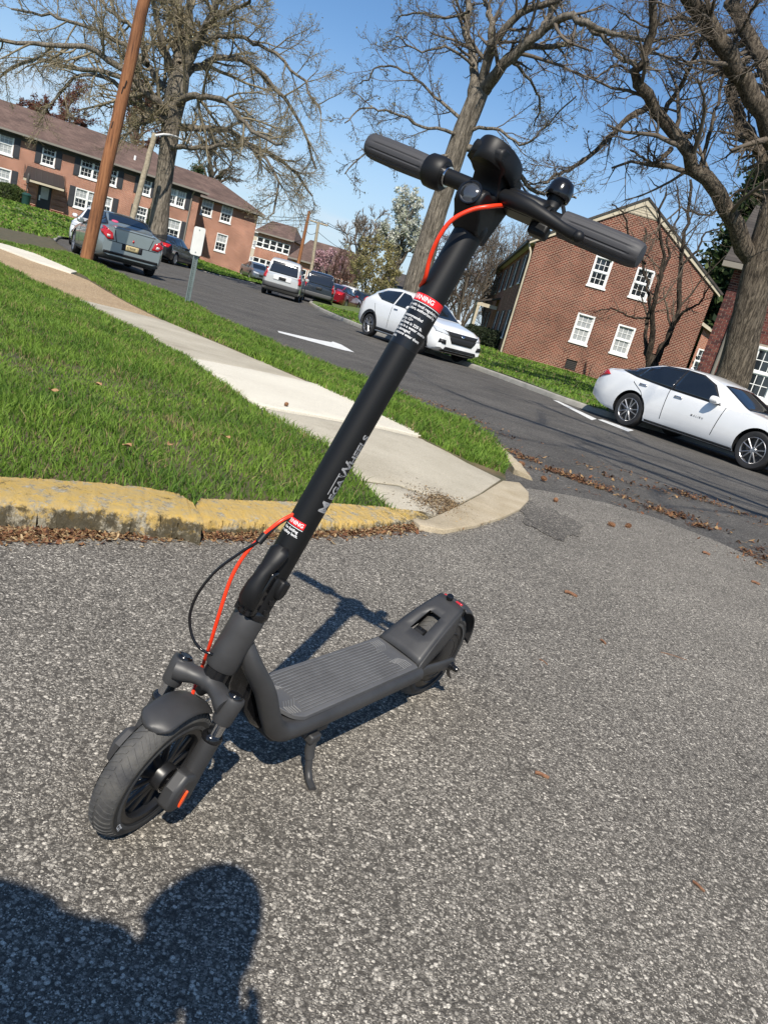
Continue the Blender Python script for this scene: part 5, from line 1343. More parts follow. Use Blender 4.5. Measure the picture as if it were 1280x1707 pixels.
def window(parent, M, x0, x1, z0, z1, units=1, blind=0, d=.06, muntins=True, shutters=0.0, sill=True, m_sh=None):
    """double-hung window: frame, sashes, muntins, panes and sill; shutters left and right"""
    def bx(g, a, b, y, t, c, e):                  # x a..b, z c..e, front face y, thickness t
        g.box(((a + b) / 2, y + t / 2, (c + e) / 2), (b - a, t, e - c))
    F = MB(); fw = .075
    bx(F, x0, x1, d - .07, .09, z0, z0 + fw); bx(F, x0, x1, d - .07, .09, z1 - fw, z1)
    bx(F, x0, x0 + fw, d - .07, .088, z0 + fw, z1 - fw); bx(F, x1 - fw, x1, d - .07, .088, z0 + fw, z1 - fw)
    wu = (x1 - x0) / units; zm = (z0 + z1) / 2
    for u in range(1, units): bx(F, x0 + u * wu - .06, x0 + u * wu + .06, d - .066, .085, z0 + fw, z1 - fw)
    F.v = [tuple(M @ Vector(v)) for v in F.v]
    fr_ = F.build('window', M_WHITE, parent, smooth=0)
    S = MB(); G = MB()
    for u in range(units):
        a, b = x0 + u * wu + (fw if u == 0 else .06), x0 + (u + 1) * wu - (fw if u == units - 1 else .06)
        bx(S, a, b, d - .02, .05, zm - .035, zm + .035)
        for c, e, yy in ((z0 + fw, zm - .035, .012), (zm + .035, z1 - fw, .0)):
            s = .035
            bx(S, a, a + s, d + yy, .03, c, e); bx(S, b - s, b, d + yy, .03, c, e); bx(S, a + s, b - s, d + yy + .001, .03, c, c + s); bx(S, a + s, b - s, d + yy + .001, .03, e - s, e)
            if muntins:
                for k in (1, 2): xx = a + (b - a) * k / 3; bx(S, xx - .012, xx + .012, d + yy + .004, .02, c + s, e - s)
                zz = (c + e) / 2; bx(S, a + s, b - s, d + yy + .006, .018, zz - .012, zz + .012)
            P = MB(); bx(P, a, b, d + yy + .026, .01, c, e); P.v = [tuple(M @ Vector(v)) for v in P.v]
            P.build('pane', M_BLIND if (blind == 2 or (blind == 1 and c > zm - .1)) else M_GLASS, fr_, smooth=0)
    S.v = [tuple(M @ Vector(v)) for v in S.v]; S.build('sash', M_WHITE, fr_, smooth=0)
    if sill:
        L = MB(); bx(L, x0 - .05, x1 + .05, -.06, .12, z0 - .085, z0 - .002); L.v = [tuple(M @ Vector(v)) for v in L.v]; L.build('sill', M_WHITE, fr_, smooth=0)
    for s in ((-1, 1) if shutters else ()):
        c = (x0 - .02 - shutters / 2) if s < 0 else (x1 + .02 + shutters / 2)
        T = MB(); bx(T, c - shutters / 2, c + shutters / 2, -.045, .042, z0 - .05, z1 + .03)
        for k in range(2):
            za, zb = (z0 + .03, zm - .05) if k == 0 else (zm + .05, z1 - .05)
            bx(T, c - shutters / 2 + .06, c + shutters / 2 - .06, -.058, .012, za, zb)
        T.v = [tuple(M @ Vector(v)) for v in T.v]; T.build('shutter', m_sh or M_SHUT, parent, smooth=0)
    return fr_
def slab_quad(parent, name, pts, m, t=.12):
    g = MB(); nrm = (Vector(pts[1]) - Vector(pts[0])).cross(Vector(pts[2]) - Vector(pts[0])).normalized()
    if nrm.z < 0: nrm = -nrm
    up = [Vector(p) + nrm * 0 for p in pts]; dn = [Vector(p) - nrm * t for p in pts]; n = len(pts)
    g.add(up + dn, [tuple(range(n)), tuple(range(2 * n - 1, n - 1, -1))] + [(i, (i + 1) % n, n + (i + 1) % n, n + i) for i in range(n)])
    return g.build(name, m, parent, smooth=0)

# ---------------------------------------------------------------- gable house on the right
def gable_house():
    D = 38.6; X0, X1 = 3.42, 12.1; W = X1 - X0; EZ, PZ, L = 5.75, 8.55, 26.0
    root = empty('brick_house', (X0, D, 0)); tag(root, 'two-storey red brick house with a cream-trimmed gable facing the street', 'house')
    I = Matrix.Identity(4)
    def loc(px, py): p = dp(px, py, D); return p.x - X0, p.z
    wins = []
    for cx, cy, bl in ((1001.5, 450, 0), (1072, 466, 0), (970.5, 548, 2), (1037.5, 567, 2)):
        x, z = loc(cx, cy); z = min(z, EZ - .72); wins.append((x - .43, x + .43, z - .68, z + .68, bl))
    vx, vz = loc(951, 608); vent = (vx - .27, vx + .27, vz - .24, vz + .24)
    wall('gable_wall', root, M_BRICK_X, W, -.3, EZ, [w[:4] for w in wins] + [vent], I, top=[(0, 0, EZ), (W, 0, EZ), (W / 2 + 1.05, 0, PZ - .68), (W / 2 - 1.05, 0, PZ - .68)])
    for a, b, c, d, bl in wins: window(root, I, a, b, c, d, 1, bl)
    g = MB(); g.box(((vent[0] + vent[1]) / 2, .08, vz), (.54, .02, .48)); 
    for k in range(6): g.box((vx, .055, vent[2] + .04 + k * .08), (.54, .03, .02))
    g.build('vent_grille', M_DARKTRIM, root, smooth=0)
    # cream boarded tip of the gable and rake boards
    g = MB(); g.add([(W / 2 - 1.1, -.03, PZ - .70), (W / 2 + 1.1, -.03, PZ - .70), (W / 2, -.03, PZ + .02), (W / 2 - 1.1, .1, PZ - .70), (W / 2 + 1.1, .1, PZ - .70), (W / 2, .1, PZ + .02)], [(0, 1, 2), (5, 4, 3), (0, 3, 4, 1), (1, 4, 5, 2), (2, 5, 3, 0)])
    for k in range(5): g.box((W / 2, -.036, PZ - .66 + .11 * k), (2.0 * (1 - k * .19), .016, .012))
    g.build('gable_boards', M_CREAM, root, smooth=0)
    for s in (-1, 1):
        e = Vector((W / 2 + s * (W / 2 + .30), -.09, EZ - .17)); p = Vector((W / 2, -.09, PZ + .06)); dv = (p - e).normalized(); nv = Vector((-dv.z, 0, dv.x)) * (1 if s < 0 else -1)
        g = MB(); q = [e, p, p - Vector((0, 0, .26)), e - Vector((0, 0, .20))]
        g.add(q + [v + Vector((0, .09, 0)) for v in q], [(0, 1, 2, 3), (7, 6, 5, 4), (0, 4, 5, 1), (1, 5, 6, 2), (2, 6, 7, 3), (3, 7, 4, 0)]); g.build('rake_board', M_CREAM, root, smooth=0)
        slab_quad(root, 'roof', [(W / 2 + s * (W / 2 + .42), -.14, EZ - .20), (W / 2, -.14, PZ + .16), (W / 2, L + .3, PZ + .16), (W / 2 + s * (W / 2 + .42), L + .3, EZ - .20)], M_ROOF_D, .09)
    # long side towards the street, in its own shade
    Ms = Matrix(((0, 1, 0, 0), (-1, 0, 0, L), (0, 0, 1, 0), (0, 0, 0, 1)))
    Ms = Matrix.Translation((0, L, 0)) @ Matrix.Rotation(R(-90), 4, 'Z')       # local x runs towards the camera, facing -x
    holes = []
    for k in range(6):
        for z in (.95, 3.75):
            if k == 3 and z < 1: continue
            cx = L - 2.6 - k * 4.1; holes.append((cx - .5, cx + .5, z, z + 1.4))
    wall('side_wall', root, M_BRICK_Y, L, -.3, EZ, holes, Ms)
    for h in holes: window(root, Ms, *h, 1, 0, shutters=.42)
    g = MB()
    g.add([(W, 0, -.3), (W, L, -.3), (W, L, EZ), (W, 0, EZ)], [(0, 1, 2, 3)]); g.add([(0, L, -.3), (W, L, -.3), (W, L, EZ), (W / 2, L, PZ), (0, L, EZ)], [(0, 1, 2, 3, 4)])
    g.build('back_wall', M_BRICK_Y, root, smooth=0)
    g = MB(); g.box((-.34, L / 2, EZ - .28), (.14, L, .13)); g.build('gutter', M_DARKTRIM, root, smooth=0)
    g = MB(); g.box((-.14, L / 2, EZ - .26), (.28, L, .06)); g.build('soffit', M_CREAM, root, smooth=0)
    g = MB(); g.tube([(-.32, .16, EZ - .3), (-.10, .06, EZ - .7), (-.07, .05, EZ - 1.0), (-.07, .05, -.1)], .045, 8); g.build('downspout', M_CREAM, root)
    # porch half way along
    yb = 14.0
    slab_quad(root, 'porch_roof', [(-1.35, yb - 1.5, 2.75), (0, yb - 1.5, 3.25), (0, yb + 1.5, 3.25), (-1.35, yb + 1.5, 2.75)], M_ROOF_D, .1)
    g = MB(); g.box((-1.25, yb, 2.56), (.16, 2.9, .22)); g.box((-.6, yb - 1.38, 2.56), (1.14, .14, .22)); g.build('porch_beam', M_CREAM, root, smooth=0)
    for s in (-1, 1):
        g = MB(); g.box((-1.22, yb + s * 1.35, 1.2), (.17, .17, 2.5)); g.build('porch_post', M_CREAM, root, smooth=0)
    return root
gable_house()
for k, (px, py, D, sx) in enumerate(((802, 575, 46, 1.6), (822, 585, 42.5, 1.5), (790, 566, 50, 1.7))):
    p = dp(px, py, D); shrub('hedge_bush', ('dark clipped bush nearest the corner of the gable house', 'dark clipped bush in the middle of the row along the gable house', 'dark clipped bush farthest along the side of the gable house')[(1, 0, 2)[k]], (p.x, p.y, -.05), (sx, sx * 1.2, 1.25), DGREEN, 3500, .06, 'bush', 'bushes beside the gable house')

# ---------------------------------------------------------------- dark brick house at the right edge
M_MORTAR = mat('pale_mortar', (.36, .30, .245), .95, var=.2, vscale=3)
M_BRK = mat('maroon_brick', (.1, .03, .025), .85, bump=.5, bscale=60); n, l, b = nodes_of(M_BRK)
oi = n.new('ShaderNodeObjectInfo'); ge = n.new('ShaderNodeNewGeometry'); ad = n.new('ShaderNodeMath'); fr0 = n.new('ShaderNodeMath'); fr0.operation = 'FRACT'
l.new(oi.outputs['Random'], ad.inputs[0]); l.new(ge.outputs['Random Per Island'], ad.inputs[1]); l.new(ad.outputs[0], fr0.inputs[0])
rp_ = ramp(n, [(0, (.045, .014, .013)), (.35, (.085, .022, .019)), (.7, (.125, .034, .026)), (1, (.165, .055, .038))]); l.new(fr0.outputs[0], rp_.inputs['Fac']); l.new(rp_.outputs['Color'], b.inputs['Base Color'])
def lay_bricks(parent, W, z0, z1, holes, near):
    """running-bond bricks standing proud of the mortar; the nearest ones in view are pieces of their own"""
    bw, bh, j = .203, .062, .0115
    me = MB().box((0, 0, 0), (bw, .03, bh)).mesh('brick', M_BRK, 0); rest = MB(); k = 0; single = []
    r = 0; z = z0 + bh / 2
    while z < z1:
        x = bw / 2 + (0 if r % 2 else -bw / 2 - j / 2)
        while x < W:
            a, b_ = max(0.0, x - bw / 2), min(W, x + bw / 2)
            if b_ - a > .05 and not any(h[0] - .01 < b_ and a < h[1] + .01 and h[2] - .01 < z + bh / 2 and z - bh / 2 < h[3] + .01 for h in holes):
                if b_ < near and b_ - a > bw * .99 and z > 1.5 and len(single) < 300: single.append((x, z))
                else: rest.box(((a + b_) / 2, .004, z), (b_ - a, .03, bh))
            x += bw + j
        z += bh + j; r += 1
    for x, z in single:
        o = bpy.data.objects.new('brick', me); COL.objects.link(o); o.parent = parent; o.location = (x, .004 + random.uniform(-.002, .002), z)
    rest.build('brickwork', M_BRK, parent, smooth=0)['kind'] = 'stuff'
def dark_house():
    D = 25.5; p = dp(1229, 435, D); X0 = p.x; EZ = p.z - .05; W, L = 9.0, 6.5; al = R(-23)
    root = empty('dark_brick_house', (X0, D, 0), al); tag(root, 'dark maroon brick house at the right edge behind the leaning tree', 'house')
    I = Matrix.Identity(4); Mi = (Matrix.Translation((X0, D, 0)) @ Matrix.Rotation(al, 4, 'Z')).inverted()
    def loc(px, py):
        o = Mi @ Vector((0, 0, CAM_H)); d = Mi.to_3x3() @ pray(px, py); q = o + d * (-o.y / d.y); return q.x, q.z
    wx, wz = loc(1272, 622)
    holes = [(wx - .45, wx + 1.15, wz - .8, wz + .75)]
    fwall = wall('front_wall', root, M_MORTAR, W, -.3, EZ, holes, I)
    window(root, I, *holes[0], 2, 0)
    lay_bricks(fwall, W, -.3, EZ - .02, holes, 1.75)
    for x in (0, W):
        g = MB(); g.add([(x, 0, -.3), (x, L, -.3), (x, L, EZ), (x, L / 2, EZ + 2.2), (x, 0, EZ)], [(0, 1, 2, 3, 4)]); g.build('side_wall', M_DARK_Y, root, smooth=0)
    xd, _ = loc(1218, 541); g = MB(); g.tube([(xd, -.08, -.1), (xd, -.08, EZ - .5), (xd + .02, -.25, EZ - .1)], .055, 8); g.build('downspout', M_GUTTER, root)
    slab_quad(root, 'roof', [(-.35, -.45, EZ - .05), (W + .5, -.45, EZ - .05), (W + .5, L / 2, EZ + 2.4), (-.35, L / 2, EZ + 2.4)], M_ROOF_D, .12)
    slab_quad(root, 'roof', [(-.35, L + .5, EZ - .05), (W + .5, L + .5, EZ - .05), (W + .5, L / 2, EZ + 2.4), (-.35, L / 2, EZ + 2.4)], M_ROOF_D, .12)
    g = MB(); g.box((W / 2, -.42, EZ - .16), (W + .7, .16, .16)); g.build('gutter', M_GUTTER, root, smooth=0)
dark_house()
def annex():
    D = 50; a = dp(1138, 640, D); b = dp(1188, 640, D); root = empty('brick_annex', (a.x, D, 0)); tag(root, 'low peach brick annex in the gap beside the gable house', 'house')
    W = b.x - a.x + 1.2; z = dp(1167, 547, D).z
    I = Matrix.Identity(4); q = dp(1166, 603, D); wx, wz = q.x - a.x, q.z
    h = (wx - .35, wx + .5, wz - .75, wz + .75)
    wall('front_wall', root, M_APT_X, W, -.3, z - .5, [h], I); window(root, I, *h, 1, 0)
    slab_quad(root, 'roof', [(-.3, -.3, z + .35), (W + .4, -.3, z - .95), (W + .4, 6, z - .95), (-.3, 6, z + .35)], M_ROOF_D, .12)
    g = MB(); q = [Vector((-.3, -.34, z + .36)), Vector((W + .4, -.34, z - .94)), Vector((W + .4, -.34, z - 1.14)), Vector((-.3, -.34, z + .16))]
    g.add(q + [v + Vector((0, .04, 0)) for v in q], [(0, 1, 2, 3), (7, 6, 5, 4), (0, 4, 5, 1), (1, 5, 6, 2), (2, 6, 7, 3), (3, 7, 4, 0)]); g.build('rake_board', M_CREAM, root, smooth=0)
    g = MB(); g.add([(0, .001, z - .5), (W, .001, z - .5), (W, .001, z - .9), (0, .001, z + .25)], [(0, 1, 3)]); g.build('gable_wall', M_APT_X, root, smooth=0)
annex()

# ---------------------------------------------------------------- long apartments on the left
def apartments():
    A = Vector((-34.62, 59.25, 0)); B = Vector((-21.63, 66.66, 0)); t = (B - A).normalized(); ang = math.atan2(t.y, t.x)
    EZ = 5.6; RD, RH = 4.6, 2.25
    EXT = 9.0; O = A - t * EXT; W = (B - O).length
    root = empty('apartment_building', O, ang); tag(root, 'long two-storey brick apartment building with dark shutters, brown roof and hipped wing', 'building')
    mi = root.matrix_basis.copy(); Mi = (Matrix.Translation(O) @ Matrix.Rotation(ang, 4, 'Z')).inverted()
    def loc(px, py, setback=0.0):                 # where the view meets the facade plane
        o = Mi @ Vector((0, 0, CAM_H)); d = Mi.to_3x3() @ pray(px, py); q = o + d * ((setback - o.y) / d.y); return q.x, q.z
    I = Matrix.Identity(4)
    spec = [(-1, 236, 1.95, 1.45, 2, 2), (82, 259.5, .95, 1.40, 1, 0), (166, 286, 2.75, 1.45, 3, 0), (244, 309, .85, 1.45, 1, 0), (295, 327, 1.45, 1.5, 2, 1), (-6, 294, 1.95, 1.45, 2, 2), (156, 337, 2.75, 1.45, 3, 1), (236, 359, .85, 1.3, 1, 0), (288, 382, 1.2, 1.6, 1, 1)]
    holes = []; wl = []
    for px, py, w, h, u, bl in spec:
        x, z = loc(px, py); r = (x - w / 2, x + w / 2, z - h / 2, z + h / 2); holes.append(r); wl.append((r, u, bl))
    # two more bays beyond the left edge of the picture
    for z in (1.5, 4.2): r = (2.0, 3.95, z, z + 1.45); holes.append(r); wl.append((r, 2, 0))
    dx0, dz0 = loc(57, 350); dx1, _ = loc(84, 357); _, dz1 = loc(72, 300)
    door = (dx0 + .1, dx1 - .1, dz0, dz0 + 2.15); holes.append(door)
    wall('front_wall', root, M_APT_X, W, -.6, EZ, holes, I)
    for r, u, bl in wl: window(root, I, *r, u, bl, shutters=.42, muntins=True)
    dm = MB(); dm.box(((door[0] + door[1]) / 2, .07, (door[2] + door[3]) / 2), (door[1] - door[0], .05, door[3] - door[2])); dob = dm.build('door', M_DOOR, root, smooth=0)
    g = MB(); g.box(((door[0] + door[1]) / 2, .035, door[3] - .75), (.55, .03, .85)); g.build('door_light', M_BLIND, dob, smooth=0)
    g = MB(); g.box((door[0] + .16, .02, door[2] + 1.0), (.10, .04, .38)); g.build('door_handle', M_WHITE, dob, smooth=0)
    for s in (-1, 1):
        c = door[0] - .55 if s < 0 else door[1] + .55
        for k in range(5): g = MB(); g.box((c, -.05, door[2] + .12 + k * .42), (.95, .1, .36)); g.build('brick_quoin', M_APT_X, root, smooth=0)
    # standing-seam canopy over the door
    ca, cz = loc(48, 275); cb, _ = loc(107, 292); _, cz1 = loc(43, 289)
    slab_quad(root, 'canopy', [(ca - .25, -1.25, cz - .95), (cb + .1, -1.25, cz - .95), (cb, 0, cz - .05), (ca - .05, 0, cz - .05)], mat('canopy_metal', (.055, .046, .044), .4, .3), .07)
    for k in range(8):
        x = ca - .22 + (cb - ca + .3) * k / 7
        g = MB(); g.tube([(x, -1.25, cz - .93), (x, 0, cz - .03)], .02, 6); g.build('canopy_seam', M_DARKTRIM, root)
    g = MB(); g.box(((ca + cb) / 2 - .07, -1.22, cz - 1.07), (cb - ca + .34, .07, .15)); g.build('canopy_fascia', M_CREAM, root, smooth=0)
    g = MB(); g.box(((door[0] + door[1]) / 2, -.7, door[2] - .12), (2.6, 1.4, .22)); g.box(((door[0] + door[1]) / 2, -1.2, door[2] - .32), (3.0, 2.2, .22)); g.build('door_step', M_STEP, root, smooth=0)
    # roof with hipped right end, gutter, frieze
    slab_quad(root, 'roof', [(-.5, -.55, EZ - .02), (W + .5, -.55, EZ - .02), (W - 3.6, RD, EZ + RH), (-.5, RD, EZ + RH)], M_ROOF, .1)
    slab_quad(root, 'roof', [(-.5, 2 * RD + .55, EZ - .02), (W + .5, 2 * RD + .55, EZ - .02), (W - 3.6, RD, EZ + RH), (-.5, RD, EZ + RH)], M_ROOF, .1)
    slab_quad(root, 'roof', [(W + .5, -.55, EZ - .02), (W + .5, 2 * RD + .55, EZ - .02), (W - 3.6, RD, EZ + RH)], M_ROOF, .1)
    g = MB(); g.box((W / 2, -.56, EZ - .08), (W + 1.1, .14, .14)); g.build('gutter', M_GUTTER, root, smooth=0)
    g = MB(); g.box((W / 2, -.25, EZ - .2), (W + .9, .5, .05)); g.box((W / 2, -.03, EZ - .34), (W, .05, .26)); g.build('frieze', M_DARKTRIM, root, smooth=0)
    xd, _ = loc(310, 380); g = MB(); g.tube([(xd + .05, -.5, EZ - .15), (xd, -.1, EZ - .5), (xd, -.08, -.2)], .06, 8); g.build('downspout', M_GUTTER, root)
    for x in (0, W): g = MB(); g.add([(x, 0, -.6), (x, 2 * RD, -.6), (x, 2 * RD, EZ), (x, 0, EZ)], [(0, 1, 2, 3)]); g.build('end_wall', M_APT_Y, root, smooth=0)
    # the wing, set back at the right end
    SB = 3.2; wx0 = W - .2; wx1, _ = loc(420, 410, SB); WW = wx1 - wx0
    Mw = Matrix.Translation((wx0, SB, 0)); hl = []
    for px, py, w, h in ((346, 344.5, 1.0, 1.5), (378, 356, 1.0, 1.5), (369, 404.5, 1.0, 1.5)):
        x, z = loc(px, py, SB); hl.append((x - wx0 - w / 2, x - wx0 + w / 2, z - h / 2, z + h / 2))
    wall('wing_wall', root, M_APT_X, WW, -.6, EZ - .05, hl, Mw)
    for r in hl: window(root, Mw, *r, 1, 1)
    g = MB(); g.add([(wx1, SB, -.6), (wx1, SB + 9, -.6), (wx1, SB + 9, EZ - .05), (wx1, SB, EZ - .05)], [(0, 1, 2, 3)]); g.build('wing_end_wall', M_APT_Y, root, smooth=0)
    pk = ((wx0 + wx1) / 2 - .3, SB + 4.0, EZ + 1.9); b_ = SB + 8.5; e = EZ - .1
    slab_quad(root, 'wing_roof', [(wx0 - .3, SB - .5, e), (wx1 + .5, SB - .5, e), pk, (wx0 - 1.0, SB + 4, EZ + 1.9)], M_ROOF, .1)
    slab_quad(root, 'wing_roof', [(wx1 + .5, SB - .5, e), (wx1 + .5, b_, e), pk], M_ROOF, .1)
    g = MB(); g.box(((wx0 + wx1) / 2 + .1, SB - .52, e - .08), (WW + .8, .13, .14)); g.build('gutter', M_GUTTER, root, smooth=0)
    g = MB(); g.box(((wx0 + wx1) / 2 + .1, SB - .22, e - .19), (WW + .6, .45, .05)); g.build('frieze', M_DARKTRIM, root, smooth=0)
    vx, vz = loc(228, 273); g = MB(); g.cyl((vx, 1.4, EZ + .6), (vx, 1.4, EZ + 1.15), .09, n=10); g.build('roof_vent', M_WHITE, root)
    return root
apartments()
p = dp(15, 338, 57); shrub('round_bush', 'round clipped green bush at the apartment wall left of the door', (p.x, p.y, .55), (1.9, 1.6, 1.35), GREEN, 5000, .06, 'bush')
# green litter bin and lamp post by the apartment door
p = dp(41, 355, 56)
root = empty('litter_bin', (p.x, p.y, .78)); tag(root, 'small dark green litter bin by the apartment door', 'bin')
mg = mat('green_plastic', (.012, .05, .042), .5)
MB().lathe([(.0, 0), (.24, .0), (.27, .1), (.29, .62), (.31, .66)], (0, 0, 0), (0, 0, 1), 18).build('bin_body', mg, root)
MB().lathe([(.32, .64), (.32, .70), (.2, .80), (.02, .83)], (0, 0, 0), (0, 0, 1), 18).build('bin_lid', mg, root)
p = dp(40, 352, 56.6)
root = empty('lamp_post', (p.x, p.y, .75)); tag(root, 'slim dark lamp post beside the apartment door', 'lamp post')
MB().cyl((0, 0, 0), (0, 0, 1.5), .035, n=10).build('post', M_DARKTRIM, root)
MB().lathe([(.03, 1.45), (.10, 1.5), (.12, 2.0), (.09, 2.1), (.02, 2.2)], (0, 0, 0), (0, 0, 1), 10).build('lantern', M_DARKTRIM, root)

# ---------------------------------------------------------------- houses far down the street
def far_house(name, label, px0, px1, py_e, D, EZ, ridge, m, m2, rows, cols, roof=None, cat='house', blind=0, DL=9, trim=M_WHITE):
    a, b = dp(px0, py_e, D), dp(px1, py_e, D); W = b.x - a.x
    root = empty(name, (a.x, D, 0)); tag(root, label, cat)
    I = Matrix.Identity(4); H = []
    for z in rows:
        for k in range(cols):
            x = W * (k + .5) / cols; H.append((x - .5, x + .5, z, z + 1.4))
    wall('front_wall', root, m, W, -.5, EZ, H, I)
    for h in H: window(root, I, *h, 1, blind, muntins=False)
    for x in (0, W): g = MB(); g.add([(x, 0, -.5), (x, DL, -.5), (x, DL, EZ), (x, 0, EZ)], [(0, 1, 2, 3)]); g.build('side_wall', m2, root, smooth=0)
    r = roof or M_ROOF
    slab_quad(root, 'roof', [(-.5, -.5, EZ), (W + .5, -.5, EZ), (W - W * .12, DL / 2, EZ + ridge), (W * .12, DL / 2, EZ + ridge)], r, .15)
    slab_quad(root, 'roof', [(-.5, DL + .5, EZ), (W + .5, DL + .5, EZ), (W - W * .12, DL / 2, EZ + ridge), (W * .12, DL / 2, EZ + ridge)], r, .15)
    slab_quad(root, 'roof', [(W + .5, -.5, EZ), (W + .5, DL + .5, EZ), (W - W * .12, DL / 2, EZ + ridge)], r, .15)
    slab_quad(root, 'roof', [(-.5, -.5, EZ), (-.5, DL + .5, EZ), (W * .12, DL / 2, EZ + ridge)], r, .15)
    g = MB(); g.box((W / 2, -.5, EZ - .08), (W + 1, .16, .2)); g.build('gutter', trim, root, smooth=0)
far_house('far_brick_house', 'brick apartment block far behind the silver minivan', 424, 482, 420, 118, 6.0, 2.2, M_APT_X, M_APT_Y, (1.0, 3.9), 5, blind=0, cat='building', trim=M_GUTTER)
far_house('far_white_house', 'pale flat-fronted building far off at the edge of the apartment wing', 404, 440, 425, 150, 7.2, .8, M_CREAM, M_CREAM, (1.2, 4.2), 3, M_WHITE, 'building', 2)
far_house('far_brick_house', 'low brown-roofed brick building far behind the red sedan', 484, 590, 445, 105, 3.4, 3.0, M_APT_X, M_APT_Y, (1.0,), 7, cat='building', blind=0, trim=M_GUTTER)
far_house('far_brick_house', 'small brick house with white windows behind the white crossover', 636, 690, 470, 78, 2.7, 1.6, M_BRICK_X, M_BRICK_Y, (.9,), 3, M_ROOF_D, blind=2)
# ================================================================== vehicles
M_TYRE = mat('car_tyre', (.018, .018, .019), .8, var=.2, vscale=12)
M_ALLOY = mat('alloy', (.42, .42, .43), .3, .85)
M_ALLOYD = mat('dark_alloy', (.03, .03, .03), .6)  # near-black finish of the brake disc behind the wheel spokes
M_CARGLASS = mat('car_glass', (.010, .013, .017), .04, spec=.9)
M_TRIM = mat('black_trim', (.014, .014, .015), .5)
M_CHROME = mat('car_chrome', (.62, .62, .63), .12, 1.0)
M_SEAM = mat('panel_gap', (.02, .02, .02), .8)
M_TAIL = mat('tail_lamp', (.42, .012, .016), .16, coat=.6)
M_HEAD = mat('head_lamp', (.46, .48, .50), .1, coat=.8)
M_REV = mat('reverse_lamp', (.7, .68, .66), .15)
M_PLATE = mat('plate', (.52, .42, .22), .5); M_PLATEW = mat('white_plate', (.7, .7, .68), .5)
M_INK = mat('black_ink', (.02, .02, .02), .6)
def paint(name, c, metal=0.0, rough=.28):
    return mat(name, c, rough, metal, coat=1.0, var=.03, vscale=2)

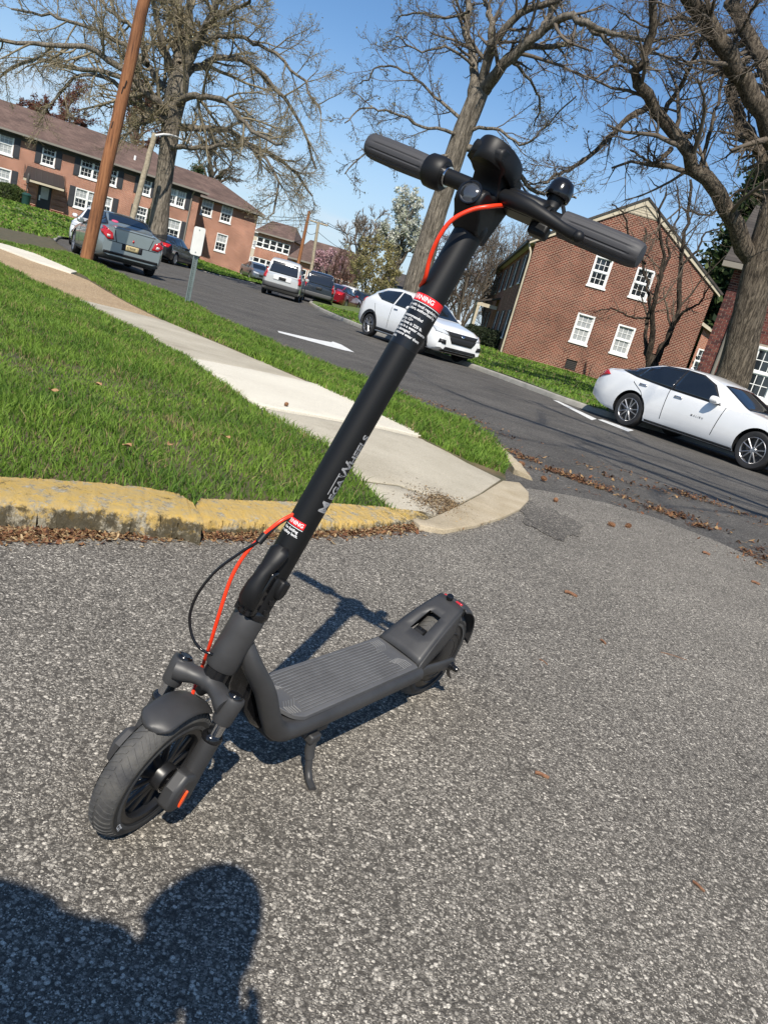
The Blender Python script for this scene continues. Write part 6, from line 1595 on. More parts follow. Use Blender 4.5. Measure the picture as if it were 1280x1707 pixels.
def make_car(name, label, spec, pos, heading, col, group=None, detail=2):
    """local frame: x forward, y left, origin on the ground midway between the axles"""
    L, W, Hh, wb, fo = spec['L'], spec['W'], spec['H'], spec['wb'], spec['fo']
    xf = wb / 2 + fo                                    # nose
    def sx(s): return xf - s
    NS = 90
    s_ = np.linspace(0, L, NS)
    def key(k):
        v = np.interp(s_, [p[0] for p in spec[k]], [p[1] for p in spec[k]])
        ker = np.array([1, 2, 3, 2, 1.]); ker /= ker.sum(); pad = np.pad(v, 2, mode='edge'); return np.convolve(pad, ker, 'valid')
    top, belt, bot = key('top'), key('belt'), key('bot')
    end = np.minimum(s_, L - s_)
    hw_ = W / 2 * (1 - .20 * np.clip(1 - s_ / .55, 0, 1) ** 2.2 - .16 * np.clip(1 - (L - s_) / .50, 0, 1) ** 2.2)
    rw = np.interp(s_, [p[0] for p in spec['roofw']], [p[1] for p in spec['roofw']])
    rings = []
    for i in range(NS):
        w, zt, zb_, b = hw_[i], top[i], bot[i], min(belt[i], top[i] - .01)
        r = min(rw[i], w * .93)
        h = b - zb_
        half = [(0, zb_), (.78 * w, zb_), (.93 * w, zb_ + .03), (.985 * w, zb_ + .16 * h), (1.0 * w, zb_ + .42 * h), (.995 * w, zb_ + .66 * h), (.975 * w, zb_ + .86 * h), (.945 * w, b)]
        gh = zt - b
        for t in (.15, .4, .7, .9): half.append((.945 * w + (r - .945 * w) * (t ** 1.05), b + (gh - min(.055, gh * .4)) * t))
        half += [(r * .97, zt - min(.03, gh * .22)), (r * .8, zt - min(.012, gh * .1)), (r * .4, zt), (0, zt + .004)]
        x = sx(s_[i])
        ring = [(x, y, z) for y, z in half] + [(x, -y, z) for y, z in half[-2:0:-1]]
        rings.append([Vector(p) for p in ring])
    g = MB(); g.loft(rings)
    body = g.mesh(name + '_body', col, 40)
    # wheel arches cut out of the shell
    rt = spec.get('tyre', .335); cut = MB()
    for ax in (wb / 2, -wb / 2):
        for s in (-1, 1): cut.cyl((ax, s * (W / 2 - .27), rt), (ax, s * (W / 2 + .2), rt), rt + .055, n=36)
    bo = bpy.data.objects.new('tmp', body); COL.objects.link(bo)
    co = bpy.data.objects.new('tmpcut', cut.mesh('cut', M_TRIM, 0)); COL.objects.link(co)
    md = bo.modifiers.new('b', 'BOOLEAN'); md.object = co; md.operation = 'DIFFERENCE'; md.solver = 'EXACT'
    try: md.material_mode = 'TRANSFER'
    except Exception: pass
    dg = bpy.context.evaluated_depsgraph_get(); me = bpy.data.meshes.new_from_object(bo.evaluated_get(dg))
    bpy.data.objects.remove(bo); bpy.data.objects.remove(co)
    me.set_sharp_from_angle(angle=R(38))
    root = empty(name, pos, heading); tag(root, label, spec.get('cat', 'car'), group)
    bd = link('body', me, root)
    bm = bmesh.new(); bm.from_mesh(body); bvh = BVHTree.FromBMesh(bm); bm.free()
    def cast(view, a, b):
        o, d = {'L': (Vector((a, 5, b)), Vector((0, -1, 0))), 'R': (Vector((a, -5, b)), Vector((0, 1, 0))), 'F': (Vector((8, a, b)), Vector((-1, 0, 0))), 'B': (Vector((-8, a, b)), Vector((1, 0, 0))), 'T': (Vector((a, b, 5)), Vector((0, 0, -1)))}[view]
        h = bvh.ray_cast(o, d)
        if h[0] is None:
            h = bvh.find_nearest(o + d * 4)
            return h[0], h[1]
        n = h[1]
        return h[0], (n if n.dot(d) < 0 else -n)
    def patch(pname, view, poly, m, eps=.006, parent=None, step=.07, thick=0.0):
        P = [Vector(p) for p in poly]; Q = []
        for i, p in enumerate(P):
            q = P[(i + 1) % len(P)]; k = max(1, int((q - p).length / step)); Q += [p + (q - p) * (j / k) for j in range(k)]
        xs = [p.x for p in Q]; ys = [p.y for p in Q]; inn = []
        nx, ny = int((max(xs) - min(xs)) / step), int((max(ys) - min(ys)) / step)
        for i in range(1, nx + 1):
            for j in range(1, ny + 1): inn.append(Vector((min(xs) + i * step, min(ys) + j * step)))
        r = _geo.delaunay_2d_cdt(Q + inn, [], [list(range(len(Q)))], 2, 1e-6)
        V = []
        for v in r[0]:
            p, n = cast(view, v.x, v.y); V.append(tuple(p + n * eps))
        pm = bpy.data.meshes.new(pname); pm.from_pydata(V, [], [tuple(f) for f in r[2]])
        pm.polygons.foreach_set('use_smooth', [True] * len(pm.polygons)); pm.materials.append(m)
        o = link(pname, pm, parent or root)
        mdd = o.modifiers.new('solid', 'SOLIDIFY'); mdd.thickness = thick or .008; mdd.offset = 0
        return o
    def sp(poly): return [(sx(a), b) for a, b in poly]
    for view in ('R', 'L'):
        if 'surround' in spec: patch('window_surround', view, sp(spec['surround']), M_CHROME if spec.get('chrome_line') else M_TRIM, .002, thick=.004)
        for poly in spec['side_glass']: patch('window', view, sp(poly), M_CARGLASS, .006)
        for a, b, w in spec.get('seams', []):
            d = (Vector(b) - Vector(a)).normalized(); n_ = Vector((-d.y, d.x)) * (w / 2)
            patch('door_gap', view, sp([tuple(Vector(a) - n_), tuple(Vector(b) - n_), tuple(Vector(b) + n_), tuple(Vector(a) + n_)]), M_SEAM, .0015, step=.12, thick=.003)
        for a, b in spec.get('handles', []):
            patch('door_handle', view, sp([(a - .09, b - .012), (a + .09, b - .012), (a + .09, b + .018), (a - .09, b + .018)]), M_CHROME if spec.get('chrome_handle', 1) else col, .012, step=.05, thick=.016)
        for poly, m in spec.get('side_extra', []): patch('side_trim', view, sp(poly), m, .007, thick=.012)
        s = -1 if view == 'R' else 1
        if 'mirror' in spec:
            ms, mz = spec['mirror']; p, n_ = cast(view, sx(ms), mz)
            g = MB(); c = p + Vector((0, s * .13, .02))
            g.loft([[c + Vector((fx, s * .10 * math.cos(2 * math.pi * i / 14), .075 * math.sin(2 * math.pi * i / 14))) * 1.0 if k not in (0, 3) else c + Vector((fx, s * .07 * math.cos(2 * math.pi * i / 14), .05 * math.sin(2 * math.pi * i / 14))) for i in range(14)] for k, fx in enumerate((.10, .05, -.03, -.05))])
            mo = g.build('mirror', spec.get('mirror_mat', col), root)
            MB().tube([p - Vector((0, s * .02, 0)), c - Vector((0, 0, .05))], .025, 8).build('mirror_arm', M_TRIM, mo)
    for nm, view, poly, m, eps, th in spec['ends']:
        patch(nm, view, poly, m, eps, step=.06, thick=th)
    # wheels
    ns = spec.get('spokes', 10)
    for ax in (wb / 2, -wb / 2):
        for s in (-1, 1):
            c = Vector((ax, s * (W / 2 - .12), rt)); axv = Vector((0, s, 0)); ww = .105
            wh = empty('wheel', c); wh.parent = root
            z = Vector((0, 0, 0))
            MB().lathe([(rt * .70, -ww), (rt * .93, -ww), (rt * .985, -ww * .8), (rt, -ww * .4), (rt, ww * .4), (rt * .985, ww * .8), (rt * .93, ww * 1.0), (rt * .80, ww * 1.04), (rt * .70, ww * .92)], z, axv, 40).build('tyre', M_TYRE, wh, smooth=40)
            MB().lathe([(rt * .70, ww * .93), (rt * .68, ww * .98), (rt * .655, ww * .9), (rt * .64, ww * .1), (rt * .64, -ww * .8)], z, axv, 40).build('rim', M_ALLOY, wh, smooth=40)
            MB().lathe([(rt * .645, ww * .15), (rt * .3, ww * .1), (.01, ww * .1)], z, axv, 24).build('brake', M_ALLOYD, wh)
            if detail > 1:
                for i in range(ns):
                    if spec.get('twin', 0): a = 2 * math.pi * (i // 2) / (ns / 2) + (.14 if i % 2 else -.14); a2 = 2 * math.pi * (i // 2) / (ns / 2) + (.24 if i % 2 else -.24)
                    else: a = a2 = 2 * math.pi * i / ns
                    d = Vector((math.cos(a), 0, math.sin(a))); d2 = Vector((math.cos(a2), 0, math.sin(a2)))
                    MB().tube([d * (rt * .10) + axv * (ww * .82), d2 * (rt * .42) + axv * (ww * .86), d2 * (rt * .665) + axv * (ww * .80)], [(.018, .014), (.019, .013), (.024, .014)], 7).build('spoke', M_ALLOY, wh)
                MB().lathe([(.0, ww * .92), (.05, ww * .90), (.062, ww * .8), (.062, ww * .2)], z, axv, 18).build('hub_cap', M_ALLOY, wh)
            else:
                MB().lathe([(.0, ww * .85), (rt * .5, ww * .8), (rt * .64, ww * .85)], z, axv, 18).build('hub_cap', M_ALLOY, wh)
    g = MB(); g.box((0, 0, spec['bot'][2][1] + .05), (L * .82, W * .80, .10)); g.build('underbody', M_TRIM, root, smooth=0)
    root['h'] = 0; del root['h']
    return root, patch, cast

def head_of(v): return math.atan2(v.y, v.x)
def sedan(**k):
    d = dict(L=4.92, W=1.85, H=1.46, wb=2.83, fo=.95, tyre=.335,
             top=[(0, .58), (.06, .70), (.5, .85), (1.15, .95), (1.45, .99), (2.2, 1.36), (2.65, 1.45), (3.1, 1.455), (3.6, 1.40), (4.25, 1.17), (4.5, 1.10), (4.82, 1.07), (4.92, .80)],
             belt=[(0, .54), (.5, .78), (1.3, .90), (2, .935), (3, .975), (4, 1.02), (4.6, 1.03), (4.92, .76)],
             bot=[(0, .30), (.25, .20), (1, .19), (4, .19), (4.5, .24), (4.92, .38)],
             roofw=[(0, .7), (1.3, .72), (2.2, .60), (2.8, .585), (3.5, .57), (4.3, .62), (4.92, .72)],
             side_glass=[[(1.90, .945), (2.955, .975), (2.935, 1.392), (2.60, 1.375), (2.28, 1.255)], [(3.0, .978), (3.84, 1.035), (3.82, 1.265), (3.45, 1.365), (2.98, 1.394)], [(3.885, 1.04), (4.36, 1.085), (4.12, 1.155), (3.865, 1.245)]],
             seams=[((1.86, .25), (1.74, .92), .014), ((2.99, .25), (3.0, .98), .014), ((3.42, .27), (3.44, .52), .012), ((3.44, .52), (3.62, .76), .012), ((3.62, .76), (3.86, .90), .012), ((3.86, .90), (3.98, 1.04), .012)],
             handles=[(2.75, .86), (3.62, .90)], mirror=(1.98, .98), surround=[(1.86, .925), (3.0, .958), (3.87, 1.015), (4.42, 1.085), (4.13, 1.172), (3.45, 1.385), (2.96, 1.412), (2.58, 1.395), (2.24, 1.27)],
             side_extra=[([(1.35, .215), (3.35, .215), (3.35, .27), (1.35, .27)], M_TRIM)],
             ends=[])
    for q, v in k.items(): d[q] = v
    L, xf = d['L'], d['wb'] / 2 + d['fo']
    t = d['top']
    if not d['ends']:
        d['ends'] = [('windscreen', 'T', [(xf - 1.42, .62), (xf - 1.40, 0), (xf - 1.42, -.62), (xf - 2.12, -.53), (xf - 2.12, .53)], M_CARGLASS, .004, .008),
                     ('rear_window', 'T', [(xf - 3.62, .50), (xf - 3.62, -.50), (xf - 4.22, -.56), (xf - 4.24, 0), (xf - 4.22, .56)], M_CARGLASS, .004, .008),
                     ('tail_lamp', 'B', [(.42, .86), (.80, .80), (.86, .98), (.50, 1.00)], M_TAIL, .006, .02), ('tail_lamp', 'B', [(-.42, .86), (-.80, .80), (-.86, .98), (-.50, 1.00)], M_TAIL, .006, .02),
                     ('head_lamp', 'F', [(.42, .60), (.80, .62), (.84, .74), (.46, .69)], M_HEAD, .006, .02), ('head_lamp', 'F', [(-.42, .60), (-.80, .62), (-.84, .74), (-.46, .69)], M_HEAD, .006, .02),
                     ('grille', 'F', [(.38, .44), (-.38, .44), (-.42, .60), (.42, .60)], M_TRIM, .006, .02), ('lower_grille', 'F', [(.55, .26), (-.55, .26), (-.5, .36), (.5, .36)], M_TRIM, .006, .02),
                     ('rear_bumper_trim', 'B', [(.6, .40), (-.6, .40), (-.58, .46), (.58, .46)], M_TRIM, .006, .02),
                     ('number_plate', 'B', [(.16, .60), (-.16, .60), (-.16, .75), (.16, .75)], M_PLATE, .012, .01)]
    return d
W_CAR = paint('white_paint', (.74, .74, .73)); 
RZ1 = -.1
# white sedan parked at the far kerb
Rr_, Fr_ = gp(1040, 710, RZ1), gp(1247, 783, RZ1)
fwd = (Fr_ - Rr_).normalized(); left = Vector((-fwd.y, fwd.x, 0))
mid = (Fr_ + Rr_) / 2 + left * .81
sed = sedan(spokes=10, twin=1, chrome_handle=1, tyre=.345)
sed['ends'] = sedan()['ends'] + [('side_lamp', 'R', [(sed['wb'] / 2 + .95 - 4.72, .86), (sed['wb'] / 2 + .95 - 4.50, .93), (sed['wb'] / 2 + .95 - 4.62, 1.0), (sed['wb'] / 2 + .95 - 4.86, .99)], M_TAIL, .008, .02)]
car, patch_, cast_ = make_car('white_sedan', 'white four-door sedan parked at the far kerb beside the leaning tree', sed, (mid.x, mid.y, RZ1), head_of(fwd), W_CAR)
# the badge on its front door: dark raised letters
me = text_mesh('MALIBU', .052, .0005, 1.75)
for v in me.vertices:
    p, n_ = cast_('R', 2.36 - 2.40 + v.co.x + .05, .60 + v.co.y); v.co = p + n_ * .006
me.materials.clear(); me.materials.append(M_TRIM); link('door_badge', me, car)
# antenna fin
MB().loft([[Vector((-.95, y, 1.40)) for y in (-.03, .03)] + [Vector((-.80, .0, 1.40))], [Vector((-.97, y, 1.49)) for y in (-.012, .012)] + [Vector((-.93, 0, 1.49))]]).build('antenna_fin', W_CAR, car)

# white crossover half hidden by the stem
def crossover():
    d = dict(L=4.33, W=1.78, H=1.60, wb=2.61, fo=.86, tyre=.335, cat='car', spokes=10, twin=1, chrome_handle=1,
             top=[(0, .62), (.05, .80), (.35, .95), (.9, 1.05), (1.12, 1.09), (1.8, 1.48), (2.2, 1.58), (2.8, 1.60), (3.4, 1.55), (3.85, 1.38), (4.15, 1.12), (4.28, .98), (4.33, .80)],
             belt=[(0, .58), (.35, .86), (1.0, .97), (2.0, 1.03), (3.0, 1.10), (3.7, 1.17), (4.2, 1.02), (4.33, .76)],
             bot=[(0, .32), (.25, .22), (.9, .21), (3.5, .21), (4.0, .27), (4.33, .40)],
             roofw=[(0, .66), (1.1, .70), (1.9, .60), (2.8, .58), (3.6, .55), (4.33, .66)],
             side_glass=[[(1.42, 1.06), (2.42, 1.10), (2.40, 1.50), (2.05, 1.47), (1.78, 1.34)], [(2.50, 1.11), (3.15, 1.15), (3.62, 1.30), (3.25, 1.45), (2.48, 1.505)]],
             seams=[((1.45, .30), (1.32, 1.0), .014), ((2.46, .30), (2.47, 1.08), .014), ((3.05, .42), (3.38, 1.0), .012)], handles=[(2.25, .98)], mirror=(1.55, 1.08),
             side_extra=[([(1.25, .225), (3.05, .225), (3.05, .36), (1.25, .36)], M_TRIM)])
    xf = d['wb'] / 2 + d['fo']
    e = [('windscreen', 'T', [(xf - 1.12, .62), (xf - 1.08, 0), (xf - 1.12, -.62), (xf - 1.78, -.54), (xf - 1.78, .54)], M_CARGLASS, .004, .008),
         ('rear_window', 'B', [(.5, 1.16), (-.5, 1.16), (-.46, 1.42), (.46, 1.42)], M_CARGLASS, .004, .01),
         ('grille_bar', 'F', [(.46, .70), (-.46, .70), (-.60, .80), (.60, .80)], M_TRIM, .010, .03), ('grille', 'F', [(.36, .52), (-.36, .52), (-.50, .70), (.50, .70)], M_TRIM, .008, .02),
         ('emblem', 'F', [(.055, .70), (-.055, .70), (-.065, .79), (-.03, .79), (-.028, .755), (.028, .755), (.03, .79), (.065, .79)], M_CHROME, .030, .02),
         ('lower_grille', 'F', [(.62, .27), (-.62, .27), (-.55, .40), (.55, .40)], M_TRIM, .008, .02), ('skid', 'F', [(.40, .235), (-.40, .235), (-.36, .27), (.36, .27)], M_CHROME, .012, .02)]
    for s in (-1, 1):
        e += [('head_lamp', 'F', [(s * .50, .70), (s * .80, .74), (s * .84, .86), (s * .56, .81)], M_HEAD, .008, .03), ('fog_lamp', 'F', [(s * .55, .46), (s * .76, .48), (s * .74, .58), (s * .58, .57)], M_TRIM, .010, .02), ('tail_lamp', 'B', [(s * .5, .98), (s * .84, .98), (s * .80, 1.12), (s * .55, 1.08)], M_TAIL, .008, .03)]
        e += [('wheel_arch_trim', 'R' if s < 0 else 'L', [(x + (.335 + .055 + w) * math.cos(a), .335 + (.335 + .055 + w) * math.sin(a)) for a, w in [(R(k), .008) for k in range(-8, 190, 14)] + [(R(k), .075) for k in range(188, -10, -14)]], M_TRIM, .008, .014) for x in (d['wb'] / 2, -d['wb'] / 2)]
    d['ends'] = e
    return d
RRw, FLw = gp(613, 560, RZ1), gp(769, 611, RZ1)
hd = R(308)
fwd = Vector((math.cos(hd), math.sin(hd), 0)); left = Vector((-fwd.y, fwd.x, 0))
# keep the visible rear wheel where it stands
mid = RRw + fwd * 1.305 + left * .77
make_car('white_crossover', 'white crossover half hidden behind the scooter stem', crossover(), (mid.x, mid.y, RZ1), hd, W_CAR)

# grey-green sedan behind the wooden pole
G_CAR = paint('grey_green_paint', (.30, .345, .34), .55, .3)
ponti = sedan(L=4.80, W=1.80, spokes=7)
xf = ponti['wb'] / 2 + ponti['fo']
pe = [('windscreen', 'T', [(xf - 1.42, .60), (xf - 1.42, -.60), (xf - 2.12, -.52), (xf - 2.12, .52)], M_CARGLASS, .004, .008), ('rear_window', 'T', [(xf - 3.42, .50), (xf - 3.42, -.50), (xf - 4.12, -.58), (xf - 4.15, 0), (xf - 4.12, .58)], M_CARGLASS, .004, .008),
      ('bumper_gap', 'B', [(.62, .695), (-.62, .695), (-.62, .71), (.62, .71)], M_SEAM, .003, .006), ('boot_gap', 'B', [(.50, 1.0), (.52, 1.0), (.44, .71), (.42, .71)], M_SEAM, .003, .006), ('boot_gap', 'B', [(-.50, 1.0), (-.52, 1.0), (-.44, .71), (-.42, .71)], M_SEAM, .003, .006),
      ('plate_recess', 'B', [(.27, .535), (-.27, .535), (-.27, .70), (.27, .70)], M_TRIM, .004, .006), ('number_plate', 'B', [(.17, .55), (-.17, .55), (-.17, .69), (.17, .69)], M_PLATE, .014, .01), ('rear_valance', 'B', [(.72, .37), (-.72, .37), (-.72, .44), (.72, .44)], M_TRIM, .006, .02), ('boot_spoiler', 'B', [(.55, 1.055), (-.55, 1.055), (-.50, 1.085), (.50, 1.085)], G_CAR, .012, .03), ('emblem', 'B', [(.03, .82), (0, .77), (-.03, .82), (0, .87)], M_TAIL, .008, .01)]
for s in (-1, 1):
    pe += [('tail_lamp', 'B', [(s * .50, .74), (s * .66, .72), (s * .80, .84), (s * .86, 1.0), (s * .74, 1.02), (s * .56, .90)], M_TAIL, .010, .03), ('reverse_lamp', 'B', [(s * .60, .78), (s * .68, .78), (s * .70, .85), (s * .62, .85)], M_REV, .022, .012)]
    pe += [('head_lamp', 'F', [(s * .42, .60), (s * .80, .62), (s * .84, .74), (s * .46, .69)], M_HEAD, .006, .02)]
ponti['ends'] = pe
RRp = gp(247, 460, RZ1); FLp = gp(133, 421, RZ1)
hd = R(124)
fwd = Vector((math.cos(hd), math.sin(hd), 0)); left = Vector((-fwd.y, fwd.x, 0))
mid = RRp + fwd * 1.415 + left * .78
pc_, pp_, pcast = make_car('grey_sedan', 'grey-green sedan seen from behind, parked by the wooden utility pole', ponti, (mid.x, mid.y, RZ1), hd, G_CAR)
me = text_mesh('519468', .085, .001, 1.05)
for vv in me.vertices:
    p, n_ = pcast('B', .145 - vv.co.x * .86, .60 + vv.co.y); vv.co = p + n_ * .021
me.materials.clear(); me.materials.append(M_INK); link('plate_lettering', me, pc_)
# sticker and soft toys behind its rear window
p, n_ = pcast('T', -1.75, .42)
MB().lathe([(.0, .004), (.085, .003), (.09, 0)], p + n_ * .008, n_, 20).build('window_sticker', mat('pink_sticker', (.55, .08, .16), .5), pc_)

# others
S_CAR = paint('silver_paint', (.60, .60, .585), .4, .3); K_CAR = paint('black_paint', (.014, .015, .018), .2, .25); R_CAR = paint('red_paint', (.22, .012, .022), .2, .25); B_CAR = paint('blue_grey_paint', (.16, .19, .22), .5, .3); DB_CAR = paint('dark_blue_paint', (.02, .026, .04), .3, .25)
def minivan():
    d = dict(L=4.95, W=1.85, H=1.77, wb=2.95, fo=1.0, tyre=.335, cat='van', spokes=7,
             top=[(0, .62), (.08, .80), (.9, 1.02), (1.2, 1.12), (2.05, 1.66), (2.5, 1.75), (4.4, 1.755), (4.72, 1.70), (4.88, 1.30), (4.95, .95)],
             belt=[(0, .58), (.6, .90), (1.3, 1.02), (4.6, 1.08), (4.95, .85)], bot=[(0, .30), (.25, .22), (1, .21), (4.2, .21), (4.6, .26), (4.95, .42)],
             roofw=[(0, .66), (1.2, .70), (2.2, .62), (4.4, .63), (4.95, .74)],
             side_glass=[[(1.75, 1.08), (2.5, 1.10), (2.48, 1.55), (2.2, 1.53)], [(2.6, 1.1), (3.6, 1.11), (3.58, 1.57), (2.58, 1.56)], [(3.7, 1.11), (4.5, 1.13), (4.42, 1.55), (3.68, 1.57)]],
             seams=[((2.55, .3), (2.55, 1.06), .014), ((3.65, .3), (3.65, 1.06), .014)], handles=[(2.35, .95)], mirror=(1.8, 1.1), side_extra=[([(.9, .23), (4.2, .23), (4.2, .40), (.9, .40)], M_TRIM)])
    xf = d['wb'] / 2 + d['fo']
    e = [('windscreen', 'T', [(xf - 1.2, .62), (xf - 1.2, -.62), (xf - 1.98, -.56), (xf - 1.98, .56)], M_CARGLASS, .004, .008),
         ('rear_window', 'B', [(.66, 1.08), (-.66, 1.08), (-.60, 1.58), (.60, 1.58)], M_CARGLASS, .006, .012), ('plate_recess', 'B', [(.42, .76), (-.42, .76), (-.42, .98), (.42, .98)], M_PLATEW, .006, .01), ('number_plate', 'B', [(.17, .80), (-.17, .80), (-.17, .94), (.17, .94)], M_TRIM, .018, .01),
         ('rear_bumper', 'B', [(.84, .40), (-.84, .40), (-.84, .62), (.84, .62)], mat('grey_bumper', (.07, .07, .072), .6), .012, .04)]
    for s in (-1, 1): e += [('tail_lamp', 'B', [(s * .76, .78), (s * .90, .78), (s * .88, 1.25), (s * .76, 1.25)], M_TAIL, .010, .03), ('head_lamp', 'F', [(s * .45, .64), (s * .82, .66), (s * .84, .78), (s * .48, .76)], M_HEAD, .008, .02)]
    d['ends'] = e; return d
def place(name, label, spec, a, b, kind, col, z=RZ1, detail=1):
    """kind 'rear': a, b = left and right rear wheels seen from behind; 'front': right and left front wheels facing us; 'side': rear and front right wheels"""
    A, Bv = gp(*a, z), gp(*b, z); wb, tr = spec['wb'], spec['W'] - .24
    if kind == 'rear':
        r = (Bv - A).normalized(); fwd = Vector((-r.y, r.x, 0)); mid = (A + Bv) / 2 + fwd * wb / 2
    elif kind == 'front':
        r = (Bv - A).normalized(); fwd = Vector((r.y, -r.x, 0)); mid = (A + Bv) / 2 - fwd * wb / 2
    else:
        fwd = (Bv - A).normalized(); mid = (A + Bv) / 2 + Vector((-fwd.y, fwd.x, 0)) * tr / 2
    return make_car(name, label, spec, (mid.x, mid.y, z), head_of(fwd), col, detail=detail)
def at_depth(name, label, spec, px, py, D, hdg, col, detail=1, zz=None):
    p = dp(px, py, D); return make_car(name, label, spec, (p.x, p.y, RZ1 if zz is None else zz), R(hdg), col, detail=detail)
at_depth('silver_minivan', 'silver minivan seen from behind, driving off up the street', minivan(), 471, 494, 39.5, 97, S_CAR)
sv = minivan(); sv['ends'] = [e for e in sv['ends'] if e[0] not in ('plate_recess',)]
at_depth('dark_minivan', 'dark minivan just right of the silver minivan', sv, 527, 500, 47, 99, DB_CAR)
at_depth('red_sedan', 'dark red sedan parked beyond the grass corner, seen from behind', sedan(), 566, 503, 52, 80, R_CAR)
sw_ = crossover(); at_depth('white_suv', 'white vehicle whose roof shows behind the red sedan', sw_, 582, 497, 60, 84, W_CAR)
at_depth('dark_sedan', 'dark blue sedan at the far left of the white crossover, right of the red one', sedan(), 606, 516, 58, -52, DB_CAR)
at_depth('blue_grey_sedan', 'blue-grey sedan facing the street left of the silver minivan', sedan(), 425, 470, 66, -62, B_CAR)
at_depth('black_sedan', 'black sedan parked before the apartments right of the great trunk', sedan(), 281, 437, 44, 88, K_CAR)
p = dp(164, 408, 31.5); make_car('white_suv', 'white vehicle half hidden in front of the grey-green sedan', crossover(), (p.x, p.y, RZ1), R(-72), W_CAR, detail=1)
# ================================================================== poles, sign, wires, small things on the ground
M_WOOD = mat('pole_wood', (.20, .085, .035), .85); n, l, b = nodes_of(M_WOOD)
tc = n.new('ShaderNodeTexCoord'); mp = n.new('ShaderNodeMapping'); mp.inputs['Scale'].default_value = (22, 22, 1.1)
nz = n.new('ShaderNodeTexNoise'); nz.inputs['Scale'].default_value = 1.0; nz.inputs['Detail'].default_value = 9; nz.inputs['Roughness'].default_value = .7
l.new(tc.outputs['Object'], mp.inputs['Vector']); l.new(mp.outputs['Vector'], nz.inputs['Vector'])
r_ = ramp(n, [(.30, (.055, .022, .012)), (.46, (.22, .088, .034)), (.62, (.33, .145, .060)), (.78, (.42, .22, .11))]); l.new(nz.outputs['Fac'], r_.inputs['Fac'])
n2 = n.new('ShaderNodeTexNoise'); n2.inputs['Scale'].default_value = 1.3; n2.inputs['Detail'].default_value = 4; l.new(tc.outputs['Object'], n2.inputs['Vector'])
mr = n.new('ShaderNodeMapRange'); mr.inputs['From Min'].default_value = .3; mr.inputs['From Max'].default_value = .7; mr.inputs['To Min'].default_value = .75; mr.inputs['To Max'].default_value = 1.2; l.new(n2.outputs['Fac'], mr.inputs['Value'])
vs = n.new('ShaderNodeVectorMath'); vs.operation = 'SCALE'; l.new(r_.outputs['Color'], vs.inputs[0]); l.new(mr.outputs[0], vs.inputs['Scale']); l.new(vs.outputs[0], b.inputs['Base Color'])
bp = n.new('ShaderNodeBump'); bp.inputs['Strength'].default_value = .7; bp.inputs['Distance'].default_value = .02; l.new(nz.outputs['Fac'], bp.inputs['Height']); l.new(bp.outputs['Normal'], b.inputs['Normal'])
def pole_between(name, label, b_, t_, r0, r1, m, cat='utility pole', sink=.3, extra=1.0, group=None):
    b_, t_ = Vector(b_), Vector(t_); d = (t_ - b_)
    t_ = b_ + d * extra
    root = empty(name, b_); tag(root, label, cat, group)
    P = [(b_ - d.normalized() * sink) - b_] + [d * extra * k / 10 for k in range(11)]
    P = [p + Vector((random.gauss(0, .006), random.gauss(0, .006), 0)) for p in P]
    MB().tube(P, [r0] + [r0 + (r1 - r0) * k / 10 for k in range(11)], 22).build('post', m, root, smooth=60)
    return root, d * extra
Dp = 18.4
zb = .0
pb = gp(144, 434, .0); top = dp(241, 0, pb.y)
pole, dv = pole_between('utility_pole', 'tall brown wooden utility pole in the grass beside the grey-green sedan', pb, top, .155, .125, M_WOOD, extra=1.35)
for k, (x, y) in enumerate(((210, 140), (205, 150), (188, 208))):
    p = dp(x, y, pb.y - .14) - pb
    MB().box(p, (.025, .02, .16), Matrix.Rotation(R(8), 3, 'Y')).build('scar', mat('burnt_wood', (.02, .012, .01), .9), pole)
# pale leaning pole before the great tree, with the white arm taped across its trunk
M_PALEWOOD = mat('pale_wood', (.33, .28, .20), .9, var=.3, vscale=8)
pale, _ = pole_between('old_pole', 'pale stub of an old pole leaning by the great tree', dp(214, 392, 40.5), dp(259, 222, 40.5), .15, .13, M_PALEWOOD, 'pole', sink=2.2)
root = empty('conduit', dp(260, 227, 40.2)); tag(root, 'white conduit strapped across the trunk of the great tree', 'pipe')
o0 = dp(260, 227, 40.2)
MB().tube([dp(259, 226, 40.2) - o0, dp(272, 224, 40.6) - o0, dp(284, 225, 41.4) - o0, dp(294, 228, 42.2) - o0, dp(304, 233, 42.8) - o0, dp(318, 238, 43) - o0], .055, 8).build('pipe', M_WHITE, root)
# back of a street sign on a perforated post
sb_ = gp(312.5, 504, .04); st_ = dp(336, 380, sb_.y)
root = empty('street_sign', sb_); tag(root, 'back of a small white sign on a perforated steel post in the verge', 'sign')
ax = (st_ - sb_); H = ax.length; axn = ax.normalized()
M_STEEL = mat('galvanised', (.20, .24, .23), .45, .6, var=.2, vscale=20)
side = Vector((1, .12, 0)).normalized(); side = (side - axn * side.dot(axn)).normalized(); fwdv = axn.cross(side)
def SG(a, b_, h): return side * a + fwdv * b_ + axn * h
g = MB()
pr = [(-.045, .0), (-.025, .0), (-.018, .022), (.018, .022), (.025, 0), (.045, 0), (.045, .004), (.028, .004), (.021, .026), (-.021, .026), (-.028, .004), (-.045, .004)]
g.loft([[SG(a, b_, h) for a, b_ in pr] for h in (-.3, H - .05)]).build('post', M_STEEL, root, smooth=20)
for k in range(34):
    h = .06 + k * .035
    if h < H - .45: MB().cyl(SG(0, -.0035 + .02, h), SG(0, .0285, h), .0075, n=8).build('post_hole', M_TRIM, root)
w2, h2, rr_ = .118, .24, .04
pl = []
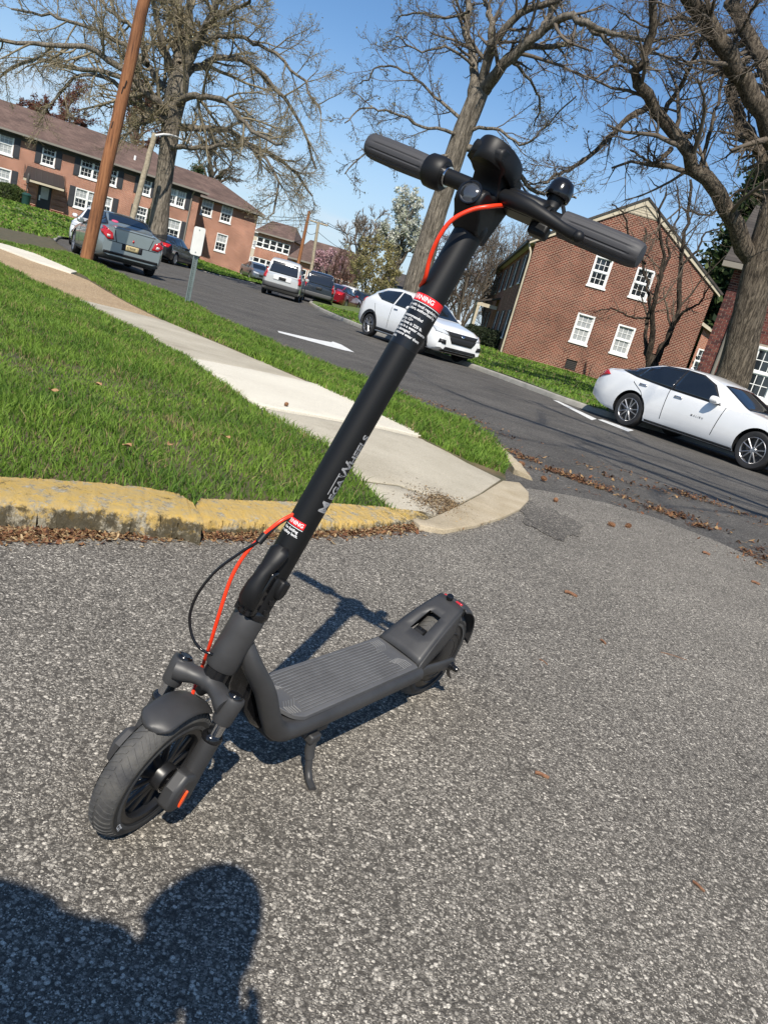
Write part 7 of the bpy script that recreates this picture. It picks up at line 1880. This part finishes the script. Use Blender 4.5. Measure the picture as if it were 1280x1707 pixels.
for cx, cz, a0 in ((w2 - rr_, h2 - rr_, 0), (-w2 + rr_, h2 - rr_, 90), (-w2 + rr_, -h2 + rr_, 180), (w2 - rr_, -h2 + rr_, 270)):
    for k in range(6): a = R(a0 + 18 * k); pl.append((cx + rr_ * math.cos(a), cz + rr_ * math.sin(a)))
hc = H - .235
yaw = Matrix.Rotation(R(-24), 3, axn)
def SP(a, b_, h): return yaw @ (side * a + fwdv * b_) + axn * h
MB().loft([[SP(a, -.028, hc + c) for a, c in pl], [SP(a, -.0315, hc + c) for a, c in pl]]).build('sign_plate', mat('sign_white', (.66, .66, .62), .5, var=.06, vscale=6), root, smooth=0, bevel=.001)
MB().loft([[SP(a - .012, -.0225, hc + c) for a, c in pl], [SP(a - .012, -.019, hc + c) for a, c in pl]]).build('sign_face', mat('sign_face_grey', (.45, .45, .44), .5), root, smooth=0)
for c in (.19, -.19): MB().cyl(SP(0, -.031, hc + c), SP(0, -.037, hc + c), .011, n=10).build('bolt', M_STEEL, root)

# poles and wires down the street
p1b, p1t = dp(491, 470, 74), dp(516, 352, 74); p1b.z = -.2
far1, d1 = pole_between('utility_pole', 'dark brown far utility pole without crossarm behind the silver minivan', p1b, p1t, .17, .14, M_WOOD)
p2b, p2t = dp(516, 478, 78), dp(531, 370, 78); p2b.z = -.2
far2, d2 = pole_between('utility_pole', 'pale far utility pole with a crossarm right of the dark one', p2b, p2t, .17, .14, M_PALEWOOD)
ca, cb = dp(517, 367.5, 78) - p2b, dp(546, 376.5, 78) - p2b
MB().tube([ca, cb], .085, 6).build('crossarm', M_PALEWOOD, far2)
for k in range(4):
    q = ca.lerp(cb, k / 3); MB().cyl(q, q + Vector((0, 0, .28)), .05, n=8).build('insulator', M_GUTTER, far2)
M_WIRE = mat('wire', (.02, .02, .022), .6)
def wire(label, a, b_, sag, r=.022):
    a, b_ = Vector(a), Vector(b_); root = empty('power_line', a); tag(root, label, 'wire', 'wires of the far poles')
    P = [a.lerp(b_, t / 16) - Vector((0, 0, 4 * sag * (t / 16) * (1 - t / 16))) - a for t in range(17)]
    MB().tube(P, r, 5).build('strand', M_WIRE, root)
A_ = [p2b + ca.lerp(cb, t) + Vector((0, 0, .28)) for t in (0, .4, 1)]
for k, (a, lab) in enumerate(zip(A_, ('left', 'middle', 'right'))):
    wire('far wire running left from the %s end of the crossarm' % lab if lab != 'middle' else 'far wire running left from the middle of the crossarm', a, dp(300, 300 + 14 * k, 108), 1.4)
    wire('far wire running right from the %s end of the crossarm' % lab if lab != 'middle' else 'far wire running right from the middle of the crossarm', a, dp(760, 408 + 11 * k, 96), 1.2)
wire('far wire sagging left from the top of the dark pole', p1t - Vector((0, 0, .3)), dp(300, 330, 100), 1.8)
wire('far wire sagging left from low on the dark pole', p1t - Vector((0, 0, 2.6)), dp(300, 362, 100), 1.5)
wire('far wire between the dark pole and the pale pole', p1t - Vector((0, 0, 1.6)), p2t - Vector((0, 0, 1.0)), .3)
wire('far wire slanting down right from the pale pole', p2t - Vector((0, 0, .8)), dp(640, 442, 90), .6)

# ---- single cones, sticks and crumbs one can pick out
M_CONE = mat('cone_brown', (.15, .065, .03), .85, col2=(.26, .13, .06), vscale=90)
M_STICK = mat('stick_brown', (.12, .05, .026), .9, col2=(.27, .14, .075), vscale=120, bump=.8, bscale=400)
def cone(label, px, py, s, a, z=.006):
    p = gp(px, py, z); root = empty('pine_cone', (p.x, p.y, z)); tag(root, label, 'pine cone', 'pine cones on the ground')
    d = Vector((math.cos(a), math.sin(a), 0)); core = MB().lathe([(.001, -s), (.38 * s, -.7 * s), (.5 * s, -.2 * s), (.36 * s, .5 * s), (.02 * s, s)], (0, 0, .45 * s), d, 12); core.build('core', M_CONE, root)
    g = MB(); e1 = d.orthogonal().normalized(); e2 = d.cross(e1)
    for i in range(44):
        t = i / 43; h = (-.85 + 1.75 * t) * s; r = .5 * s * math.sin(math.pi * (.16 + .72 * t)) ** .8; an = i * 2.4
        q = Vector((0, 0, .45 * s)) + d * h + (e1 * math.cos(an) + e2 * math.sin(an)) * r
        o = (e1 * math.cos(an) + e2 * math.sin(an)); w = d.cross(o) * (.17 * s)
        g.add([q - w, q + w, q + o * .24 * s + d * .16 * s], [(0, 1, 2)])
    sc = g.build('scales', M_CONE, root, smooth=0, solid=.002); sc['kind'] = 'stuff'
def stick(label, px, py, L, r, a, m=M_STICK, bend=.1, z=.005, name='stick', cat='stick'):
    p = gp(px, py, z); root = empty(name, (p.x, p.y, z)); tag(root, label, cat)
    d = Vector((math.cos(a), math.sin(a), 0)); nn = Vector((-d.y, d.x, 0))
    MB().tube([d * (t * L - L / 2) + nn * (bend * L * math.sin(math.pi * t)) + Vector((0, 0, r * (1 + .3 * math.sin(5 * t)))) for t in (0, .25, .5, .75, 1)], [r * .9, r * 1.05, r * .9, r, r * .85], 7).build('wood', m, root)
stick('short thick brown bark stick on the asphalt right of the kickstand', 902, 1294, .034, .0045, -.15, bend=.01)
stick('brown bark curl lying on the asphalt right of the rear mudguard', 950, 992, .055, .007, -.3, bend=.12)
stick('thin reddish twig below the bark curl', 905, 1104, .035, .0016, -.85, bend=.15)
stick('dark stub of twig right of the thin reddish twig', 1004, 1071, .03, .004, -1.1)
stick('long thin pale stem on the asphalt toward the right edge', 1122, 1094, .10, .0013, -.05, bend=.05)
stick('orange-brown bark chip low on the right of the asphalt', 1163, 1479, .028, .003, -.9, bend=.02)
stick('curled brown leaf stalk near the right edge under the litter band', 1176, 924, .05, .008, -.1, bend=.1)
stick('small brown chip at the right edge of the asphalt', 1258, 973, .05, .007, -.2, bend=.04)
for i, (x, y, s, lab) in enumerate(((868, 775, .030, 'brown pine cone at the foot of the tan kerb tip'), (925, 836, .025, 'brown pine cone just right of the dark asphalt patch'), (1018, 877, .026, 'left one of two brown pine cones on the lot before the street seam'), (1046, 879, .026, 'right one of two brown pine cones on the lot before the street seam'), (905, 800, .03, 'brown pine cone in the corner where street and lot meet'), (876, 792, .024, 'small brown pine cone close against the tan apron'), (477, 676, .022, 'single dark cone on the bright new slab'))):
    cone(lab, x, y, s, i * 1.3, .005 if y > 700 else .12)
# dead leaves lying on the lawn
def leaf(label, px, py, s, z, a):
    p = gp(px, py, z); root = empty('dead_leaf', (p.x, p.y, z)); tag(root, label, 'leaf', 'dead leaves on the lawn')
    g = MB(); g.grid(lambda u, v: Vector(((u - .5) * 2 * s, (v - .5) * 2 * s * math.sin(math.pi * min(.97, max(.03, u))) * .6, .25 * s * math.sin(u * 5 + v * 3) + .3 * s * (v - .5) ** 2)), 8, 5)
    g.v = [tuple(Matrix.Rotation(a, 3, 'Z') @ Vector(v)) for v in g.v]; g.build('blade', mat('dead_leaf', (.42, .26, .12), .8, col2=(.28, .14, .07), vscale=60), root, smooth=60)
for i, (x, y, lab) in enumerate(((376, 727, 'pale curled dead leaf on the lawn left of the stem'), (212, 742, 'brown dead leaf low in the middle of the lawn'), (285, 740, 'brown dead leaf right of the middle of the lawn'), (90, 650, 'small dead leaf high on the lawn'), (165, 640, 'small dead leaf high in the middle of the lawn'))):
    leaf(lab, x, y, .024, .165, i * 1.1)
# ================================================================== the photographer, behind the camera, whose shadow falls into the picture
def skin_body(name, verts, edges, rad, m, parent, sub=2, root_i=0):
    me = bpy.data.meshes.new(name); me.from_pydata([tuple(v) for v in verts], edges, []); me.materials.append(m)
    o = link(name, me, parent)
    md = o.modifiers.new('skin', 'SKIN'); md.use_smooth_shade = True
    if not me.skin_vertices: 
        bm = bmesh.new(); bm.from_mesh(me); bm.verts.layers.skin.verify(); bm.to_mesh(me); bm.free()
    sv = me.skin_vertices[0].data
    for i, r in enumerate(rad):
        sv[i].radius = (r, r) if not isinstance(r, tuple) else r
        sv[i].use_root = (i == root_i)
    s = o.modifiers.new('sub', 'SUBSURF'); s.levels = sub; s.render_levels = sub
    return o
def photographer():
    root = empty('person', (-.25, -.55, 0)); tag(root, 'person in dark clothes crouching behind the camera, casting the round-headed shadow', 'person')
    o = Vector((-.25, -.55, 0))
    m_shirt = mat('dark_shirt', (.03, .03, .035), .9, bump=.3, bscale=120); m_skin = mat('skin', (.42, .25, .17), .5); m_hair = mat('dark_hair', (.02, .015, .012), .7); m_phone = mat('phone_glass', (.01, .01, .012), .1)
    J = dict(pel=(-.34, -.62, .62), sp1=(-.33, -.55, .78), sp2=(-.29, -.44, .97), ch=(-.18, -.30, 1.18), nk=(-.13, -.25, 1.21), hd0=(-.09, -.23, 1.22),
             shl=(-.25, -.22, 1.185), ell=(-.50, -.14, 1.085), wrl=(-.17, -.06, .96), shr=(-.06, -.36, 1.03), elr=(.03, -.20, .86), wrr=(.055, -.055, .90),
             hpl=(-.43, -.60, .60), knl=(-.46, -.22, .46), anl=(-.46, -.55, .10), tol=(-.46, -.38, .035), hpr=(-.25, -.62, .60), knr=(-.20, -.26, .40), anr=(-.20, -.62, .11), tor=(-.20, -.46, .035))
    names = list(J); idx = {k: i for i, k in enumerate(names)}
    E_ = [('pel', 'sp1'), ('sp1', 'sp2'), ('sp2', 'ch'), ('ch', 'nk'), ('nk', 'hd0'), ('ch', 'shl'), ('shl', 'ell'), ('ell', 'wrl'), ('ch', 'shr'), ('shr', 'elr'), ('elr', 'wrr'), ('pel', 'hpl'), ('hpl', 'knl'), ('knl', 'anl'), ('anl', 'tol'), ('pel', 'hpr'), ('hpr', 'knr'), ('knr', 'anr'), ('anr', 'tor')]
    rad = dict(pel=.16, sp1=.16, sp2=.17, ch=.185, nk=.105, hd0=.06, shl=.105, ell=.09, wrl=.03, shr=.07, elr=.045, wrr=.03, hpl=.095, knl=.062, anl=.042, tol=.035, hpr=.095, knr=.062, anr=.042, tor=.035)
    skin_body('body', [Vector(J[k]) - o for k in names], [(idx[a], idx[b]) for a, b in E_], [rad[k] for k in names], m_shirt, root)
    # head with face, looking at the phone
    hc = Vector((-.045, -.185, 1.275)); g = MB(); f_ = Vector((.30, .80, -.52)).normalized(); up = (Vector((.12, .1, 1)) - f_ * Vector((.12, .1, 1)).dot(f_)).normalized(); rt = f_.cross(up)
    def hp(a, b):
        th = math.pi * a; ph = 2 * math.pi * b; x, y, z = math.sin(th) * math.cos(ph), math.sin(th) * math.sin(ph), math.cos(th)
        s = .084 * (1 + .10 * max(0, z)); jaw = 1 - .28 * max(0, -z) ** 1.5
        fx = .098 * x * (1 + (.16 * math.exp(-((y / .22) ** 2 + ((z + .12) / .25) ** 2)) if x > 0 else 0))
        return hc - o + f_ * fx + rt * (.078 * y * jaw) + up * (.118 * z)
    g.grid(hp, 22, 30).build('head', m_skin, root, smooth=80)
    hd_ = [q for q in root.children if q.name.startswith('head')][0]
    MB().grid(lambda a, b: hc - o + (lambda th, ph: f_ * (.104 * math.sin(th) * math.cos(ph) - .012) + rt * (.085 * math.sin(th) * math.sin(ph)) + up * (.126 * math.cos(th)))(math.pi * .52 * a, 2 * math.pi * b), 14, 28).build('hair', m_hair, hd_, smooth=80)
    for s in (-1, 1):
        MB().lathe([(0, .012), (.008, .009), (.012, 0)], hc - o + f_ * .088 + rt * (s * .03) + up * .005, f_, 10).build('eye', m_phone, hd_)
        MB().loft([[hc - o + rt * (s * (.076 + d)) + f_ * (-.005 + .02 * math.cos(2 * math.pi * i / 12)) + up * (-.005 + .032 * math.sin(2 * math.pi * i / 12)) for i in range(12)] for d in (-.006, .012)]).build('ear', m_skin, hd_)
    # hands round the phone: a palm, four unequal bent fingers and a thumb each
    cx, cu, cf = _ix, _iu, _fw
    pc2 = Vector((0, 0, CAM_H)) - cf * .03
    def hand(wr, side):
        w = Vector(wr); edge = pc2 + cx * (side * .045)
        palm = w.lerp(edge, .62)
        V = [w - o, palm - o]; E2 = [(0, 1)]; rr = [.026, (.032)]
        for k in range(4):
            base = palm + cu * (.03 - .02 * k); tip = edge + cu * (.034 - .022 * k) + cf * .012
            mid = base.lerp(tip, .55) + cx * (side * .016) - cf * .004
            i = len(V); V += [base - o, mid - o, tip - o]; E2 += [(1, i), (i, i + 1), (i + 1, i + 2)]; q = (1, 1.05, 1, .85)[k]; rr += [.0105 * q, .0095 * q, .008 * q]
        i = len(V); V += [palm - cu * .03 - cf * .01 - o, edge - cu * .028 - cf * .022 - o]; E2 += [(1, i), (i, i + 1)]; rr += [.012, .0095]
        skin_body('hand', V, E2, rr, m_skin, root, 1)
    hand(J['wrl'], -1); hand(J['wrr'], 1)
    ph = empty('phone', pc2); tag(ph, 'black phone held upright behind the camera viewpoint', 'phone')
    Mx = Matrix((cx, cu, cf)).transposed()
    MB().box((0, 0, 0), (.078, .16, .008), Mx).build('case', m_phone, ph, smooth=0, bevel=.003)
photographer()
